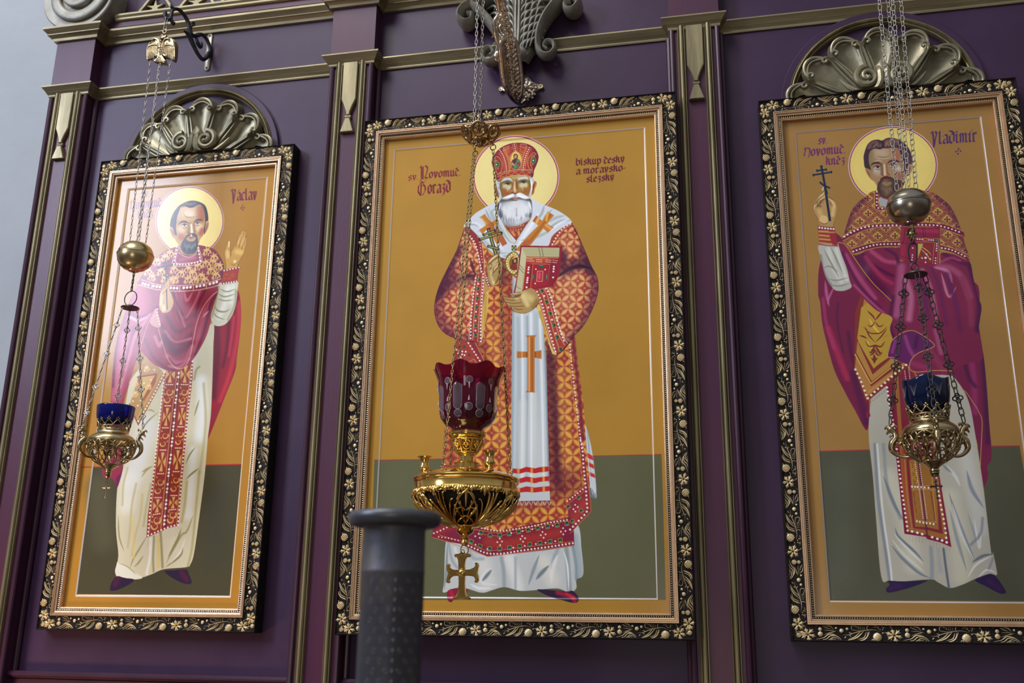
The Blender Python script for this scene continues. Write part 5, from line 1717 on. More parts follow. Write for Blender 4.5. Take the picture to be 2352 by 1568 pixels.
for n,px in enumerate(PX):
    root=thing('trim_%d'%(n+2),(px,0,0),None,None); structure(root)
    MB().box(px-.075,px+.075,-.05,0,0,ZL+.02).build('pilaster_shaft',M['maroon'],root,smooth=False)
    r=MB()
    for sg in (-1,1):
        r.tube([(px+sg*.0715,-.052,0),(px+sg*.0715,-.052,ZL)],.0085,10); r.tube([(px+sg*.083,-.006,0),(px+sg*.083,-.006,ZL)],.010,10)
    r.build('edge_bead',M['rim'],root)
    for sg in (-1,1):
        a,b=sorted((px+sg*.0295,px+sg*.0545)); flute(a,b,0,ZL+.01,-.05).build('gilt_strip',M['gilt'],root,ang=50)
    # drop ornament in the channel
    q=.0268
    P=[(px-q,ZL+.01),(px+q,ZL+.01),(px+q,3.322),(px+.016,3.296),(px+.0075,3.272),(px+.0065,3.262),(px-.0065,3.262),(px-.0075,3.272),(px-.016,3.296),(px-q,3.322)]
    d=MB().prism(P,-.05,-.064,.003)
    d.tube([(px-.0105,-.056,3.257),(px+.0105,-.056,3.257)],.0055,10)
    d.prism([(px-.0085,3.250),(px+.0085,3.250),(px+.024,3.198),(px-.024,3.198)],-.05,-.066,.003)
    d.build('drop_ornament',M['gilt'],root,ang=25)
    MB().box(px-.08,px+.08,-.056,0,ZL+.03,ZU+.01,.002).box(px-.082,px+.082,-.058,0,ZU+.04,4.6).build('frieze_block',M['maroon'],root,smooth=False)
def mpath(hw,dep):
    P=[(-2.385,-.001)] if False else []
    P=[(-2.385-.002,.12)]
    for px in PX:
        a,b=px-hw,px+hw
        P+=[(a,-.001),(a,-dep),(b,-dep),(b,-.001)]
    P[0]=(PX[0]-hw,.12); P.pop(1); P+=[(1.9,-.001)]
    return P
prof=[(0,ZL),(.004,ZL),(.006,ZL+.004),(.006,ZL+.008),(.012,ZL+.016),(.014,ZL+.0175),(.013,ZL+.019),(.017,ZL+.024),(.024,ZL+.032),(.026,ZL+.034),(.026,ZL+.0385),(0,ZL+.040)]
structure(MB().moulding(mpath(.077,.053),prof).build('trim_6',M['gilt_h'],ang=25))
prof=[(0,ZU-.004),(.008,ZU-.002),(.010,ZU+.004),(.011,ZU+.007),(.020,ZU+.0145),(.026,ZU+.0165),(.0265,ZU+.019),(.024,ZU+.0205),(.030,ZU+.026),(.037,ZU+.033),(.039,ZU+.035),(.039,ZU+.043),(0,ZU+.045)]
structure(MB().moulding(mpath(.083,.058),prof).build('trim_7',M['gilt_h'],ang=25))
structure(MB().moulding([(PX[0]+.14,-.002),(PX[1]-.084,-.002)],[(0,3.762),(.034,3.764),(.040,3.768),(.040,3.775),(.046,3.782),(.046,3.789),(0,3.79)]).build('trim_8',M['gilt_h'],ang=25))
structure(MB().box(PX[0]+.10,PX[1]-.084,-.032,0,3.742,3.764).build('trim_9',M['maroon'],smooth=False))
# lattice panel above the ledge on the far left
lat=thing('lattice_panel',(-1.9,0,3.8),'pierced gold lattice with star leaves on top of the left ledge','lattice')
a=MB()
for i in range(5):
    x=-2.10+i*.17
    a.prism([(x,3.79),(x+.016,3.79),(x+.096,3.90),(x+.08,3.90)],-.004,-.02,.003)
    a.prism([(x+.16,3.79),(x+.176,3.79),(x+.10,3.90),(x+.084,3.90)],-.004,-.016,.003)
a.build('lattice_bars',M['gilt'],lat)
for i in range(5):
    x=-2.015+i*.17; P=[]
    for k in range(10):
        t=PI/2+k*PI/5; r=.040 if k%2==0 else .014; P.append((x+math.cos(t)*r,3.825+math.sin(t)*r*.9-.004))
    MB().prism(P,-.004,-.018,.004).build('star_leaf',M['gilt'],lat)
# ---------------------------------------------------------------- arches with shells
def arch(cx,label_s):
    cz,R=3.170,.2795
    t=s=thing('arched_shell_ornament',(cx,0,3.182),label_s,'ornament')
    def cut(o):
        for v in o.data.vertices: v.co.z=max(v.co.z,3.183)
    def half(r0,r1,prof,name,m,a0=-.12):
        b=MB(); n=64; k=len(prof); V=[]
        for i in range(n+1):
            a=a0+(PI-2*a0)*i/n
            for u,h in prof: r=r0+(r1-r0)*u; V.append((cx+math.cos(a)*r,-h,cz+math.sin(a)*r))
        b.add(V,[(i*k+j,i*k+j+1,(i+1)*k+j+1,(i+1)*k+j) for i in range(n) for j in range(k-1)]); cut(b.build(name,m,t,ang=30))
    half(.2775,.302,[(0,0),(0,.012),(.1,.014),(.9,.014),(1,.012),(1,0)],'outer_band',M['purple'])
    half(.2600,.2800,[(0,0),(0,.010),(.06,.016),(.2,.018),(.3,.014),(.34,.011),(.4,.02),(.55,.026),(.7,.024),(.74,.015),(.8,.018),(.92,.02),(1,.016),(1,0)],'gilt_ring',M['gilt'])
    # fan: seven concave lobes
    sx=cx-.0; zc=3.105; N=7; V=[];F=[]; na,nr=N*24,26
    A0=math.radians(9); A1=PI-A0
    for i in range(na+1):
        a=A0+(A1-A0)*i/na; q=(i/24.)%1.; w=abs(q-.5)*2       # w=1 at lobe edges
        Rl=.312-.062*w**3.2; lift=(1-abs(math.cos(a)))*.0
        ell=1/math.sqrt((math.cos(a)/.80)**2+(math.sin(a)/1.0)**2)
        for j in range(nr+1):
            t=j/nr; r=(.045+(Rl-.045)*t)*(.93+.07*ell)
            e=math.exp(-((w-1)/.16)**2)*(1-.3*t); g=math.exp(-((w-.80)/.07)**2)*.35
            rim=math.exp(-((t-.965)/.03)**2)*.010
            h=.016+.018*e-.012*g+.016*t*w*w+rim-.010*(1-w*w)*math.sin(PI*min(1,t*1.05))
            if j==nr: h=.002
            V.append((sx+math.cos(a)*r,-h,zc+math.sin(a)*r*.985))
    F=[(i*(nr+1)+j,(i+1)*(nr+1)+j,(i+1)*(nr+1)+j+1,i*(nr+1)+j+1) for i in range(na) for j in range(nr)]
    cut(MB().add(V,F).build('fan',M['shell'],s,ang=60))
    ctr=lambda k,w=0.: A0+(A1-A0)*(k+.5+w)/N
    for k in range(N):   # curled lip of each lobe
        a=ctr(k); c,d=math.cos(a),math.sin(a); P=[]
        for t in np.linspace(-1,1,19):
            aa=a+t*.185; rr=(.300-.050*abs(t)**2.4); P.append((sx+math.cos(aa)*rr,-.030,zc+math.sin(aa)*rr*.985))
        b=MB().tube(P,[.0035+.0035*(1-abs(x)) for x in np.linspace(-1,1,19)],8)
        for sg in (-1,1):
            Q=[]
            for t in np.linspace(0,1,16):
                ang=t*4.6; rr=.0125*(1-.62*t); aa=a+sg*.128; r0=.258
                u=Vector((math.cos(aa),0,math.sin(aa))); v=Vector((-math.sin(aa),0,math.cos(aa)))*sg
                Q.append(Vector((sx,-.033,zc))+u*(r0+math.sin(ang)*rr)+v*(math.cos(ang)*rr))
            b.tube(Q,lerp_r([.0035,.0042,.005],16),7).ball(Q[-1],.006,8)
            P2=[]
            for t in np.linspace(0,1,10):
                aa=a+sg*(.135-.06*t*t*0+.0); aa=a+sg*(.13*(1-t)); r0=.270+.018*math.sin(t*PI/2); P2.append((sx+math.cos(aa)*r0,-.032,zc+math.sin(aa)*r0*.985))
            b.tube(P2,lerp_r([.0045,.003],10),7)
        cut(b.build('lobe_scroll',M['shell'],s))
    for k in range(1,N):  # darts between lobes
        a=ctr(k,-.5); u=Vector((math.cos(a),0,math.sin(a)*.985)); v=Vector((-math.sin(a),0,math.cos(a)))
        b=MB()
        for off in (-.007,0,.007):
            b.tube([Vector((sx,0,zc))+u*(.06+.185*t+(.014*t if off==0 else 0))+v*off*(.4+1.1*math.sin(PI*t*.8))+Vector((0,-.036-.006*(off==0),0)) for t in np.linspace(0,1,9)],lerp_r([.003,.005,.005,.001],9),7)
        cut(b.build('dart',M['shell'],s))
    for sg in (-1,1):   # volutes at the root
        P=[]; R_=[]; cxx,czz=sx+sg*.047,3.222
        for t in np.linspace(0,1,40):
            ang=PI*.5+t*2*PI*1.55; rr=.036*(1-.80*t); P.append((cxx-sg*math.cos(ang)*rr,-.052-.012*t,czz+math.sin(ang)*rr)); R_.append(.011*(1-.45*t))
        P=[(cxx+sg*.10,-.035,3.183),(cxx+sg*.065,-.042,3.178),(cxx+sg*.03,-.048,3.182)][::1]+[]+P if False else P
        b=MB().tube(P,R_,9,flat=1.2).ball(P[-1],.009,10)
        cut(b.build('volute',M['shell'],s))
        Q=spl([(sx+sg*.012,-.05,3.26),(sx+sg*.010,-.056,3.235),(sx+sg*.012,-.056,3.20),(sx+sg*.03,-.05,3.178),(sx+sg*.07,-.046,3.178),(sx+sg*.10,-.042,3.20),(sx+sg*.125,-.038,3.232)],6)
        cut(MB().tube(Q,lerp_r([.003,.011,.012,.011,.010,.008,.002],len(Q)),8).build('leaf_scroll',M['shell'],s))
    cut(MB().prism([(sx,3.29),(sx+.022,3.262),(sx+.014,3.21),(sx+.02,3.165),(sx-.02,3.165),(sx-.014,3.21),(sx-.022,3.262)],-.02,-.052,.008).build('centre_bud',M['shell'],s,ang=60))
arch(-1.767,'gilded seven-lobed scallop shell under a thin arch, above the left icon')
arch(.531,'gilded seven-lobed scallop shell under a thin arch, above the right icon')
# ---------------------------------------------------------------- big volute, top left
vt=thing('scroll_volute',(-2.30,-.05,3.87),'large gold-painted spiral volute at the top left corner on the ledge','ornament')
cx,cz=-2.298,3.868
P=[(cx+math.cos(a)*.150,cz+math.sin(a)*.150) for a in np.linspace(0,2*PI,56,endpoint=False)]
MB().prism(P,.0,-.085,.004).build('volute_body',M['stone'],vt,ang=40)
def spiral(c,r0,r1,turns,y,w0,w1,name,m,par,ph=-.6,sg=1,ey=.0,flat=.55,n=90):
    Q=[];R_=[]
    for t in np.linspace(0,1,n):
        a=ph-sg*t*turns*2*PI; r=r0+(r1-r0)*t**.85; Q.append((c[0]+math.cos(a)*r,y-ey*t,c[1]+math.sin(a)*r)); R_.append(w0+(w1-w0)*t)
    return MB().tube(Q,R_,10,flat=flat,up=(0,1,0)).build(name,m,par,ang=60)
spiral((cx,cz),.127,.022,2.1,-.088,.025,.011,'spiral_band',M['stone'],vt,ph=1.2,ey=.022,flat=.45)
MB().ball((cx,-.112,cz),.016,14).build('eye',M['stone'],vt)
# ---------------------------------------------------------------- carved acanthus console over the middle icon
ac=thing('acanthus_console',(-.607,-.05,3.45),'grey-gold carved acanthus console with scrolls above the middle icon','ornament')
ax=-.607; V=[];F=[]
nu,nv=60,44
prof=[(0,.030),(.05,.044),(.12,.050),(.25,.052),(.4,.062),(.55,.078),(.7,.10),(.85,.13),(1,.155)]
for j in range(nv+1):
    t=j/nv; z=3.405+.30*t; hw=float(np.interp(t,[p[0] for p in prof],[p[1] for p in prof]))
    for i in range(nu+1):
        u=i/nu*2-1; body=math.sqrt(max(0,1-u*u*.96))
        rib=.5+.5*math.cos(u*PI*(7.5) + 2.2*abs(u)*t*2); veins=.006*rib*(1-abs(u)**3)
        tip=.028*math.exp(-((t-.06)/.07)**2)*math.exp(-(u/.75)**2)
        lob=1+.07*math.sin(t*38+abs(u)*3)*(abs(u)>.75)
        V.append((ax+u*hw*lob,-(.012+.052*body+veins+tip),z+ -.012*(1-u*u)*(t<.2)+.02*t*abs(u)))
F=[(j*(nu+1)+i,j*(nu+1)+i+1,(j+1)*(nu+1)+i+1,(j+1)*(nu+1)+i) for j in range(nv) for i in range(nu)]
MB().add(V,F).build('acanthus_leaf',M['stone'],ac,ang=70)
b=MB()
for sg in (-1,1):
    for k,(x,top,w) in enumerate(((.012,3.70,.004),(.03,3.70,.005),(.058,3.69,.005),(.085,3.66,.004))):
        for q in range(9):
            z=3.45+q*.028+k*.006; b.tube(spl([(ax+sg*(x*(.5+.055*q)),-.068+.0*k,z-.02),(ax+sg*(x*(.55+.055*q)+.008),-.074,z+.004),(ax+sg*(x*(.6+.055*q)+.024),-.066+.006*k,z+.022),(ax+sg*(x*(.62+.055*q)+.036),-.05,z+.012)],4),lerp_r([.002,w,.005,.0012],13),7)
    b.tube(spl([(ax+sg*.004,-.07,3.70),(ax+sg*.006,-.076,3.6),(ax+sg*.005,-.078,3.5),(ax+sg*.002,-.078,3.44)],5),.0045,7)
b.build('leaf_ribs',M['stone'],ac)
b=MB().ball((ax,-.075,3.418),.03,16,(1.15,1,.9)).build('leaf_tip',M['stone'],ac)
for sg in (-1,1):
    X=lambda x,z,y=-.045: (ax+sg*x,y,z)
    Q=spl([X(.160,3.64),X(.150,3.625),X(.125,3.60),X(.095,3.56),X(.072,3.51),X(.066,3.46),X(.078,3.425),X(.104,3.416),X(.122,3.436),X(.118,3.462),X(.098,3.470),X(.086,3.452),X(.098,3.440)],7)
    MB().tube(Q,lerp_r([.018,.017,.016,.015,.013,.011,.010,.009,.008,.0075,.007,.006,.006],len(Q)),10,flat=3.0,up=(0,1,0)).build('lower_scroll',M['stone'],ac,ang=60)
    Q=spl([X(.06,3.66),X(.10,3.655),X(.150,3.640),X(.190,3.622),X(.205,3.594),X(.188,3.572),X(.164,3.578),X(.160,3.600),X(.178,3.606)],8)
    MB().tube(Q,lerp_r([.018,.018,.016,.015,.013,.012,.010,.010,.009],len(Q)),10,flat=3.4,up=(0,1,0)).build('upper_scroll',M['stone'],ac,ang=60)
# ---------------------------------------------------------------- framed icons
def relief_unit():
    """one repeat of the carved border: ribbons and balls in (u along, v across) of a .2 x .0435 m strip"""
    U=lambda x,y:((x-540)/1210.,1-(y-(330-.0943*x))/290.)
    rib=[]; balls=[]
    def r(w,t,k=1): rib.append(([U(*p) for p in np.array([float(q) for q in t.split()]).reshape(-1,2)],w/290.*.0435*1.3,k))
    for w,t in ((22,'900 430 925 330 990 270 1085 258'),(16,'925 425 965 320 1060 278'),(22,'960 432 1040 330 1120 275 1240 235'),(16,'1000 425 1085 325 1185 262'),(14,'880 440 898 380 925 300'),
      (13,'720 440 830 465 950 440 1080 390 1180 340 1265 335'),(12,'960 450 1060 428 1125 438 1130 490 1100 505 1050 488 1010 455'),(11,'860 452 905 462 918 490 900 520 865 528'),
      (22,'1150 318 1164 345'),(22,'1238 280 1216 306'),(16,'1130 368 1172 382'),(10,'1360 392 1440 350 1530 300'),(10,'1370 400 1450 388 1525 382'),(12,'1350 384 1400 362 1460 345'),(14,'1385 410 1425 462 1500 462'),(12,'1420 415 1490 430 1540 470'),
      (18,'1278 205 1300 262 1360 305 1440 292 1500 232 1610 205'),(15,'1300 208 1335 262 1395 275 1450 232 1545 196'),(18,'1300 260 1370 318 1455 320 1530 255 1640 215'),(12,'1335 200 1372 245 1420 235 1470 200'),
      (10,'640 440 690 430 705 418'),(9,'650 520 690 528 720 524'),(9,'740 522 790 520 830 505'),(10,'560 500 590 540 610 560'),(9,'1640 440 1600 470 1650 520')): r(w,t)
    # vine leaf: five lobes with teeth
    for a,l in ((100,125),(40,120),(-15,120),(-75,105),(-130,125),(165,115)):
        A=math.radians(a); c,s_=math.cos(A),math.sin(A); o=(545,402)
        r(34,f'{o[0]+c*12} {o[1]-s_*12} {o[0]+c*l*.5} {o[1]-s_*l*.5} {o[0]+c*l} {o[1]-s_*l}',1.25)
        for dg,k in ((32,.62),(-32,.62)):
            B=A+math.radians(dg); r(20,f'{o[0]+c*l*.38} {o[1]-s_*l*.38} {o[0]+c*l*.38+math.cos(B)*l*.28} {o[1]-s_*l*.38-math.sin(B)*l*.28} {o[0]+c*l*.38+math.cos(B)*l*.52} {o[1]-s_*l*.38-math.sin(B)*l*.52}',1.1)
    def b(x,y,rr,st=0): u,v=U(x,y); balls.append((u,v,rr/290.*.0435,st))
    b(782,348,74,1); b(845,285,20,2); b(1275,402,37,0); b(1195,442,24,0); b(1350,440,20,0); b(1575,312,44,1); b(1575,395,32,1); b(702,422,13,0)
    for i in range(8): b(955+(i%4)*26,468+(i//4)*28,6,0)
    for x,y in ((700,480),(735,478),(760,500),(690,505)): b(x,y,9,0)
    return rib,balls
RIB,BALLS=relief_unit()
def relief(mb,p0,p1,inward,face,bw=.0435,period=.2):
    """lay repeats along the strip from p0 to p1 (x,z on the outer edge)"""
    p0,p1=Vector(p0),Vector(p1); L=(p1-p0).length; d=(p1-p0)/L; nn=Vector(inward)
    n=int(round((L-2*bw)/period)); n=max(n,1); per=(L-2*bw+.0)/n; s0=bw
    def Wd(u,v,h): q=p0+d*(s0+u*per)+nn*((1-v)*bw); return (q.x,-(face+h),q.y)
    base=lambda v:-.004-.004*math.sin(PI*min(1,max(0,v)))
    for k in range(-1,n+1):
        for pts,w,hk in RIB:
            P=[Vector((a+k,b_)) for a,b_ in pts]; mx=sum(p.x for p in P)/len(P)
            if mx<-.17 or mx>n+.17: continue
            Q=[(max(-.2,p.x),p.y) for p in spl([(p.x*per,0,p.y*bw) for p in P],5) for p in [Vector((p.x/per,p.z/bw))]]
            m=len(Q); V=[]
            for i,(u,v) in enumerate(Q):
                a=Q[max(0,i-1)]; c=Q[min(m-1,i+1)]; t=Vector(((c[0]-a[0])*per,(c[1]-a[1])*bw)); t=t.normalized() if t.length>1e-9 else Vector((1,0)); nr=Vector((-t.y,t.x))
                ww=w*.5*max(.22,math.sin(PI*(i+.35)/(m-.3))**.6); h=base(v)+min(.0048,ww*1.25*hk)
                for off,hh in ((-1,base(v)-.001),(-.45,h-.0006),(0,h),(.45,h-.0006),(1,base(v)-.001)): V.append(Wd(u+nr.x*off*ww/per,v+nr.y*off*ww/bw,hh))
            mb.add(V,[(i*5+j,i*5+j+1,(i+1)*5+j+1,(i+1)*5+j) for i in range(m-1) for j in range(4)])
        for u,v,r,st in BALLS:
            u=u+k
            if u<-.16 or u>n+.16: continue
            c=Wd(u,v,base(v)+r*.25)
            if st==2: mb.torus(c,r*.9,r*.38,(0,1,0),10,5); continue
            mb.ball(c,r,10 if r>.003 else 6,(1,.5,1))
            if st==1:
                for q in (-.6,-.2,.2,.6):
                    h=math.sqrt(1-q*q)*r; e=Vector((d.x-nn.x,0,d.y-nn.y)).normalized(); g=Vector((d.x+nn.x,0,d.y+nn.y)).normalized()
                    mb.tube([Vector(c)+e*(q*r)+g*(h*t)+Vector((0,-.62*math.sqrt(max(0,1-q*q-(h*t/r)**2*1.))*r-.0004,0)) for t in (-.95,-.5,0,.5,.95)],r*.10,5,cap=False)
GAIN=.81
def srgb2lin(a): return np.where(a<=.04045,a/12.92,((a+.055)/1.055)**2.4)
def panel_mesh(s,groove,parent,name='painted_panel'):
    """paint laid on a wooden panel: cells shrink where the paint has detail; the groove is real relief"""
    A=s.A; H,W,_=A.shape; L=(srgb2lin(A)/GAIN).astype(np.float32)
    S=8; nh,nw=(H-1)//S,(W-1)//S; gx0,gx1,gz0,gz1=groove
    xs=s.x0+(s.x1-s.x0)*np.arange(W)/(W-1.); zs=s.z1-(s.z1-s.z0)*np.arange(H)/(H-1.)
    D=np.minimum(np.minimum((xs-gx0)[None],(gx1-xs)[None]),np.minimum((zs-gz0)[:,None],(gz1-zs)[:,None]))
    hgt=np.interp(D,[-.0022,0,.004],[.0,-.0018,-.0035]).astype(np.float32)
    near=(np.abs(D-.001)<.0045)
    cells=[]; 
    todo=np.array([(i*S,j*S) for i in range(nh) for j in range(nw)]); size=S
    last=[]
    while size>=1 and len(todo):
        if size==1: cells.append((todo,1)); break
        i,j=todo[:,0],todo[:,1]; t=np.arange(size+1)/size
        c00,c01,c10,c11=L[i,j],L[i,j+size],L[i+size,j],L[i+size,j+size]; ok=np.ones(len(todo),bool)
        for a in range(size+1):
            for b in range(size+1):
                f=(c00*(1-t[a])*(1-t[b])+c01*(1-t[a])*t[b]+c10*t[a]*(1-t[b])+c11*t[a]*t[b])
                ok&=(np.abs(L[i+a,j+b]-f).max(1)<.010); ok&=~near[i+a,j+b]
        cells.append((todo[ok],size)); bad=todo[~ok]; h=size//2
        todo=np.vstack([bad,bad+[0,h],bad+[h,0],bad+[h,h]]) if len(bad) else bad; size=h
    q=[]
    for c,sz in cells:
        if len(c): i,j=c[:,0],c[:,1]; q.append(np.stack([i*W+j,(i+sz)*W+j,(i+sz)*W+j+sz,i*W+j+sz],1))
    q=np.vstack(q)
    # right and bottom remainder strips
    i0,j0=nh*S,nw*S; rem=[]
    ii,jj=np.meshgrid(np.arange(H-1),np.arange(W-1),indexing='ij'); m=(ii>=i0)|(jj>=j0); i,j=ii[m],jj[m]
    q=np.vstack([q,np.stack([i*W+j,(i+1)*W+j,(i+1)*W+j+1,i*W+j+1],1)])
    used,inv=np.unique(q.ravel(),return_inverse=True); gi,gj=used//W,used%W
    co=np.stack([xs[gj],-(s.dep+hgt[gi,gj]),zs[gi]],1).astype(np.float32)
    me=bpy.data.meshes.new(name); nf=len(q)
    me.vertices.add(len(co)); me.vertices.foreach_set('co',co.ravel()); me.loops.add(nf*4); me.loops.foreach_set('vertex_index',inv.astype(np.int32))
    me.polygons.add(nf); me.polygons.foreach_set('loop_start',np.arange(0,nf*4,4,dtype=np.int32)); me.update(calc_edges=True)
    ca=me.color_attributes.new('paint','FLOAT_COLOR','POINT'); cc=np.ones((len(co),4),np.float32); cc[:,:3]=L[gi,gj]; ca.data.foreach_set('color',cc.ravel())
    me.materials.append(M['paint']); o=bpy.data.objects.new(name,me); C.objects.link(o); o.parent=parent; o.matrix_parent_inverse=Matrix.Translation(-parent.location)
    return o
def paint_material():
    m=bpy.data.materials.new('varnished_tempera'); m.use_nodes=True; n=m.node_tree.nodes; l=m.node_tree.links; b=n['Principled BSDF']
    at_=n.new('ShaderNodeAttribute'); at_.attribute_name='paint'; tc=n.new('ShaderNodeTexCoord'); t=n.new('ShaderNodeTexNoise'); t.inputs['Scale'].default_value=7; t.inputs['Detail'].default_value=7; l.new(tc.outputs['Object'],t.inputs[0])
    hs=n.new('ShaderNodeHueSaturation'); mr=n.new('ShaderNodeMapRange'); mr.inputs[3].default_value=.88; mr.inputs[4].default_value=1.10; l.new(t.outputs[0],mr.inputs[0]); l.new(mr.outputs[0],hs.inputs['Value']); l.new(at_.outputs['Color'],hs.inputs['Color']); l.new(hs.outputs[0],b.inputs['Base Color'])
    b.inputs['Roughness'].default_value=.5; b.inputs['Specular IOR Level'].default_value=.1; b.inputs['Coat Weight'].default_value=1.; b.inputs['Coat Roughness'].default_value=.14; b.inputs['Coat IOR'].default_value=1.38
    t2=n.new('ShaderNodeTexNoise'); t2.inputs['Scale'].default_value=120; t2.inputs['Detail'].default_value=3; l.new(tc.outputs['Object'],t2.inputs[0]); bp=n.new('ShaderNodeBump'); bp.inputs['Strength'].default_value=.035; bp.inputs['Distance'].default_value=.002; l.new(t2.outputs[0],bp.inputs['Height']); l.new(bp.outputs[0],b.inputs['Normal']); l.new(bp.outputs[0],b.inputs['Coat Normal'])
    return m
M['paint']=paint_material()
def icon(x0,x1,z0,z1,back,face,painter,groove,label):
    t=thing('framed_icon',((x0+x1)/2,-back,z0),label,'icon','framed icons on the purple screen')
    s=painter(); pd=s.dep
    MB().ring(x0,x1,z0,z1,[(.02,-(face-back)),(0,-(face-back)),(0,-.004),(.001,-.001),(.0025,0),(.004,-.002),(.006,-.006),(.022,-.0085),(.040,-.006),(.0425,-.002),(.0435,0),(.0436,-.012)],face).build('frame_body',M['frame_dark'],t,ang=40)
    f=pd-face
    MB().ring(x0,x1,z0,z1,[(.0432,-.006),(.0434,.000),(.0445,.0012),(.0465,.0012),(.0470,-.0015),(.0480,-.0015),(.0490,.0002),(.0515,.0002),(.0520,-.004),(.0545,-.0045),(.0575,-.006),(.0578,-.012),(.0640,-.012),(.0642,-.009),(.0665,-.0095),(.0675,-.012),(.0690,-.0125),(.0700,-.016),(.0700,f-.004)],face).build('gilt_moulding',M['frame_gold'],t,ang=25)
    MB().ring(x0,x1,z0,z1,[(.0577,-.0118),(.0643,-.0118)],face).build('bead_channel',M['frame_dark'],t,smooth=False)
    b=MB(); i=.061
    for (ax_,az_),(bx_,bz_) in (((x0+i,z0+i),(x1-i,z0+i)),((x1-i,z0+i),(x1-i,z1-i)),((x1-i,z1-i),(x0+i,z1-i)),((x0+i,z1-i),(x0+i,z0+i))):
        L=math.hypot(bx_-ax_,bz_-az_); n=int(L/.0062)
        for k in range(n): u=k/n; b.ball((ax_+(bx_-ax_)*u,-(face-.0115),az_+(bz_-az_)*u),.0023,6)
    b.build('bead_row',M['bead'],t)
    b=MB()
    for k,(p,q,nn) in enumerate((((x0,z1),(x1,z1),(0,-1)),((x1,z1),(x1,z0),(-1,0)),((x1,z0),(x0,z0),(0,1)),((x0,z0),(x0,z1),(1,0)))): relief(b,p,q,nn,face)
    b.build('carved_relief',M['relief'],t,ang=60)
    panel_mesh(s,groove,t)
    return t
icon(-1.118,-.092,1.568,3.212,.066,.10,paint_bishop,(-1.0165,-.1935,1.675,3.108),'tall middle icon of a white-bearded bishop in red mitre holding a book, gilt frame')
icon(-2.1307,-1.389,1.5695,3.180,.001,.05,paint_left,(-2.0229,-1.4925,1.6738,3.0735),'left icon of a dark-bearded priest with raised open hand, gilt frame')
icon(.157,.900,1.5695,3.180,.001,.05,paint_right,(.2645,.7958,1.6735,3.0725),'right icon of a brown-haired priest holding up a dark cross, gilt frame')
# ---------------------------------------------------------------- hanging lamps
def zof(py,x,dep):
    """height on the plumb line (x,-dep) whose image row is py"""
    lo,hi=0.,5.
    for _ in range(40):
        m=(lo+hi)/2; d=Vector((x,-dep,m))-CAM; y=784-FPX*d.dot(UP)/d.dot(FW)
        if y>py: lo=m
        else: hi=m
    return lo
def rof(w,P):
    d=Vector(P)-CAM; zc=d.dot(FW); return w*zc*math.cos(math.atan(abs(d.dot(RT))/zc))/FPX
def chain(A,B,link,wire,name,mt,par,wide=.62,cross=None,elong=1.):
    """chain of interlocked links from A to B; cross: indices fraction that are pierced cross links"""
    A,B=Vector(A),Vector(B); d=B-A; L=d.length; d.normalize(); step=link*1.55; n=max(2,int(round(L/step))); step=L/n
    side=d.cross(Vector((0,1,0))).normalized(); fr=d.cross(side).normalized(); b=MB()
    ks=set(int(c*n) for c in (cross or []))
    for k in range(n):
        c=A+d*((k+.5)*step); s1=side if k%2==0 else fr
        s1=(s1*.88+(fr if k%2==0 else side)*.47).normalized()
        if k in ks:
            m=side; 
            for a in (0,1,2,3):
                e=(d,m,-d,-m)[a]; b.torus(c+e*step*.40,step*.30,wire*1.3,d.cross(m),10,5)
            b.torus(c,step*.2,wire,d.cross(m),8,5)
        else:
            ax=d.cross(s1).normalized(); hl=step*.5+wire*1.6; hw=step*wide*.5; P=[]
            for q in range(14):
                a=2*PI*q/14; u=math.cos(a); v=math.sin(a); P.append(c+d*(math.copysign(abs(u)**.75,u)*hl)+s1*(math.copysign(abs(v)**.75,v)*hw))
            b.tube(P,wire,6,closed=True)
    return b.build(name,mt,par,ang=80)
def crown(c,r,h,n,m,par,name,wire=.0012,flare=1.12):
    """pierced gallery with trefoil points"""
    b=MB(); c=Vector(c); P=lambda a,z,k=1.: c+Vector((math.cos(a)*r*k*(1+(flare-1)*z/h),math.sin(a)*r*k*(1+(flare-1)*z/h),z))
    for z in (0,h*.30): b.torus(c+Vector((0,0,z)),r*(1+(flare-1)*z/h),wire*1.3,(0,0,1),n*4,5)
    for i in range(n):
        a0=2*PI*i/n; a1=2*PI*(i+1)/n; am=(a0+a1)/2
        b.tube([P(a0,0),P(am,h*.30)],wire,5).tube([P(a1,0),P(am,h*.30)],wire,5)
        b.tube([P(a0,h*.30),P(a0*.6+am*.4,h*.55),P(am,h*.78)],wire*1.25,5).tube([P(a1,h*.30),P(a1*.6+am*.4,h*.55),P(am,h*.78)],wire*1.25,5)
        b.ball(P(am,h*.93),wire*2.2,7).ball(P(am-.28/n*PI,h*.82),wire*1.7,6).ball(P(am+.28/n*PI,h*.82),wire*1.7,6).ball(P(a0,h*.42),wire*1.7,6)
    return b.build(name,m,par,ang=80)
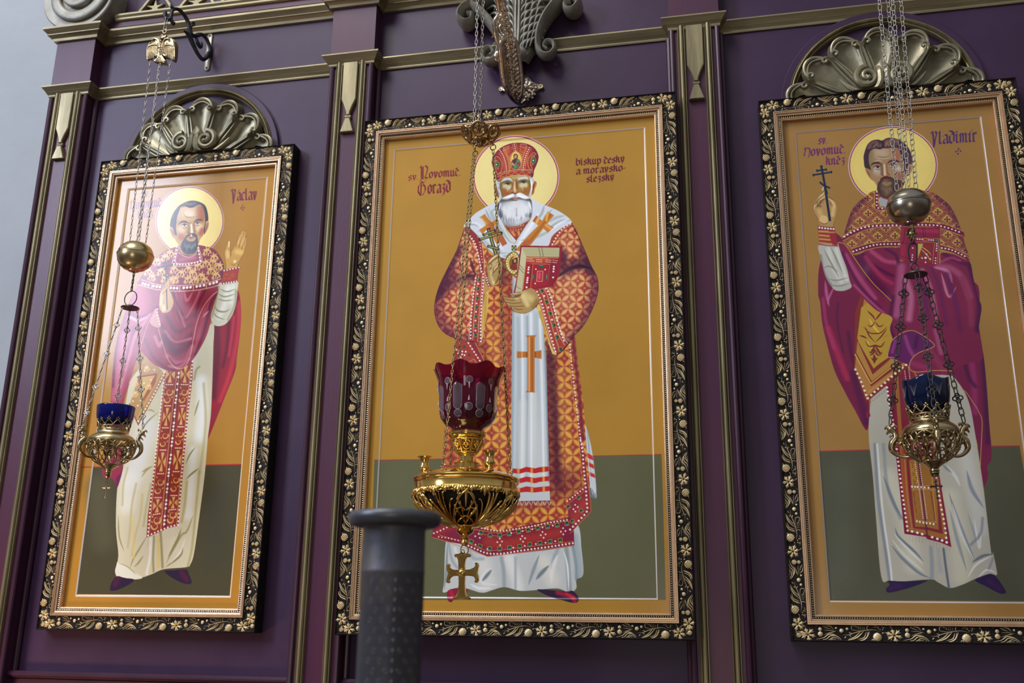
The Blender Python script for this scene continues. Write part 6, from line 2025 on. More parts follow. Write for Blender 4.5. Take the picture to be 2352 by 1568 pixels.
def pierced(c,prof,n,m,par,name,wire=.0016,scale=1.):
    """openwork bowl: scrolls laid on the surface of revolution prof [(r,z)] from top to bottom"""
    c=Vector(c); ts=np.linspace(0,1,len(prof)); R=lambda t: float(np.interp(t,ts,[p[0] for p in prof])); Z=lambda t: float(np.interp(t,ts,[p[1] for p in prof]))
    P=lambda a,t,o=0.: c+Vector((math.cos(a)*(R(t)+o),math.sin(a)*(R(t)+o),Z(t)))
    b=MB()
    for t,w in ((0,1.6),(1,1.6)): b.tube([P(2*PI*k/48,t) for k in range(48)],wire*w,6,closed=True)
    for i in range(n):
        a0=2*PI*i/n; w=2*PI/n
        for sg in (1,-1):
            am=a0+w*.5
            b.tube([P(am+sg*w*(.02+.46*math.sin(PI*s*.96)),.02+.96*s,.001) for s in np.linspace(0,1,14)],lerp_r([wire*.8,wire*1.5,wire],14),6)   # heart
            b.tube([P(am+sg*w*(.24-.19*math.cos(q)*(1-q/9.)),.38+.16*math.sin(q)*(1-q/9.),.0015) for q in np.linspace(0,5.4,16)],lerp_r([wire*1.1,wire*.7],16),6)
            b.tube([P(am+sg*w*(.26-.15*math.cos(q)*(1-q/8.)),.72-.10*math.sin(q)*(1-q/8.),.001) for q in np.linspace(0,5,12)],wire*.9,5)
            b.tube([P(a0+sg*w*(.03+.14*math.sin(PI*s)),.03+.5*s,.0) for s in np.linspace(0,1,8)],wire,5)
            b.tube([P(am+sg*w*.02,.30),P(am+sg*w*.10,.42,.001),P(am+sg*w*.02,.55)],wire,5)
        b.ball(P(am,.30,.002),wire*2.4,7).ball(P(am,.56,.002),wire*2.,7).ball(P(a0,.58,.001),wire*2,6).ball(P(am,.12,.002),wire*1.8,6)
        b.tube([P(am,.12),P(am,.30),P(am,.56),P(am,.78)],wire*.9,5)
    return b.build(name,m,par,ang=80)
def dragon(c,a,r,top,bot,m,par,k=1.):
    """cast beast handle at azimuth a: foot scroll at the bowl, arched body, open-jawed head holding the chain"""
    c=Vector(c); u=Vector((math.cos(a),math.sin(a),0)); Pt=lambda x,z: c+u*x+Vector((0,0,z)); h=top-bot
    B=spl([Pt(r*.60,bot+h*.02),Pt(r*.52,bot+h*.08),Pt(r*.60,bot+h*.16),Pt(r*.74,bot+h*.16),Pt(r*.95,bot+h*.14),Pt(r*1.22,bot+h*.20),Pt(r*1.42,bot+h*.36),Pt(r*1.38,bot+h*.54),Pt(r*1.24,bot+h*.66),Pt(r*1.27,bot+h*.80),Pt(r*1.38,bot+h*.90)],6)
    b=MB().tube(B,lerp_r([.0014*k,.0016*k,.002*k,.003*k,.0032*k,.0038*k,.006*k,.0075*k,.0065*k,.0055*k,.006*k],len(B)),9)
    b.tube(spl([Pt(r*.98,bot+h*.62),Pt(r*1.04,bot+h*.54),Pt(r*1.12,bot+h*.50),Pt(r*1.25,bot+h*.52)],5),lerp_r([.002*k,.004*k,.005*k],16),7)
    b.tube(spl([Pt(r*.98,bot+h*.62),Pt(r*1.0,bot+h*.70),Pt(r*1.06,bot+h*.69),Pt(r*1.04,bot+h*.65)],4),.0016*k,6)
    b.ball(Pt(r*1.40,bot+h*.90),.0068*k,9,(1.1,1,1))
    b.tube(spl([Pt(r*1.42,bot+h*.94),Pt(r*1.54,bot+h*.96),Pt(r*1.62,bot+h*.91)],4),lerp_r([.005*k,.0032*k,.0014*k],9),7)
    b.tube(spl([Pt(r*1.40,bot+h*.86),Pt(r*1.50,bot+h*.83),Pt(r*1.56,bot+h*.77)],4),lerp_r([.0045*k,.003*k,.0014*k],9),7)
    b.tube(spl([Pt(r*1.36,bot+h*.95),Pt(r*1.26,bot+h*1.0),Pt(r*1.19,bot+h*.98),Pt(r*1.20,bot+h*.93)],4),lerp_r([.004*k,.0028*k,.0014*k],13),6)
    b.tube(spl([Pt(r*1.30,bot+h*.78),Pt(r*1.42,bot+h*.72),Pt(r*1.47,bot+h*.68)],4),lerp_r([.003*k,.002*k,.001*k],9),6)
    for i in range(7): b.ball(Pt(r*(1.40-.01*i),bot+h*(.34+.035*i)),.0032*k,6)
    b.build('dragon_handle',m,par,ang=80); return Pt(r*1.40,bot+h*1.0)
def crucifix(c,h,mt,par,name='pendant_cross',k=1.):
    c=Vector(c); b=MB(); t=h*.045
    b.tube([c,c-Vector((0,0,h))],t,7,flat=.7).tube([c+Vector((-h*.30,0,-h*.28)),c+Vector((h*.30,0,-h*.28))],t,7,flat=.7)
    for e in (Vector((0,0,0)),Vector((0,0,-h)),Vector((-h*.30,0,-h*.28)),Vector((h*.30,0,-h*.28))): b.ball(c+e,t*1.8,7,(1,.6,1))
    b.ball(c+Vector((0,-t,-h*.2)),t*1.3,6); b.tube([c+Vector((0,-t,-h*.25)),c+Vector((h*.02,-t,-h*.6))],t*.9,6)
    return b.build(name,mt,par,ang=80)
def glass(name,col,rough=.03,dens=1.):
    m=bpy.data.materials.new(name); m.use_nodes=True; n=m.node_tree.nodes; l=m.node_tree.links; b=n['Principled BSDF']
    b.inputs['Base Color'].default_value=(*col,1); b.inputs['Roughness'].default_value=rough; b.inputs['Transmission Weight'].default_value=dens; b.inputs['IOR'].default_value=1.45
    b.inputs['Specular IOR Level'].default_value=.7; return m
M['ruby']=glass('ruby_glass',(.24,.003,.055),.04,.78)
M['rubycut']=glass('clear_cut_facets',(.40,.30,.36),.10,.75)
M['cobalt']=glass('cobalt_glass',(.004,.012,.30),.04,.72)
M['cobalt2']=glass('cobalt_glass_worn',(.004,.02,.10),.05,.72)
M['etch']=mat('etched_line',(.13,.12,.15),.6)
def small_lamp(px_,py_,dep,K,name_label,group,cfg):
    base=at(px_,py_,dep); x=base.x; Z=lambda p: zof(p,x,dep); ctr=lambda p: Vector((x,-dep,Z(p))); Rr=lambda w,p: rof(w,ctr(p))
    t=thing('hanging_oil_lamp',(x,-dep,Z(cfg['low'])),name_label,'hanging lamp',group)
    c0=Vector((x,-dep,0)); g=cfg
    rr=lambda w: Rr(w,py_)
    # glass cup
    zt,zb=Z(g['rim']),Z(g['cupbot']); R0=rr(g['rimr']); h=zt-zb
    lob=(lambda a,i:(1,.004*math.cos(4*a+.6)*K if i in (6,7,8,9,10) else 0)) if g['wavy'] else None
    pr=[(.001,zb),(R0*.62,zb),(R0*.80,zb+h*.08),(R0*.93,zb+h*.28),(R0*.97,zb+h*.5),(R0*.985,zb+h*.75),(R0,zt-h*.06),(R0*1.0,zt),(R0*.975,zt+.001),(R0*.955,zt-.002),(R0*.955,zt-h*.1),(R0*.93,zb+h*.5),(R0*.87,zb+h*.28),(R0*.70,zb+h*.12),(.001,zb+h*.08)]
    gl=MB().lathe(pr,c0,48,lob).build('glass_cup',M[g['glass']],t,ang=60)
    if g['wavy']:
        for a0 in (-2.3,-1.2,-.5,3.4):
            b=MB()
            for q in range(5):
                e=a0+.1*(q-2)*.9; s0=.38+.05*abs(q-2)
                P=[c0+Vector((math.cos(a0+(e-a0)*s)*R0*.997,math.sin(a0+(e-a0)*s)*R0*.997,zb+h*(.40+(s0-.1)*s))) for s in np.linspace(0,1,6)]; b.tube(P,.0005,4)
            b.build('etched_sprig',M['etch'],gl)
    MB().lathe([(.001,zb+h*.1),(R0*.70,zb+h*.14),(R0*.86,zb+h*.3),(R0*.9,zb+h*.46),(.001,zb+h*.46)],c0,32).build('oil_fill',M['wax'],gl)
    m=M[g['metal']]
    # collar, crown, shoulder, bowl, cone
    zc,zn,zs,zw,zl,zq,zf=[Z(g[k]) for k in ('crown0','neck','shtop','wide','bowlbot','cone','fin')]
    rn,rs,rb=rr(g['neckr']),rr(g['shr']),rr(g['botr'])
    crown((x,-dep,zn),rn*.98,Z(g['crown1'])-zn,12,m,t,'crown_gallery',.0014*K,1.13)
    pr=[(rn*.9,zn+.006*K),(rn*.98,zn+.004*K),(rn,zn),(rn*.98,zn-.002),(rn*1.02,zs+(zn-zs)*.3),(rn*1.08,zs),(rs*.86,zs-(zs-zw)*.25),(rs*.95,zs-(zs-zw)*.5),(rs,zs-(zs-zw)*.8),(rs*1.01,zw),(rs*.985,zw-.002),(rs*.96,zw-.002),(rs*.9,zs-(zs-zw)*.5),(rn*.9,zs)]
    MB().lathe(pr,c0,48).build('shoulder',M[g['shm']],t,ang=50)
    hp=[(rs*.985,zw-.002),(rs*1.02,zw-(zw-zl)*.15),(rs*1.0,zw-(zw-zl)*.35),(rs*.90,zw-(zw-zl)*.6),(rs*.72,zw-(zw-zl)*.82),(rb,zl)]
    pierced(c0,hp,8,m,t,'pierced_bowl',.0017*K)
    k=zl-zq
    MB().lathe([(rb*1.02,zl+.0015),(rb*1.05,zl-.001),(rb*.92,zl-k*.15),(rb*.86,zl-k*.25),(rb*.62,zl-k*.5),(rb*.40,zl-k*.8),(rb*.28,zq),(rb*.38,zq-.001),(rb*.40,zq-.004*K),(rb*.28,zq-.006*K),(rb*.36,zq-.009*K),(rb*.36,zf+.010*K),(rb*.24,zf+.008*K),(rb*.34,zf+.004*K),(rb*.22,zf),(.001,zf-.001)],c0,28).build('finial',M[g['metal']],t,ang=40)
    zx=Z(g['cross0']); b=MB(); zz=zf
    while zz>zx: b.torus((x,-dep,zz-.004*K),.0035*K,.0008*K,(0,1,0) if int((zf-zz)*400)%2 else (1,0,0),10,5); zz-=.0062*K
    b.build('pendant_link',M[g['metal']],t)
    crucifix((x,-dep,zx),zx-Z(g['low']),M[g['crossm']],t)
    # handles and their chains
    zd=Z(g['disc']); rd=rr(g['discr']); zdt=Z(g['disctop']); dx=at(g['discx'],g['disc'],dep).x-x
    for a in g['angs']:
        A=math.radians(a); e=dragon(c0,A,rs,zw+(zn-zw)*g['htop'],zl+.002,m,t,K)
        top=Vector((x+dx+math.cos(A)*rd*.86,-dep+math.sin(A)*rd*.86,zd-.003)); n=g['crosses']
        chain(top,e+Vector((0,0,.004)),.0092*K,.00118*K,'lamp_chain',M[g['chainm']],t,.62,n)
    MB().lathe([(.001,zd-.002),(rd*.4,zd-.003),(rd*.96,zd-.0025),(rd,zd-.001),(rd*.97,zd+.0015),(rd*.5,zd+(zdt-zd)*.6),(rd*.2,zdt),(.001,zdt)],(x+dx,-dep,0),36).build('canopy_disc',M['darkmetal'],t,ang=40)
    return t,x,Z,rr
# --- left lamp
dL=.22
tl,xl,ZL_,rl=small_lamp(258,1010,dL,1.0,'hanging lamp with plain cobalt cup and double eagle, in front of the left icon','oil lamps with blue cups',
 dict(low=1143,rim=934,cupbot=976,rimr=45.5,glass='cobalt',wavy=0,metal='oldbrass',shm='ballbrass',crown0=992,crown1=962,neck=990,shtop=998,wide=1014,bowlbot=1068,cone=1082,fin=1097,
 neckr=37,shr=55,botr=21,cross0=1112,crossm='silvergilt',disc=707,disctop=700,discr=23,discx=299,htop=1.15,angs=(5,125,238),crosses=(.16,.42,.68,.9),chainm='steel'))
b=MB(); rc=at(300,685,dL); b.torus(rc,rl(19.5),.0016,(.15,1,0),32,7); b.build('ring',M['darkmetal'],tl)
def ball_weight(cx,cy,rx,ry,dep,mname,par):
    c=at(cx,cy,dep); R=rof(rx,c); Hh=R*ry/rx
    pr=[(.001,Hh*.98),(R*.30,Hh*.96),(R*.6,Hh*.82),(R*.82,Hh*.60),(R*.95,Hh*.32),(R*.99,Hh*.10),(R*1.02,Hh*.08),(R*1.02,Hh*.04),(R*.985,Hh*.02),(R*.99,-Hh*.12),(R*.93,-Hh*.42),(R*.80,-Hh*.68),(R*.60,-Hh*.88),(R*.36,-Hh*.97),(R*.30,-Hh*1.0),(R*.30,-Hh*1.06),(R*.26,-Hh*1.06),(R*.22,-Hh*1.0),(.001,-Hh*1.0)]
    MB().lathe(pr,c,56).build('counterweight_ball',M[mname],par,ang=50); return c,R,Hh
cb,Rb,Hb=ball_weight(311,588,43,37,dL,'ballbrass',tl)
chain(at(308,626,dL),at(302,667,dL),.0075,.0017,'ball_link',M['darkmetal'],tl,.75)
for (a,b_),o in (((347,142),(300,556)),((363,148),(312,551)),((369,147),(320,552)),((390,142),(334,557))):
    q=.012 if o is None else 0
for (a,b_),y in (((( 347,141),(299,556)),-.004),(((363,150),(313,552)),.006),(((369,148),(321,552)),-.006),(((390,140),(334,556)),.004)):
    A=at(*a,dL); B=at(*b_,dL); A.y+=y; B.y+=y*.6; chain(A,B,.0098,.0011,'pulley_chain',M['steel'],tl,.62)
# double eagle
def eagle(par,dep):
    k=4.978; T=lambda s,d=dep:[ (lambda p:(p.x,p.z))(at(320+float(a)/k,50+float(b)/k,d)) for a,b in [q.split(',') for q in s.split()]]
    y=-dep
    body='245,235 262,262 290,215 330,190 372,185 398,215 408,260 405,330 400,400 385,442 372,440 350,418 330,400 305,410 280,400 262,385 275,420 290,460 300,478 240,468 215,476 165,452 200,420 215,392 190,402 165,400 150,392 128,370 118,400 95,440 80,420 82,350 95,290 110,250 140,225 150,195 185,178 215,185 235,205'
    MB().prism(T(body),y+.012,y-.004,.003).prism([(a+.006,b_-.003) for a,b_ in T(body,dep-.014)],y+.026,y+.014,.002).build('eagle_plate',M['silvergilt'],par,ang=50)
    b=MB(); rnd=random.Random(4)
    Q=lambda a,b_,d=.005: at(320+a/k,50+b_/k,dep+d)
    for sg,cx in ((-1,243),(1,250)):
        for i in range(8):       # wing feathers
            x0=cx+sg*(34+i*16); b.tube(spl([Q(cx+sg*(60+i*9),235+i*3),Q(x0+sg*6,300),Q(x0+sg*(6-i*.6),350),Q(x0+sg*(-2+i*.6),392+i*6-(16 if i<3 else 0))],3),lerp_r([.0012,.0022,.0024,.0012],10),6)
        for i in range(9): b.ball(Q(cx+sg*(48+i*11),262-10*math.sin(i*.35)+i*2,.007),.0030,6,(1,.7,1.3))
        b.tube(spl([Q(cx+sg*8,290),Q(cx+sg*22,240),Q(cx+sg*40,205),Q(cx+sg*70,190),Q(cx+sg*95,205),Q(cx+sg*104,218)],4),lerp_r([.004,.0036,.003,.0034,.0035,.001],21),7)
        b.ball(Q(cx+sg*84,196,.007),.0042,8)
        b.tube(spl([Q(cx+sg*120,235),Q(cx+sg*150,300),Q(cx+sg*155,400)],5),.0022,6)
    for r_ in range(7):
        for i in range(-3+r_//3,4-r_//3): b.ball(Q(246+i*13+(r_%2)*6,250+r_*20,.007),.0026,6,(1,.8,1.2))
    for i in range(-4,5): b.tube([Q(243+i*3,385,.006),Q(240+i*14,462-abs(i)*3,.004)],lerp_r([.0012,.0022],2),6)
    b.prism([(p.x,p.z) for p in (Q(226,150),Q(240,165),Q(250,143),Q(262,143),Q(272,143),Q(284,165),Q(314,150),Q(300,190),Q(240,190))],y-.0,y-.008,.002)
    b.build('eagle_feathers',M['silvergilt'],par,ang=70)
    MB().torus(Q(292,108,0),.0072,.0018,(.1,1,0),20,7).build('eagle_ring',M['silvergilt'],par)
    chain(Q(291,96,0),at(383,41,dep),.0075,.0016,'hook_link',M['steel'],par,.7)
eagle(tl,dL)
# wrought bracket holding the left lamp
bk=thing('wall_bracket',at(481,122,.0),'black wrought-iron scroll bracket on a pale wall plate, top left','bracket')
pz=[at(484,84,0),at(476,158,0)]; b=MB()
P=[]; w=.010; d=(pz[1]-pz[0]).normalized(); s_=Vector((-d.z,0,d.x))
for e,sg in ((pz[0],-1),(pz[1],1)):
    for q in np.linspace(-PI/2,PI/2,9): v=e+d*(sg*math.cos(q)*w)+s_*(math.sin(q)*w*sg*-1 if sg<0 else math.sin(q)*w*-1*1); P.append((v.x,v.z))
c_=(pz[0]+pz[1])/2; P=sorted(P,key=lambda p:math.atan2(p[1]-c_.z,p[0]-c_.x))
b.prism(P,0,-.006,.0015).build('wall_plate',M['plate'],bk,ang=50)
for e in pz: MB().ball(e+Vector((0,-.007,0)),.004,8,(1,.4,1)).build('screw',M['darkmetal'],bk)
def BP(x,y): return at(80+x/5.345,y/5.345,max(.006,.012+.208*(2140-x)/540.))
def scroll(pts,rs,n=5,flat=1.6): 
    Q=spl([BP(*p) for p in pts],n); MB().tube(Q,lerp_r([r_*1.25 for r_ in rs],len(Q)),8).build('iron_scroll',M['iron'],bk,ang=80)
scroll([(2145,700),(2150,600),(2120,500),(2060,430),(2000,420),(1955,440),(1930,410)],[.0045,.0055,.0055,.005,.0045,.004,.003])
scroll([(2140,640),(2110,700),(2060,728),(2000,660),(1940,540),(1890,430),(1825,370)],[.005,.0065,.006,.0055,.0065,.0075,.002])
scroll([(1985,430),(1985,480),(2000,530),(2030,575),(2050,560),(2045,520)],[.003,.005,.006,.006,.004,.003])
scroll([(2060,440),(2045,420),(1985,440),(1930,430),(1905,370),(1880,270),(1830,180),(1770,120),(1710,110),(1680,150),(1672,200),(1680,260),(1700,295),(1715,275)],[.004,.005,.006,.006,.006,.006,.0055,.005,.005,.005,.005,.005,.005,.003],4)
scroll([(1905,370),(1925,320),(1950,310),(1955,285),(1935,275),(1925,290)],[.004,.0035,.0035,.0035,.003,.002])
scroll([(1710,110),(1680,90),(1668,50)],[.005,.0045,.002])
scroll([(1672,200),(1650,235),(1615,250),(1605,210),(1600,160),(1600,125)],[.003,.0035,.0045,.006,.0065,.002])
# --- right lamp
dR=.30
tr,xr,ZR_,rr_=small_lamp(2138,1000,dR,1.22,'hanging lamp with wavy dark blue cup and dragon handles, in front of the right icon','oil lamps with blue cups',
 dict(low=1143,rim=874,cupbot=945,rimr=56,glass='cobalt2',wavy=1,metal='oldbrass',shm='oldbrass',crown0=965,crown1=933,neck=965,shtop=973,wide=994,bowlbot=1060,cone=1077,fin=1095,
 neckr=46,shr=67,botr=30,cross0=1106,crossm='darkmetal',disc=631,disctop=620,discr=30,discx=2103,htop=.85,angs=(20,160,268),crosses=(.1,.36,.62,.86),chainm='darkmetal'))
cb,Rb,Hb=ball_weight(2087,474,52,44,dR,'darkball',tr)
b=MB(); a0=at(2093,517,dR)
b.tube([a0,at(2094,532,dR)],.006,10)
for i in range(8):
    q=2*PI*i/8; c=at(2093,537,dR); b.ball(c+Vector((math.cos(q)*.010,-.002,math.sin(q)*.012)),.005,7)
b.ball(at(2093,537,dR),.009,10); b.build('rosette_hub',M['oldbrass'],tr)
b=MB(); b.torus(at(2096,553,dR),.008,.0025,(1,.3,0),18,7); Q=[at(*p,dR) for p in ((2090,560),(2086,575),(2089,595),(2096,603),(2104,598),(2106,575),(2103,560))]
b.tube(spl(Q+[Q[0]],4),.0022,7).torus(at(2100,612,dR),.009,.0018,(0,1,.2),18,6).build('snap_hook',M['darkmetal'],tr)
for p,q,y in (((2019,0),(2060,437),-.004),((2041,0),(2077,430),.008),((2049,0),(2087,428),-.008),((2070,0),(2104,432),.004)):
    A=at(*p,dR); B=at(*q,dR); A.y+=y;B.y+=y*.5; A=A+(A-B)*.30; chain(A,B,.0104,.00118,'pulley_chain',M['steel'],tr,.62)
# ---------------------------------------------------------------- middle lamp: ruby glass and polished brass
dC=.55
xC=at(1071,1100,dC).x; ZC=lambda p: zof(p,xC,dC); cC=lambda p: Vector((xC,-dC,ZC(p))); rC=lambda w: rof(w,cC(1100)); c0=Vector((xC,-dC,0))
tc_=thing('hanging_oil_lamp',(xC,-dC,ZC(1378)),'large polished brass lamp with ruby glass and candle sockets, before the middle icon','hanging lamp')
R=rC(123); zt=ZC(1096); zb=ZC(1128)
# plate and drum
pr=[(.001,ZC(1062)),(rC(24),ZC(1062)),(rC(27),ZC(1065)),(rC(27),ZC(1077)),(rC(30),ZC(1080)),(rC(52),ZC(1083)),(rC(82),ZC(1086)),(rC(108),ZC(1092)),(R*.95,ZC(1098)),(R*.985,ZC(1100)),(R,ZC(1103)),(R*.975,ZC(1106)),(R*.99,ZC(1109)),(R*.97,ZC(1112)),(R*.955,ZC(1113)),(R*.955,ZC(1133)),(R*.965,ZC(1135)),(R*.93,ZC(1135)),(R*.93,ZC(1115)),(.001,ZC(1112))]
MB().lathe(pr,c0,72).build('drum_plate',M['brass'],tc_,ang=40)
# leaf fringe
b=MB(); n=26
for i in range(n):
    a=2*PI*i/n; zf0=ZC(1133); k=R*.975; up_=(math.cos(a),math.sin(a),0); w=2*PI/n
    L=.024 if i%2==0 else .016
    for d0,d1,l,r_ in ((0,0,L,.0044),(.12,.34,L*.66,.0034),(-.12,-.34,L*.66,.0034),(.3,.5,L*.40,.003),(-.3,-.5,L*.40,.003)):
        P=[c0+Vector((math.cos(a+w*(d0+(d1-d0)*s))*(k+.0035*math.sin(s*PI)),math.sin(a+w*(d0+(d1-d0)*s))*(k+.0035*math.sin(s*PI)),zf0+.004-l*s)) for s in np.linspace(0,1,7)]
        b.tube(P,lerp_r([r_*.7,r_,r_*.9,r_*.25],7),7,flat=.4,up=up_)
    P=[c0+Vector((math.cos(a+w*(.5+.2*math.cos(q)))*k*1.006,math.sin(a+w*(.5+.2*math.cos(q)))*k*1.006,zf0-.002-.0045*math.sin(q))) for q in np.linspace(0,5,9)]; b.tube(P,.0012,5)
b.tube([c0+Vector((math.cos(2*PI*q/72)*R*.965,math.sin(2*PI*q/72)*R*.965,ZC(1133)+.004)) for q in range(72)],.0028,6,closed=True)
b.build('leaf_fringe',M['brass'],tc_,ang=80)
# open scrollwork bowl
hp=[(R*.955,ZC(1136)),(R*.93,ZC(1148)),(R*.84,ZC(1166)),(R*.66,ZC(1186)),(R*.42,ZC(1201)),(R*.20,ZC(1209))]
ts=np.linspace(0,1,len(hp)); RR=lambda t: float(np.interp(t,ts,[p[0] for p in hp])); ZZ=lambda t: float(np.interp(t,ts,[p[1] for p in hp]))
PP=lambda a,t,o=0.: c0+Vector((math.cos(a)*(RR(t)+o),math.sin(a)*(RR(t)+o),ZZ(t)-o*.6))
b=MB(); n=6
for i in range(n):
    a=2*PI*i/n+.26; w=2*PI/n
    for sg in (1,-1):
        b.tube([PP(a+sg*w*.52*s,.98-.98*s,.002) for s in np.linspace(0,1,14)],lerp_r([.0034,.0048,.0046],14),8,flat=.5)
        for m_,(l,cu) in enumerate(((.86,.05),(.66,.20),(.48,.34),(.30,.44))):
            P=[PP(a+sg*w*(.03+cu*math.sin(s*PI*.5)**1.3+.05*max(0,s-.7)),.96-l*math.sin(s*PI*.55)/.988,.003*s) for s in np.linspace(0,1,12)]
            b.tube(P,lerp_r([.0022,.0036,.0052,.0042,.001],12),8,flat=.45)
            b.ball(P[-1],.0022,7)
    P=[PP(a,.96-.9*s,.003) for s in np.linspace(0,1,9)]; b.tube(P,lerp_r([.002,.0045,.0075,.0055,.001],9),8,flat=.4)
    ab=a+w/2
    for sg in (1,-1):
        b.tube([PP(ab+sg*w*(.02+.14*math.sin(s*PI)),.10+.44*s,.001) for s in np.linspace(0,1,10)],lerp_r([.004,.003,.002],10),7)
    for sg in (1,-1):
        for cu,l,o_ in ((.10,.62,.95),(.22,.50,.92)):
            b.tube([PP(ab+sg*w*(.01+cu*math.sin(s*PI*.55)**1.2),o_-l*math.sin(s*PI*.5),.004*s) for s in np.linspace(0,1,11)],lerp_r([.0018,.003,.0052,.0045,.001],11),8,flat=.45)
    b.tube([PP(ab,.08+.4*s,.002) for s in np.linspace(0,1,6)],lerp_r([.0045,.0036,.001],6),7,flat=.6)
b.tube([PP(2*PI*k/60,.02) for k in range(60)],.0035,7,closed=True).tube([PP(2*PI*k/40,.98) for k in range(40)],.003,7,closed=True)
bw_=b.build('scrollwork_bowl',M['brass'],tc_,ang=80)
MB().lathe([(r_*.93,z_+.003) for r_,z_ in hp],c0,40).build('bowl_inner_shade',mat('black_shade_fill',(.008,.006,.004),.7),bw_)  # black sheet standing in for the shade inside the openwork
z0=ZC(1207); z1=ZC(1252); k=z0-z1
MB().lathe([(rC(26),z0+.004),(rC(30),z0),(rC(27),z0-k*.05),(rC(15),z0-k*.14),(rC(18),z0-k*.22),(rC(21),z0-k*.30),(rC(15),z0-k*.42),(rC(8),z0-k*.5),(rC(7),z0-k*.6),(rC(10),z0-k*.66),(rC(7),z0-k*.72),(rC(7.5),z0-k*.82),(rC(9),z0-k*.90),(rC(6),z1),(.001,z1)],c0,36).build('finial',M['brass'],tc_,ang=45)
MB().torus((xC,-dC,ZC(1262)),rC(9.5),.0014,(.35,1,0),26,7,sh=1.15).torus((xC,-dC,ZC(1274)),rC(5),.0016,(1,.2,0),18,6).build('pendant_ring',M['oldbrass'],tc_)
# pendant cross with flared arms
k=5.874*.0; T=lambda s:[(lambda p:(p.x,p.z))(at(970+float(a)/4.0214,1010+float(b_)/4.0214,dC)) for a,b_ in [q.split(',') for q in s.split()]]
cr='362,1038 385,1052 430,1050 446,1058 446,1078 428,1084 412,1080 400,1110 394,1160 398,1200 440,1196 478,1180 492,1160 488,1140 500,1132 518,1140 524,1160 516,1190 512,1228 522,1262 518,1300 508,1318 490,1318 482,1306 492,1288 478,1262 440,1254 398,1254 394,1330 400,1400 412,1440 436,1446 446,1460 436,1472 400,1470 366,1462 330,1470 300,1474 284,1462 290,1448 312,1442 330,1400 338,1330 336,1254 290,1256 262,1270 252,1290 258,1310 246,1322 228,1320 220,1304 228,1270 236,1232 226,1196 220,1164 232,1146 250,1144 258,1158 252,1176 270,1192 300,1200 336,1200 336,1160 330,1110 320,1084 304,1082 296,1066 306,1054 340,1052'
MB().prism(T(cr),-dC+.005,-dC-.005,.0022).torus((at(970+372/4.0214,1010+1030/4.0214,dC)),rC(4.2),.0012,(0,1,0),14,6).ball(at(970+366/4.0214,1010+1226/4.0214,dC+.005),.009,14,(1,.5,1)).build('pendant_cross',M['brass'],tc_,ang=40)
b=MB()
for s_,e_ in (((366,1066),(366,1190)),((366,1262),(366,1450)),((250,1226),(336,1226)),((398,1226),(496,1226))):
    A=at(970+s_[0]/4.0214,1010+s_[1]/4.0214,dC+.0055); B=at(970+e_[0]/4.0214,1010+e_[1]/4.0214,dC+.0055); dd=(B-A).normalized(); sd=Vector((-dd.z,0,dd.x))
    n=int((B-A).length/.003)
    for i in range(n): P=A+(B-A)*((i+.5)/n); b.tube([P-sd*.0065,P+sd*.0065],.0007,4)
b.build('cross_ribbing',M['brass'],tc_)
# stem and pierced cup holder
pr=[(rC(27),ZC(1078)),(rC(26),ZC(1067)),(rC(30),ZC(1064)),(rC(16),ZC(1061)),(rC(16),ZC(1048)),(rC(19),ZC(1046)),(rC(19),ZC(1044)),(rC(24),ZC(1041)),(rC(26),ZC(1038)),(rC(22),ZC(1036))]
MB().lathe(pr,c0,40).lathe([(rC(34),ZC(1012)),(rC(37),ZC(1008)),(rC(42),ZC(1004)),(rC(44),ZC(999)),(rC(43),ZC(996)),(rC(44),ZC(994)),(rC(40),ZC(993)),(rC(36),ZC(1004)),(rC(30),ZC(1012))],c0,48).build('stem',M['brass'],tc_,ang=45)
b=MB(); zA,zB=ZC(1012),ZC(1040); rA,rB=rC(38),rC(23)
Pq=lambda a,t,o=0:c0+Vector((math.cos(a)*(rA+(rB-rA)*t**.8+o),math.sin(a)*(rA+(rB-rA)*t**.8+o),zA+(zB-zA)*t))
n=8
for i in range(n):
    a=2*PI*i/n+.2; w=2*PI/n
    b.tube([Pq(a+w*.36*math.cos(q),.45+.38*math.sin(q)) for q in np.linspace(0,2*PI,20,endpoint=False)],.0022,6,closed=True)
    for da,dt in ((0,.22),(.14,.42),(-.14,.42),(0,.55)): b.ball(Pq(a+w*da,dt,.001),.0048,8)
    b.tube([Pq(a,.5),Pq(a,.86)],.002,6)
    b.tube([Pq(a+w*.5,0),Pq(a+w*.5,1)],lerp_r([.005,.003,.004],2),7)
b.tube([Pq(2*PI*k/48,0) for k in range(48)],.003,6,closed=True).tube([Pq(2*PI*k/48,1) for k in range(48)],.003,6,closed=True)
b.build('pierced_collar',M['brass'],tc_,ang=80)
MB().lathe([(rC(33),zA),(rC(30),zA*.7+zB*.3),(rC(20),zB)],c0,32).build('collar_liner',M['darkmetal'],tc_)
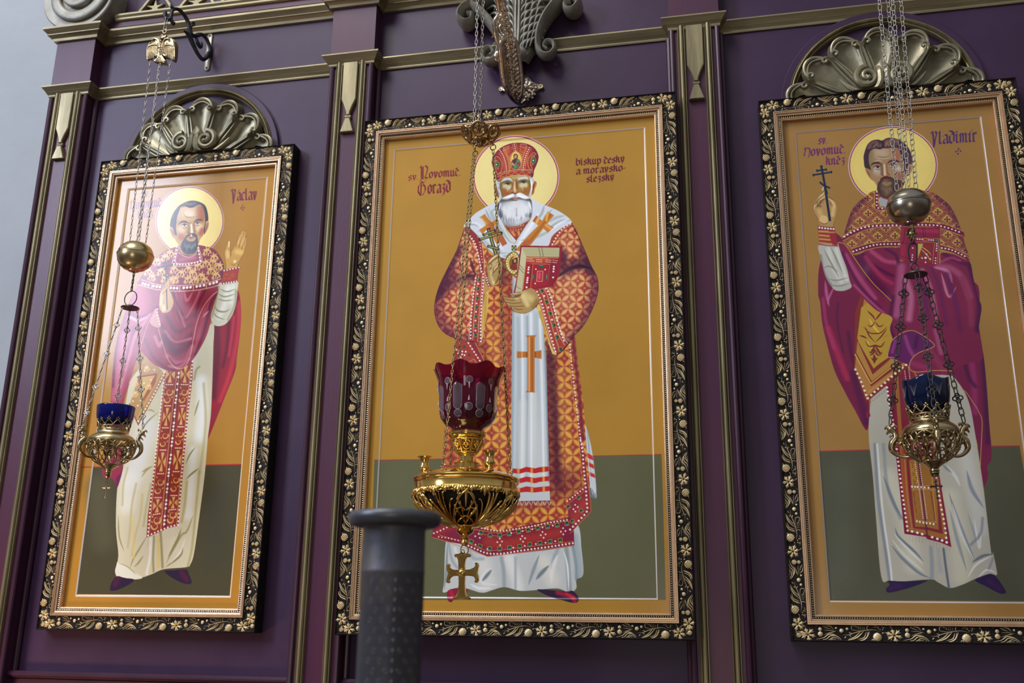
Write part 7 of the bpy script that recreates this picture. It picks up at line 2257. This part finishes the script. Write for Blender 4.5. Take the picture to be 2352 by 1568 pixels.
# ruby glass
zr,zg=ZC(850),ZC(994); H_=zr-zg; W=rC(85)
lob=lambda a,i:(1+(.035*math.cos(8*a) if i in (8,9,10,11) else 0),(.0055*math.cos(8*a) if i in (8,9,10) else 0))
gp=[(.001,zg),(W*.40,zg),(W*.41,zg+H_*.03),(W*.44,zg+H_*.07),(W*.62,zg+H_*.12),(W*.755,zg+H_*.22),(W*.80,zg+H_*.38),(W*.815,zg+H_*.60),(W*.85,zg+H_*.80),(W*.99,zr),(W*.975,zr+.001),(W*.955,zr-.002),(W*.82,zg+H_*.80),(W*.785,zg+H_*.60),(W*.77,zg+H_*.38),(W*.72,zg+H_*.23),(W*.56,zg+H_*.15),(.001,zg+H_*.10)]
gl=MB().lathe(gp,c0,96,lob).build('ruby_glass',M['ruby'],tc_,ang=60)
go=[p for p in gp[2:10]]; gz=[p[1] for p in go]; gr=[p[0] for p in go]
def facet(a,zc_,w_,h_,stad=True):
    """clear facet cut into the glass: a thin curved lens with a pale rim"""
    V=[];F=[]; n=20; rings=(0,.6,.9,1.0); pts=[]
    for rg in rings:
        for k in range(n):
            q=2*PI*k/n; u=math.cos(q)*w_*rg; v=math.sin(q)*(w_ if stad else h_)*rg+(math.copysign(max(0,h_-w_),math.sin(q))*rg if stad else 0)
            z=zc_+v; r=float(np.interp(z,gz,gr))+.0006+(.0004 if rg<.95 else -.0004); V.append(c0+Vector((math.cos(a+u/r)*r,math.sin(a+u/r)*r,z)))
    for j in range(len(rings)-1):
        for k in range(n): q=(k+1)%n; F.append((j*n+k,j*n+q,(j+1)*n+q,(j+1)*n+k))
    return V,F,[V[(len(rings)-1)*n+k] for k in range(n)]
b=MB(); e=MB()
for i in range(8):
    a=2*PI*i/8-math.radians(74-22.5); s_=W/.084
    for (aa,zz,w_,h_,st) in ((a,.50,.0105,.031,True),(a,.235,.0088,.0080,False),(a+PI/8,.74,.0078,.0078,False),(a+PI/8,.33,.0088,.0085,False)):
        V,F,rim=facet(aa,zg+H_*zz,w_*s_,h_*s_,st); b.add(V,F); e.tube(rim,.00045,5,closed=True)
    for z_a,z_b in ((.70,.60),(.42,.50)):
        r=float(np.interp(zg+H_*z_a,gz,gr))+.0006; e.tube([c0+Vector((math.cos(a+PI/8)*r,math.sin(a+PI/8)*r,zg+H_*z)) for z in np.linspace(z_a,z_b,5)],lerp_r([.0022,.0016,.0004],5),6)
b.build('cut_facet',M['rubycut'],gl); e.build('facet_rim',mat('pale_cut_edge',(.55,.42,.50),.25),gl)
MB().lathe([(.001,zg+H_*.12),(W*.54,zg+H_*.16),(W*.70,zg+H_*.24),(W*.755,zg+H_*.38),(.001,zg+H_*.40)],c0,40).build('oil_fill',M['wax'],gl)
# candle sockets
for a,nm in ((187,0),(316,0),(72,0)):
    A=math.radians(a); p=c0+Vector((math.cos(A)*R*.80,math.sin(A)*R*.80,0)); z=ZC(1091); s_=rC(1)
    MB().lathe([(.001,z-.002),(11*s_,z-.001),(10*s_,z+1.2*s_),(4*s_,z+3*s_),(3.4*s_,z+8*s_),(6*s_,z+10*s_),(11*s_,z+14*s_),(12*s_,z+18*s_),(9.5*s_,z+23*s_),(9.8*s_,z+33*s_),(12*s_,z+40*s_),(17*s_,z+42*s_),(17*s_,z+43.5*s_),(11*s_,z+43*s_),(9*s_,z+36*s_),(.001,z+30*s_)],p,30).build('candle_socket',M['brass'],tc_,ang=50)
# rosette canopy of open rings
M['canopy']=mat('dark_gold_cast',(.50,.33,.14),.2,1.,(.22,.14,.07),40.,bump=.4,bscale=90)
zk=ZC(316); rk=rC(39); b=MB(); cc=Vector((at(1104,318,dC).x,-dC,zk))
for i in range(6):
    a=2*PI*i/6-PI/2+.12; u=Vector((math.cos(a),math.sin(a),0)); p=cc+u*rk+Vector((0,0,.004)); nrm=(u*.8+Vector((0,0,-.6))).normalized(); up_=Vector((0,0,1))
    b.torus(p,rC(17.5),.0042,nrm,26,8)
    b.torus(p+nrm*.001,rC(14.2),.0014,nrm,22,6)
    sd=u.cross(up_).normalized(); vv=nrm.cross(sd).normalized(); vv=vv if vv.z>0 else -vv
    for q,l in ((0,.0155),(.9,.012),(-.9,.012)): b.tube([p-vv*.010,p+(vv*math.cos(q)+sd*math.sin(q))*l*.5,p+(vv*math.cos(q)+sd*math.sin(q))*l],lerp_r([.0028,.0042,.001],3),7)
    a2=a+PI/6; u2=Vector((math.cos(a2),math.sin(a2),0)); b.torus(cc+u2*rk*1.02+Vector((0,0,.008)),rC(7),.0022,u2,16,6)
b.torus(cc+Vector((0,0,-.014)),rC(22),.004,(0,0,1),36,8); b.lathe([(.001,zk-.030),(rC(6),zk-.029),(rC(9),zk-.024),(rC(8),zk-.019),(rC(13),zk-.016),(rC(15),zk-.010),(rC(10),zk-.004),(.001,zk-.002)],(cc.x,cc.y,0),28)
b.build('rosette_canopy',M['canopy'],tc_,ang=80)
for a,pb in ((0,(1176,1100)),(128,(1007,1088)),(255,(1043,1083))):
    A=math.radians(a); top=cc+Vector((math.cos(A)*rC(33),math.sin(A)*rC(33),-.016)); bot=c0+Vector((math.cos(A)*R*.84,math.sin(A)*R*.84,ZC(1096)+.006))
    MB().torus(top+Vector((0,0,-.006)),.006,.0013,(1,.3,0),16,6).torus(top+Vector((0,0,-.018)),.0078,.0015,(.2,1,0),18,6).build('chain_ring',M['oldbrass'],tc_)
    MB().torus(bot+Vector((0,0,.004)),.0068,.0014,(.3,1,0),18,6).build('chain_ring',M['oldbrass'],tc_)
    chain(top+Vector((0,0,-.026)),bot+Vector((0,0,.012)),.0066,.00112,'lamp_chain',M['bronze'],tc_,.66)
for p,q,y in (((1098,0),(1091,292),-.006),((1109,0),(1100,290),.006)):
    A=at(*p,dC);B=at(*q,dC); A.y+=y; B.y+=y; A=A+(A-B)*.20; chain(A,B,.0086,.00125,'suspension_chain',M['steel'],tc_,.66)
# ---------------------------------------------------------------- gilded arm from which the middle lamp hangs
am=thing('gilded_lamp_arm',at(1205,212,0),'ornate cast gold lamp arm projecting from the wall above the middle icon','lamp arm')
b=MB(); rnd=random.Random(8)
star=[(1147,206),(1153,198),(1163,203),(1175,190),(1182,168),(1195,160),(1206,172),(1215,176),(1226,190),(1238,196),(1246,199),(1247,206),(1236,210),(1226,218),(1218,228),(1204,237),(1190,240),(1178,228),(1168,216),(1156,212)]
b.prism([(lambda p:(p.x,p.z))(at(*p,0)) for p in star],0,-.010,.003).build('wall_rosette',M['gold_cast'],am,ang=60)
b=MB()
for i in range(70):
    px_=1205+rnd.gauss(0,16); py_=207+rnd.gauss(0,14)
    if abs(px_-1205)/30+abs(py_-207)/30>1.25: continue
    b.ball(at(px_,py_,.010+rnd.random()*.012),.003+.004*rnd.random(),7)
for a in range(10):
    q=2*PI*a/10; o=at(1207,206,.012); v=Vector((math.cos(q),0,math.sin(q)))
    b.tube([o+v*.008,o+v*.022+Vector((0,-.012,0)),o+v*.036+Vector((0,-.004,0))],lerp_r([.003,.006,.003],3),7)
b.ball(at(1207,200,.022),.013,14).build('rosette_leaves',M['gold_cast'],am,ang=70)
for p in ((1151,205),(1242,199)): MB().torus(at(*p,.008),.0065,.003,(0,1,0),16,7).build('screw_eye',M['silvergilt'],am)
def S3(pts,rs,flat=1.,name='arm_scroll',n=6):
    Q=spl([at(*p) for p in pts],n); MB().tube(Q,lerp_r([r_*1.35 for r_ in rs],len(Q)),10,flat=flat,up=(1,0,0)).build(name,M['gold_cast'],am,ang=80)
S3([(1192,238,.02),(1176,222,.05),(1162,195,.09),(1155,165,.13),(1152,135,.17),(1150,112,.20),(1153,95,.215),(1162,88,.21)],[.007,.012,.013,.013,.013,.012,.011,.008],.6)
S3([(1192,238,.02),(1196,222,.04),(1199,196,.06),(1197,165,.085),(1193,135,.11),(1189,110,.13),(1183,92,.15),(1174,88,.165),(1170,100,.16),(1176,112,.15)],[.006,.008,.009,.008,.008,.008,.007,.006,.005,.005],.7)
S3([(1186,225,.03),(1180,200,.06),(1176,170,.09),(1174,140,.12),(1172,112,.15),(1168,88,.18),(1164,60,.21),(1158,30,.25),(1152,0,.30),(1146,-30,.35),(1135,-60,.42),(1118,-78,.50),(1104,-70,.55)],[.008,.011,.012,.011,.010,.010,.011,.009,.009,.009,.009,.008,.007],.9,'arm_spine')
S3([(1150,108,.20),(1143,92,.22),(1138,70,.245),(1136,52,.26),(1142,40,.27),(1150,42,.265),(1152,55,.255),(1147,64,.25),(1144,58,.25)],[.008,.010,.010,.009,.008,.007,.006,.006,.005],.7)
S3([(1164,95,.19),(1168,78,.20),(1168,62,.215),(1163,52,.225),(1156,55,.23),(1156,66,.225)],[.005,.007,.007,.006,.005,.005],.8)
S3([(1146,20,.30),(1143,0,.33),(1140,-20,.36)],[.009,.009,.008],.6)
S3([(1182,150,.09),(1188,140,.10),(1190,128,.11),(1184,120,.12),(1178,127,.12),(1180,136,.115)],[.005,.006,.006,.005,.004,.004],.8)
S3([(1178,200,.06),(1186,190,.06),(1188,176,.07),(1182,168,.08),(1176,174,.08)],[.005,.006,.006,.005,.004],.8)
S3([(1152,118,.175),(1142,124,.18),(1140,134,.175),(1152,138,.165)],[.006,.0075,.0075,.006],1.)
def strip(A_,B_,name,bow=.006):
    P=spl([at(*p) for p in A_],6); Q=spl([at(*p) for p in B_],6); n=min(len(P),len(Q)); b=MB(); V=[]
    P=[P[int(i*(len(P)-1)/(n-1))] for i in range(n)]; Q=[Q[int(i*(len(Q)-1)/(n-1))] for i in range(n)]
    for a_,c_ in zip(P,Q):
        for u in np.linspace(0,1,7): m_=a_.lerp(c_,u); V.append(m_+Vector((-bow*math.sin(PI*u)+.003*math.sin(u*25),-.002,.0)))
    b.add(V,[(i*7+j,i*7+j+1,(i+1)*7+j+1,(i+1)*7+j) for i in range(n-1) for j in range(6)]); b.build(name,M['gold_cast'],am,ang=70)
strip([(1192,236,.02),(1178,222,.05),(1164,195,.09),(1157,165,.13),(1154,135,.17),(1155,108,.20)],[(1193,232,.02),(1196,222,.04),(1199,196,.06),(1196,165,.085),(1192,135,.11),(1186,105,.135)],'arm_web')
b=MB()
for i in range(26):     # leaf tongues laid over the web
    t=i/25.; x0=np.interp(t,[0,.4,1],[1188,1166,1158]); x1=np.interp(t,[0,.4,1],[1196,1196,1186]); y_=232-t*130; d_=.03+.15*t; sg=1 if i%2 else -1
    u0=.5+.38*sg; xa=x0+(x1-x0)*.5; xb=x0+(x1-x0)*u0
    b.tube(spl([at(xa,y_,d_+.006),at((xa+xb)/2,y_-5,d_+.013),at(xb,y_-9,d_+.008),at(xb-sg*2,y_-3,d_+.008)],4),lerp_r([.002,.0045,.0035,.0015],13),7)
for i in range(22):
    t=i/21.; x_=np.interp(t,[0,.5,1],[1172,1160,1146]); y_=100-t*105; d_=.19+t*.14
    b.tube(spl([at(x_,y_,d_+.004),at(x_+(6 if i%2 else -6),y_-5,d_+.010),at(x_+(9 if i%2 else -9),y_+1,d_+.004)],4),lerp_r([.002,.0045,.0015],9),7)
b.build('leaf_relief',M['gold_cast'],am,ang=80)
b=MB()
for i in range(120):
    t=rnd.random(); px_=np.interp(t,[0,.3,.6,1],[1188,1174,1170,1152]); py_=np.interp(t,[0,.3,.6,1],[228,165,100,10]); dp=np.interp(t,[0,.3,.6,1],[.03,.11,.19,.29])
    b.ball(at(px_+rnd.gauss(0,7),py_+rnd.gauss(0,5),dp+rnd.random()*.012),.0028+.003*rnd.random(),6)
b.build('acanthus_detail',M['gold_cast'],am,ang=80)
b=MB(); A=at(1104,-70,dC)
b.torus(A+Vector((0,0,-.02)),.012,.002,(0,1,0),18,7).build('hanger_ring',M['steel'],am)
# ---------------------------------------------------------------- out-of-focus metal post in the foreground
dP=1.65
pt=at(899,1400,dP); xp=pt.x; zf=lambda p: zof(p,xp,dP); rp=lambda w: rof(w,Vector((xp,-dP,zf(1300))))
po=thing('candle_stand',(xp,-dP,0),'dark metal candle stand post with wide flat rim, out of focus in the foreground','candle stand')
cpost=mat('blackened_engraved_brass',(.072,.074,.092),.5,.5,(.19,.14,.085),9.,(1,1,.6),.2,bscale=120,contrast=(.45,.8),rvar=.08)
r0=rp(72.5); r1=rp(110); zt=zf(1171)
MB().lathe([(r0*1.05,0),(r0*1.05,.05),(r0,.06),(r0,zf(1318)),(r0*1.012,zf(1316)),(r0*1.012,zf(1310)),(r0,zf(1308)),(r0*.985,zf(1225)),(r0*1.0,zf(1214)),(r0*1.06,zf(1210)),(r0*1.06,zf(1206))],(xp,-dP,0),64).build('post',cpost,po,ang=40)
MB().lathe([(r0*1.0,zf(1212)),(r1*.86,zf(1210)),(r1*.95,zf(1205)),(r1,zf(1195)),(r1*.99,zf(1184)),(r1*.94,zf(1178)),(r1*.80,zf(1176)),(r0*.9,zf(1180)),(.001,zf(1180))],(xp,-dP,0),64).build('rim_tray',mat('blackened_rim',(.085,.09,.11),.38,.6,(.11,.11,.12),14.),po,ang=50)
b=MB()
for i in range(30):
    for j in range(-4,5):
        a=-PI/2+.42+j*.20; z=zf(1335)-.012*i
        if j==0: b.ball((xp+math.cos(a)*r0,-dP+math.sin(a)*r0,z),.0019,6,(1,1,1.5))
        elif (i+j)%2==0: b.torus((xp+math.cos(a)*r0,-dP+math.sin(a)*r0,z),.0026,.0003,(math.cos(a),math.sin(a),0),8,4)
b.build('engraved_ornament',mat('worn_ornament',(.16,.15,.15),.5,.6),po)
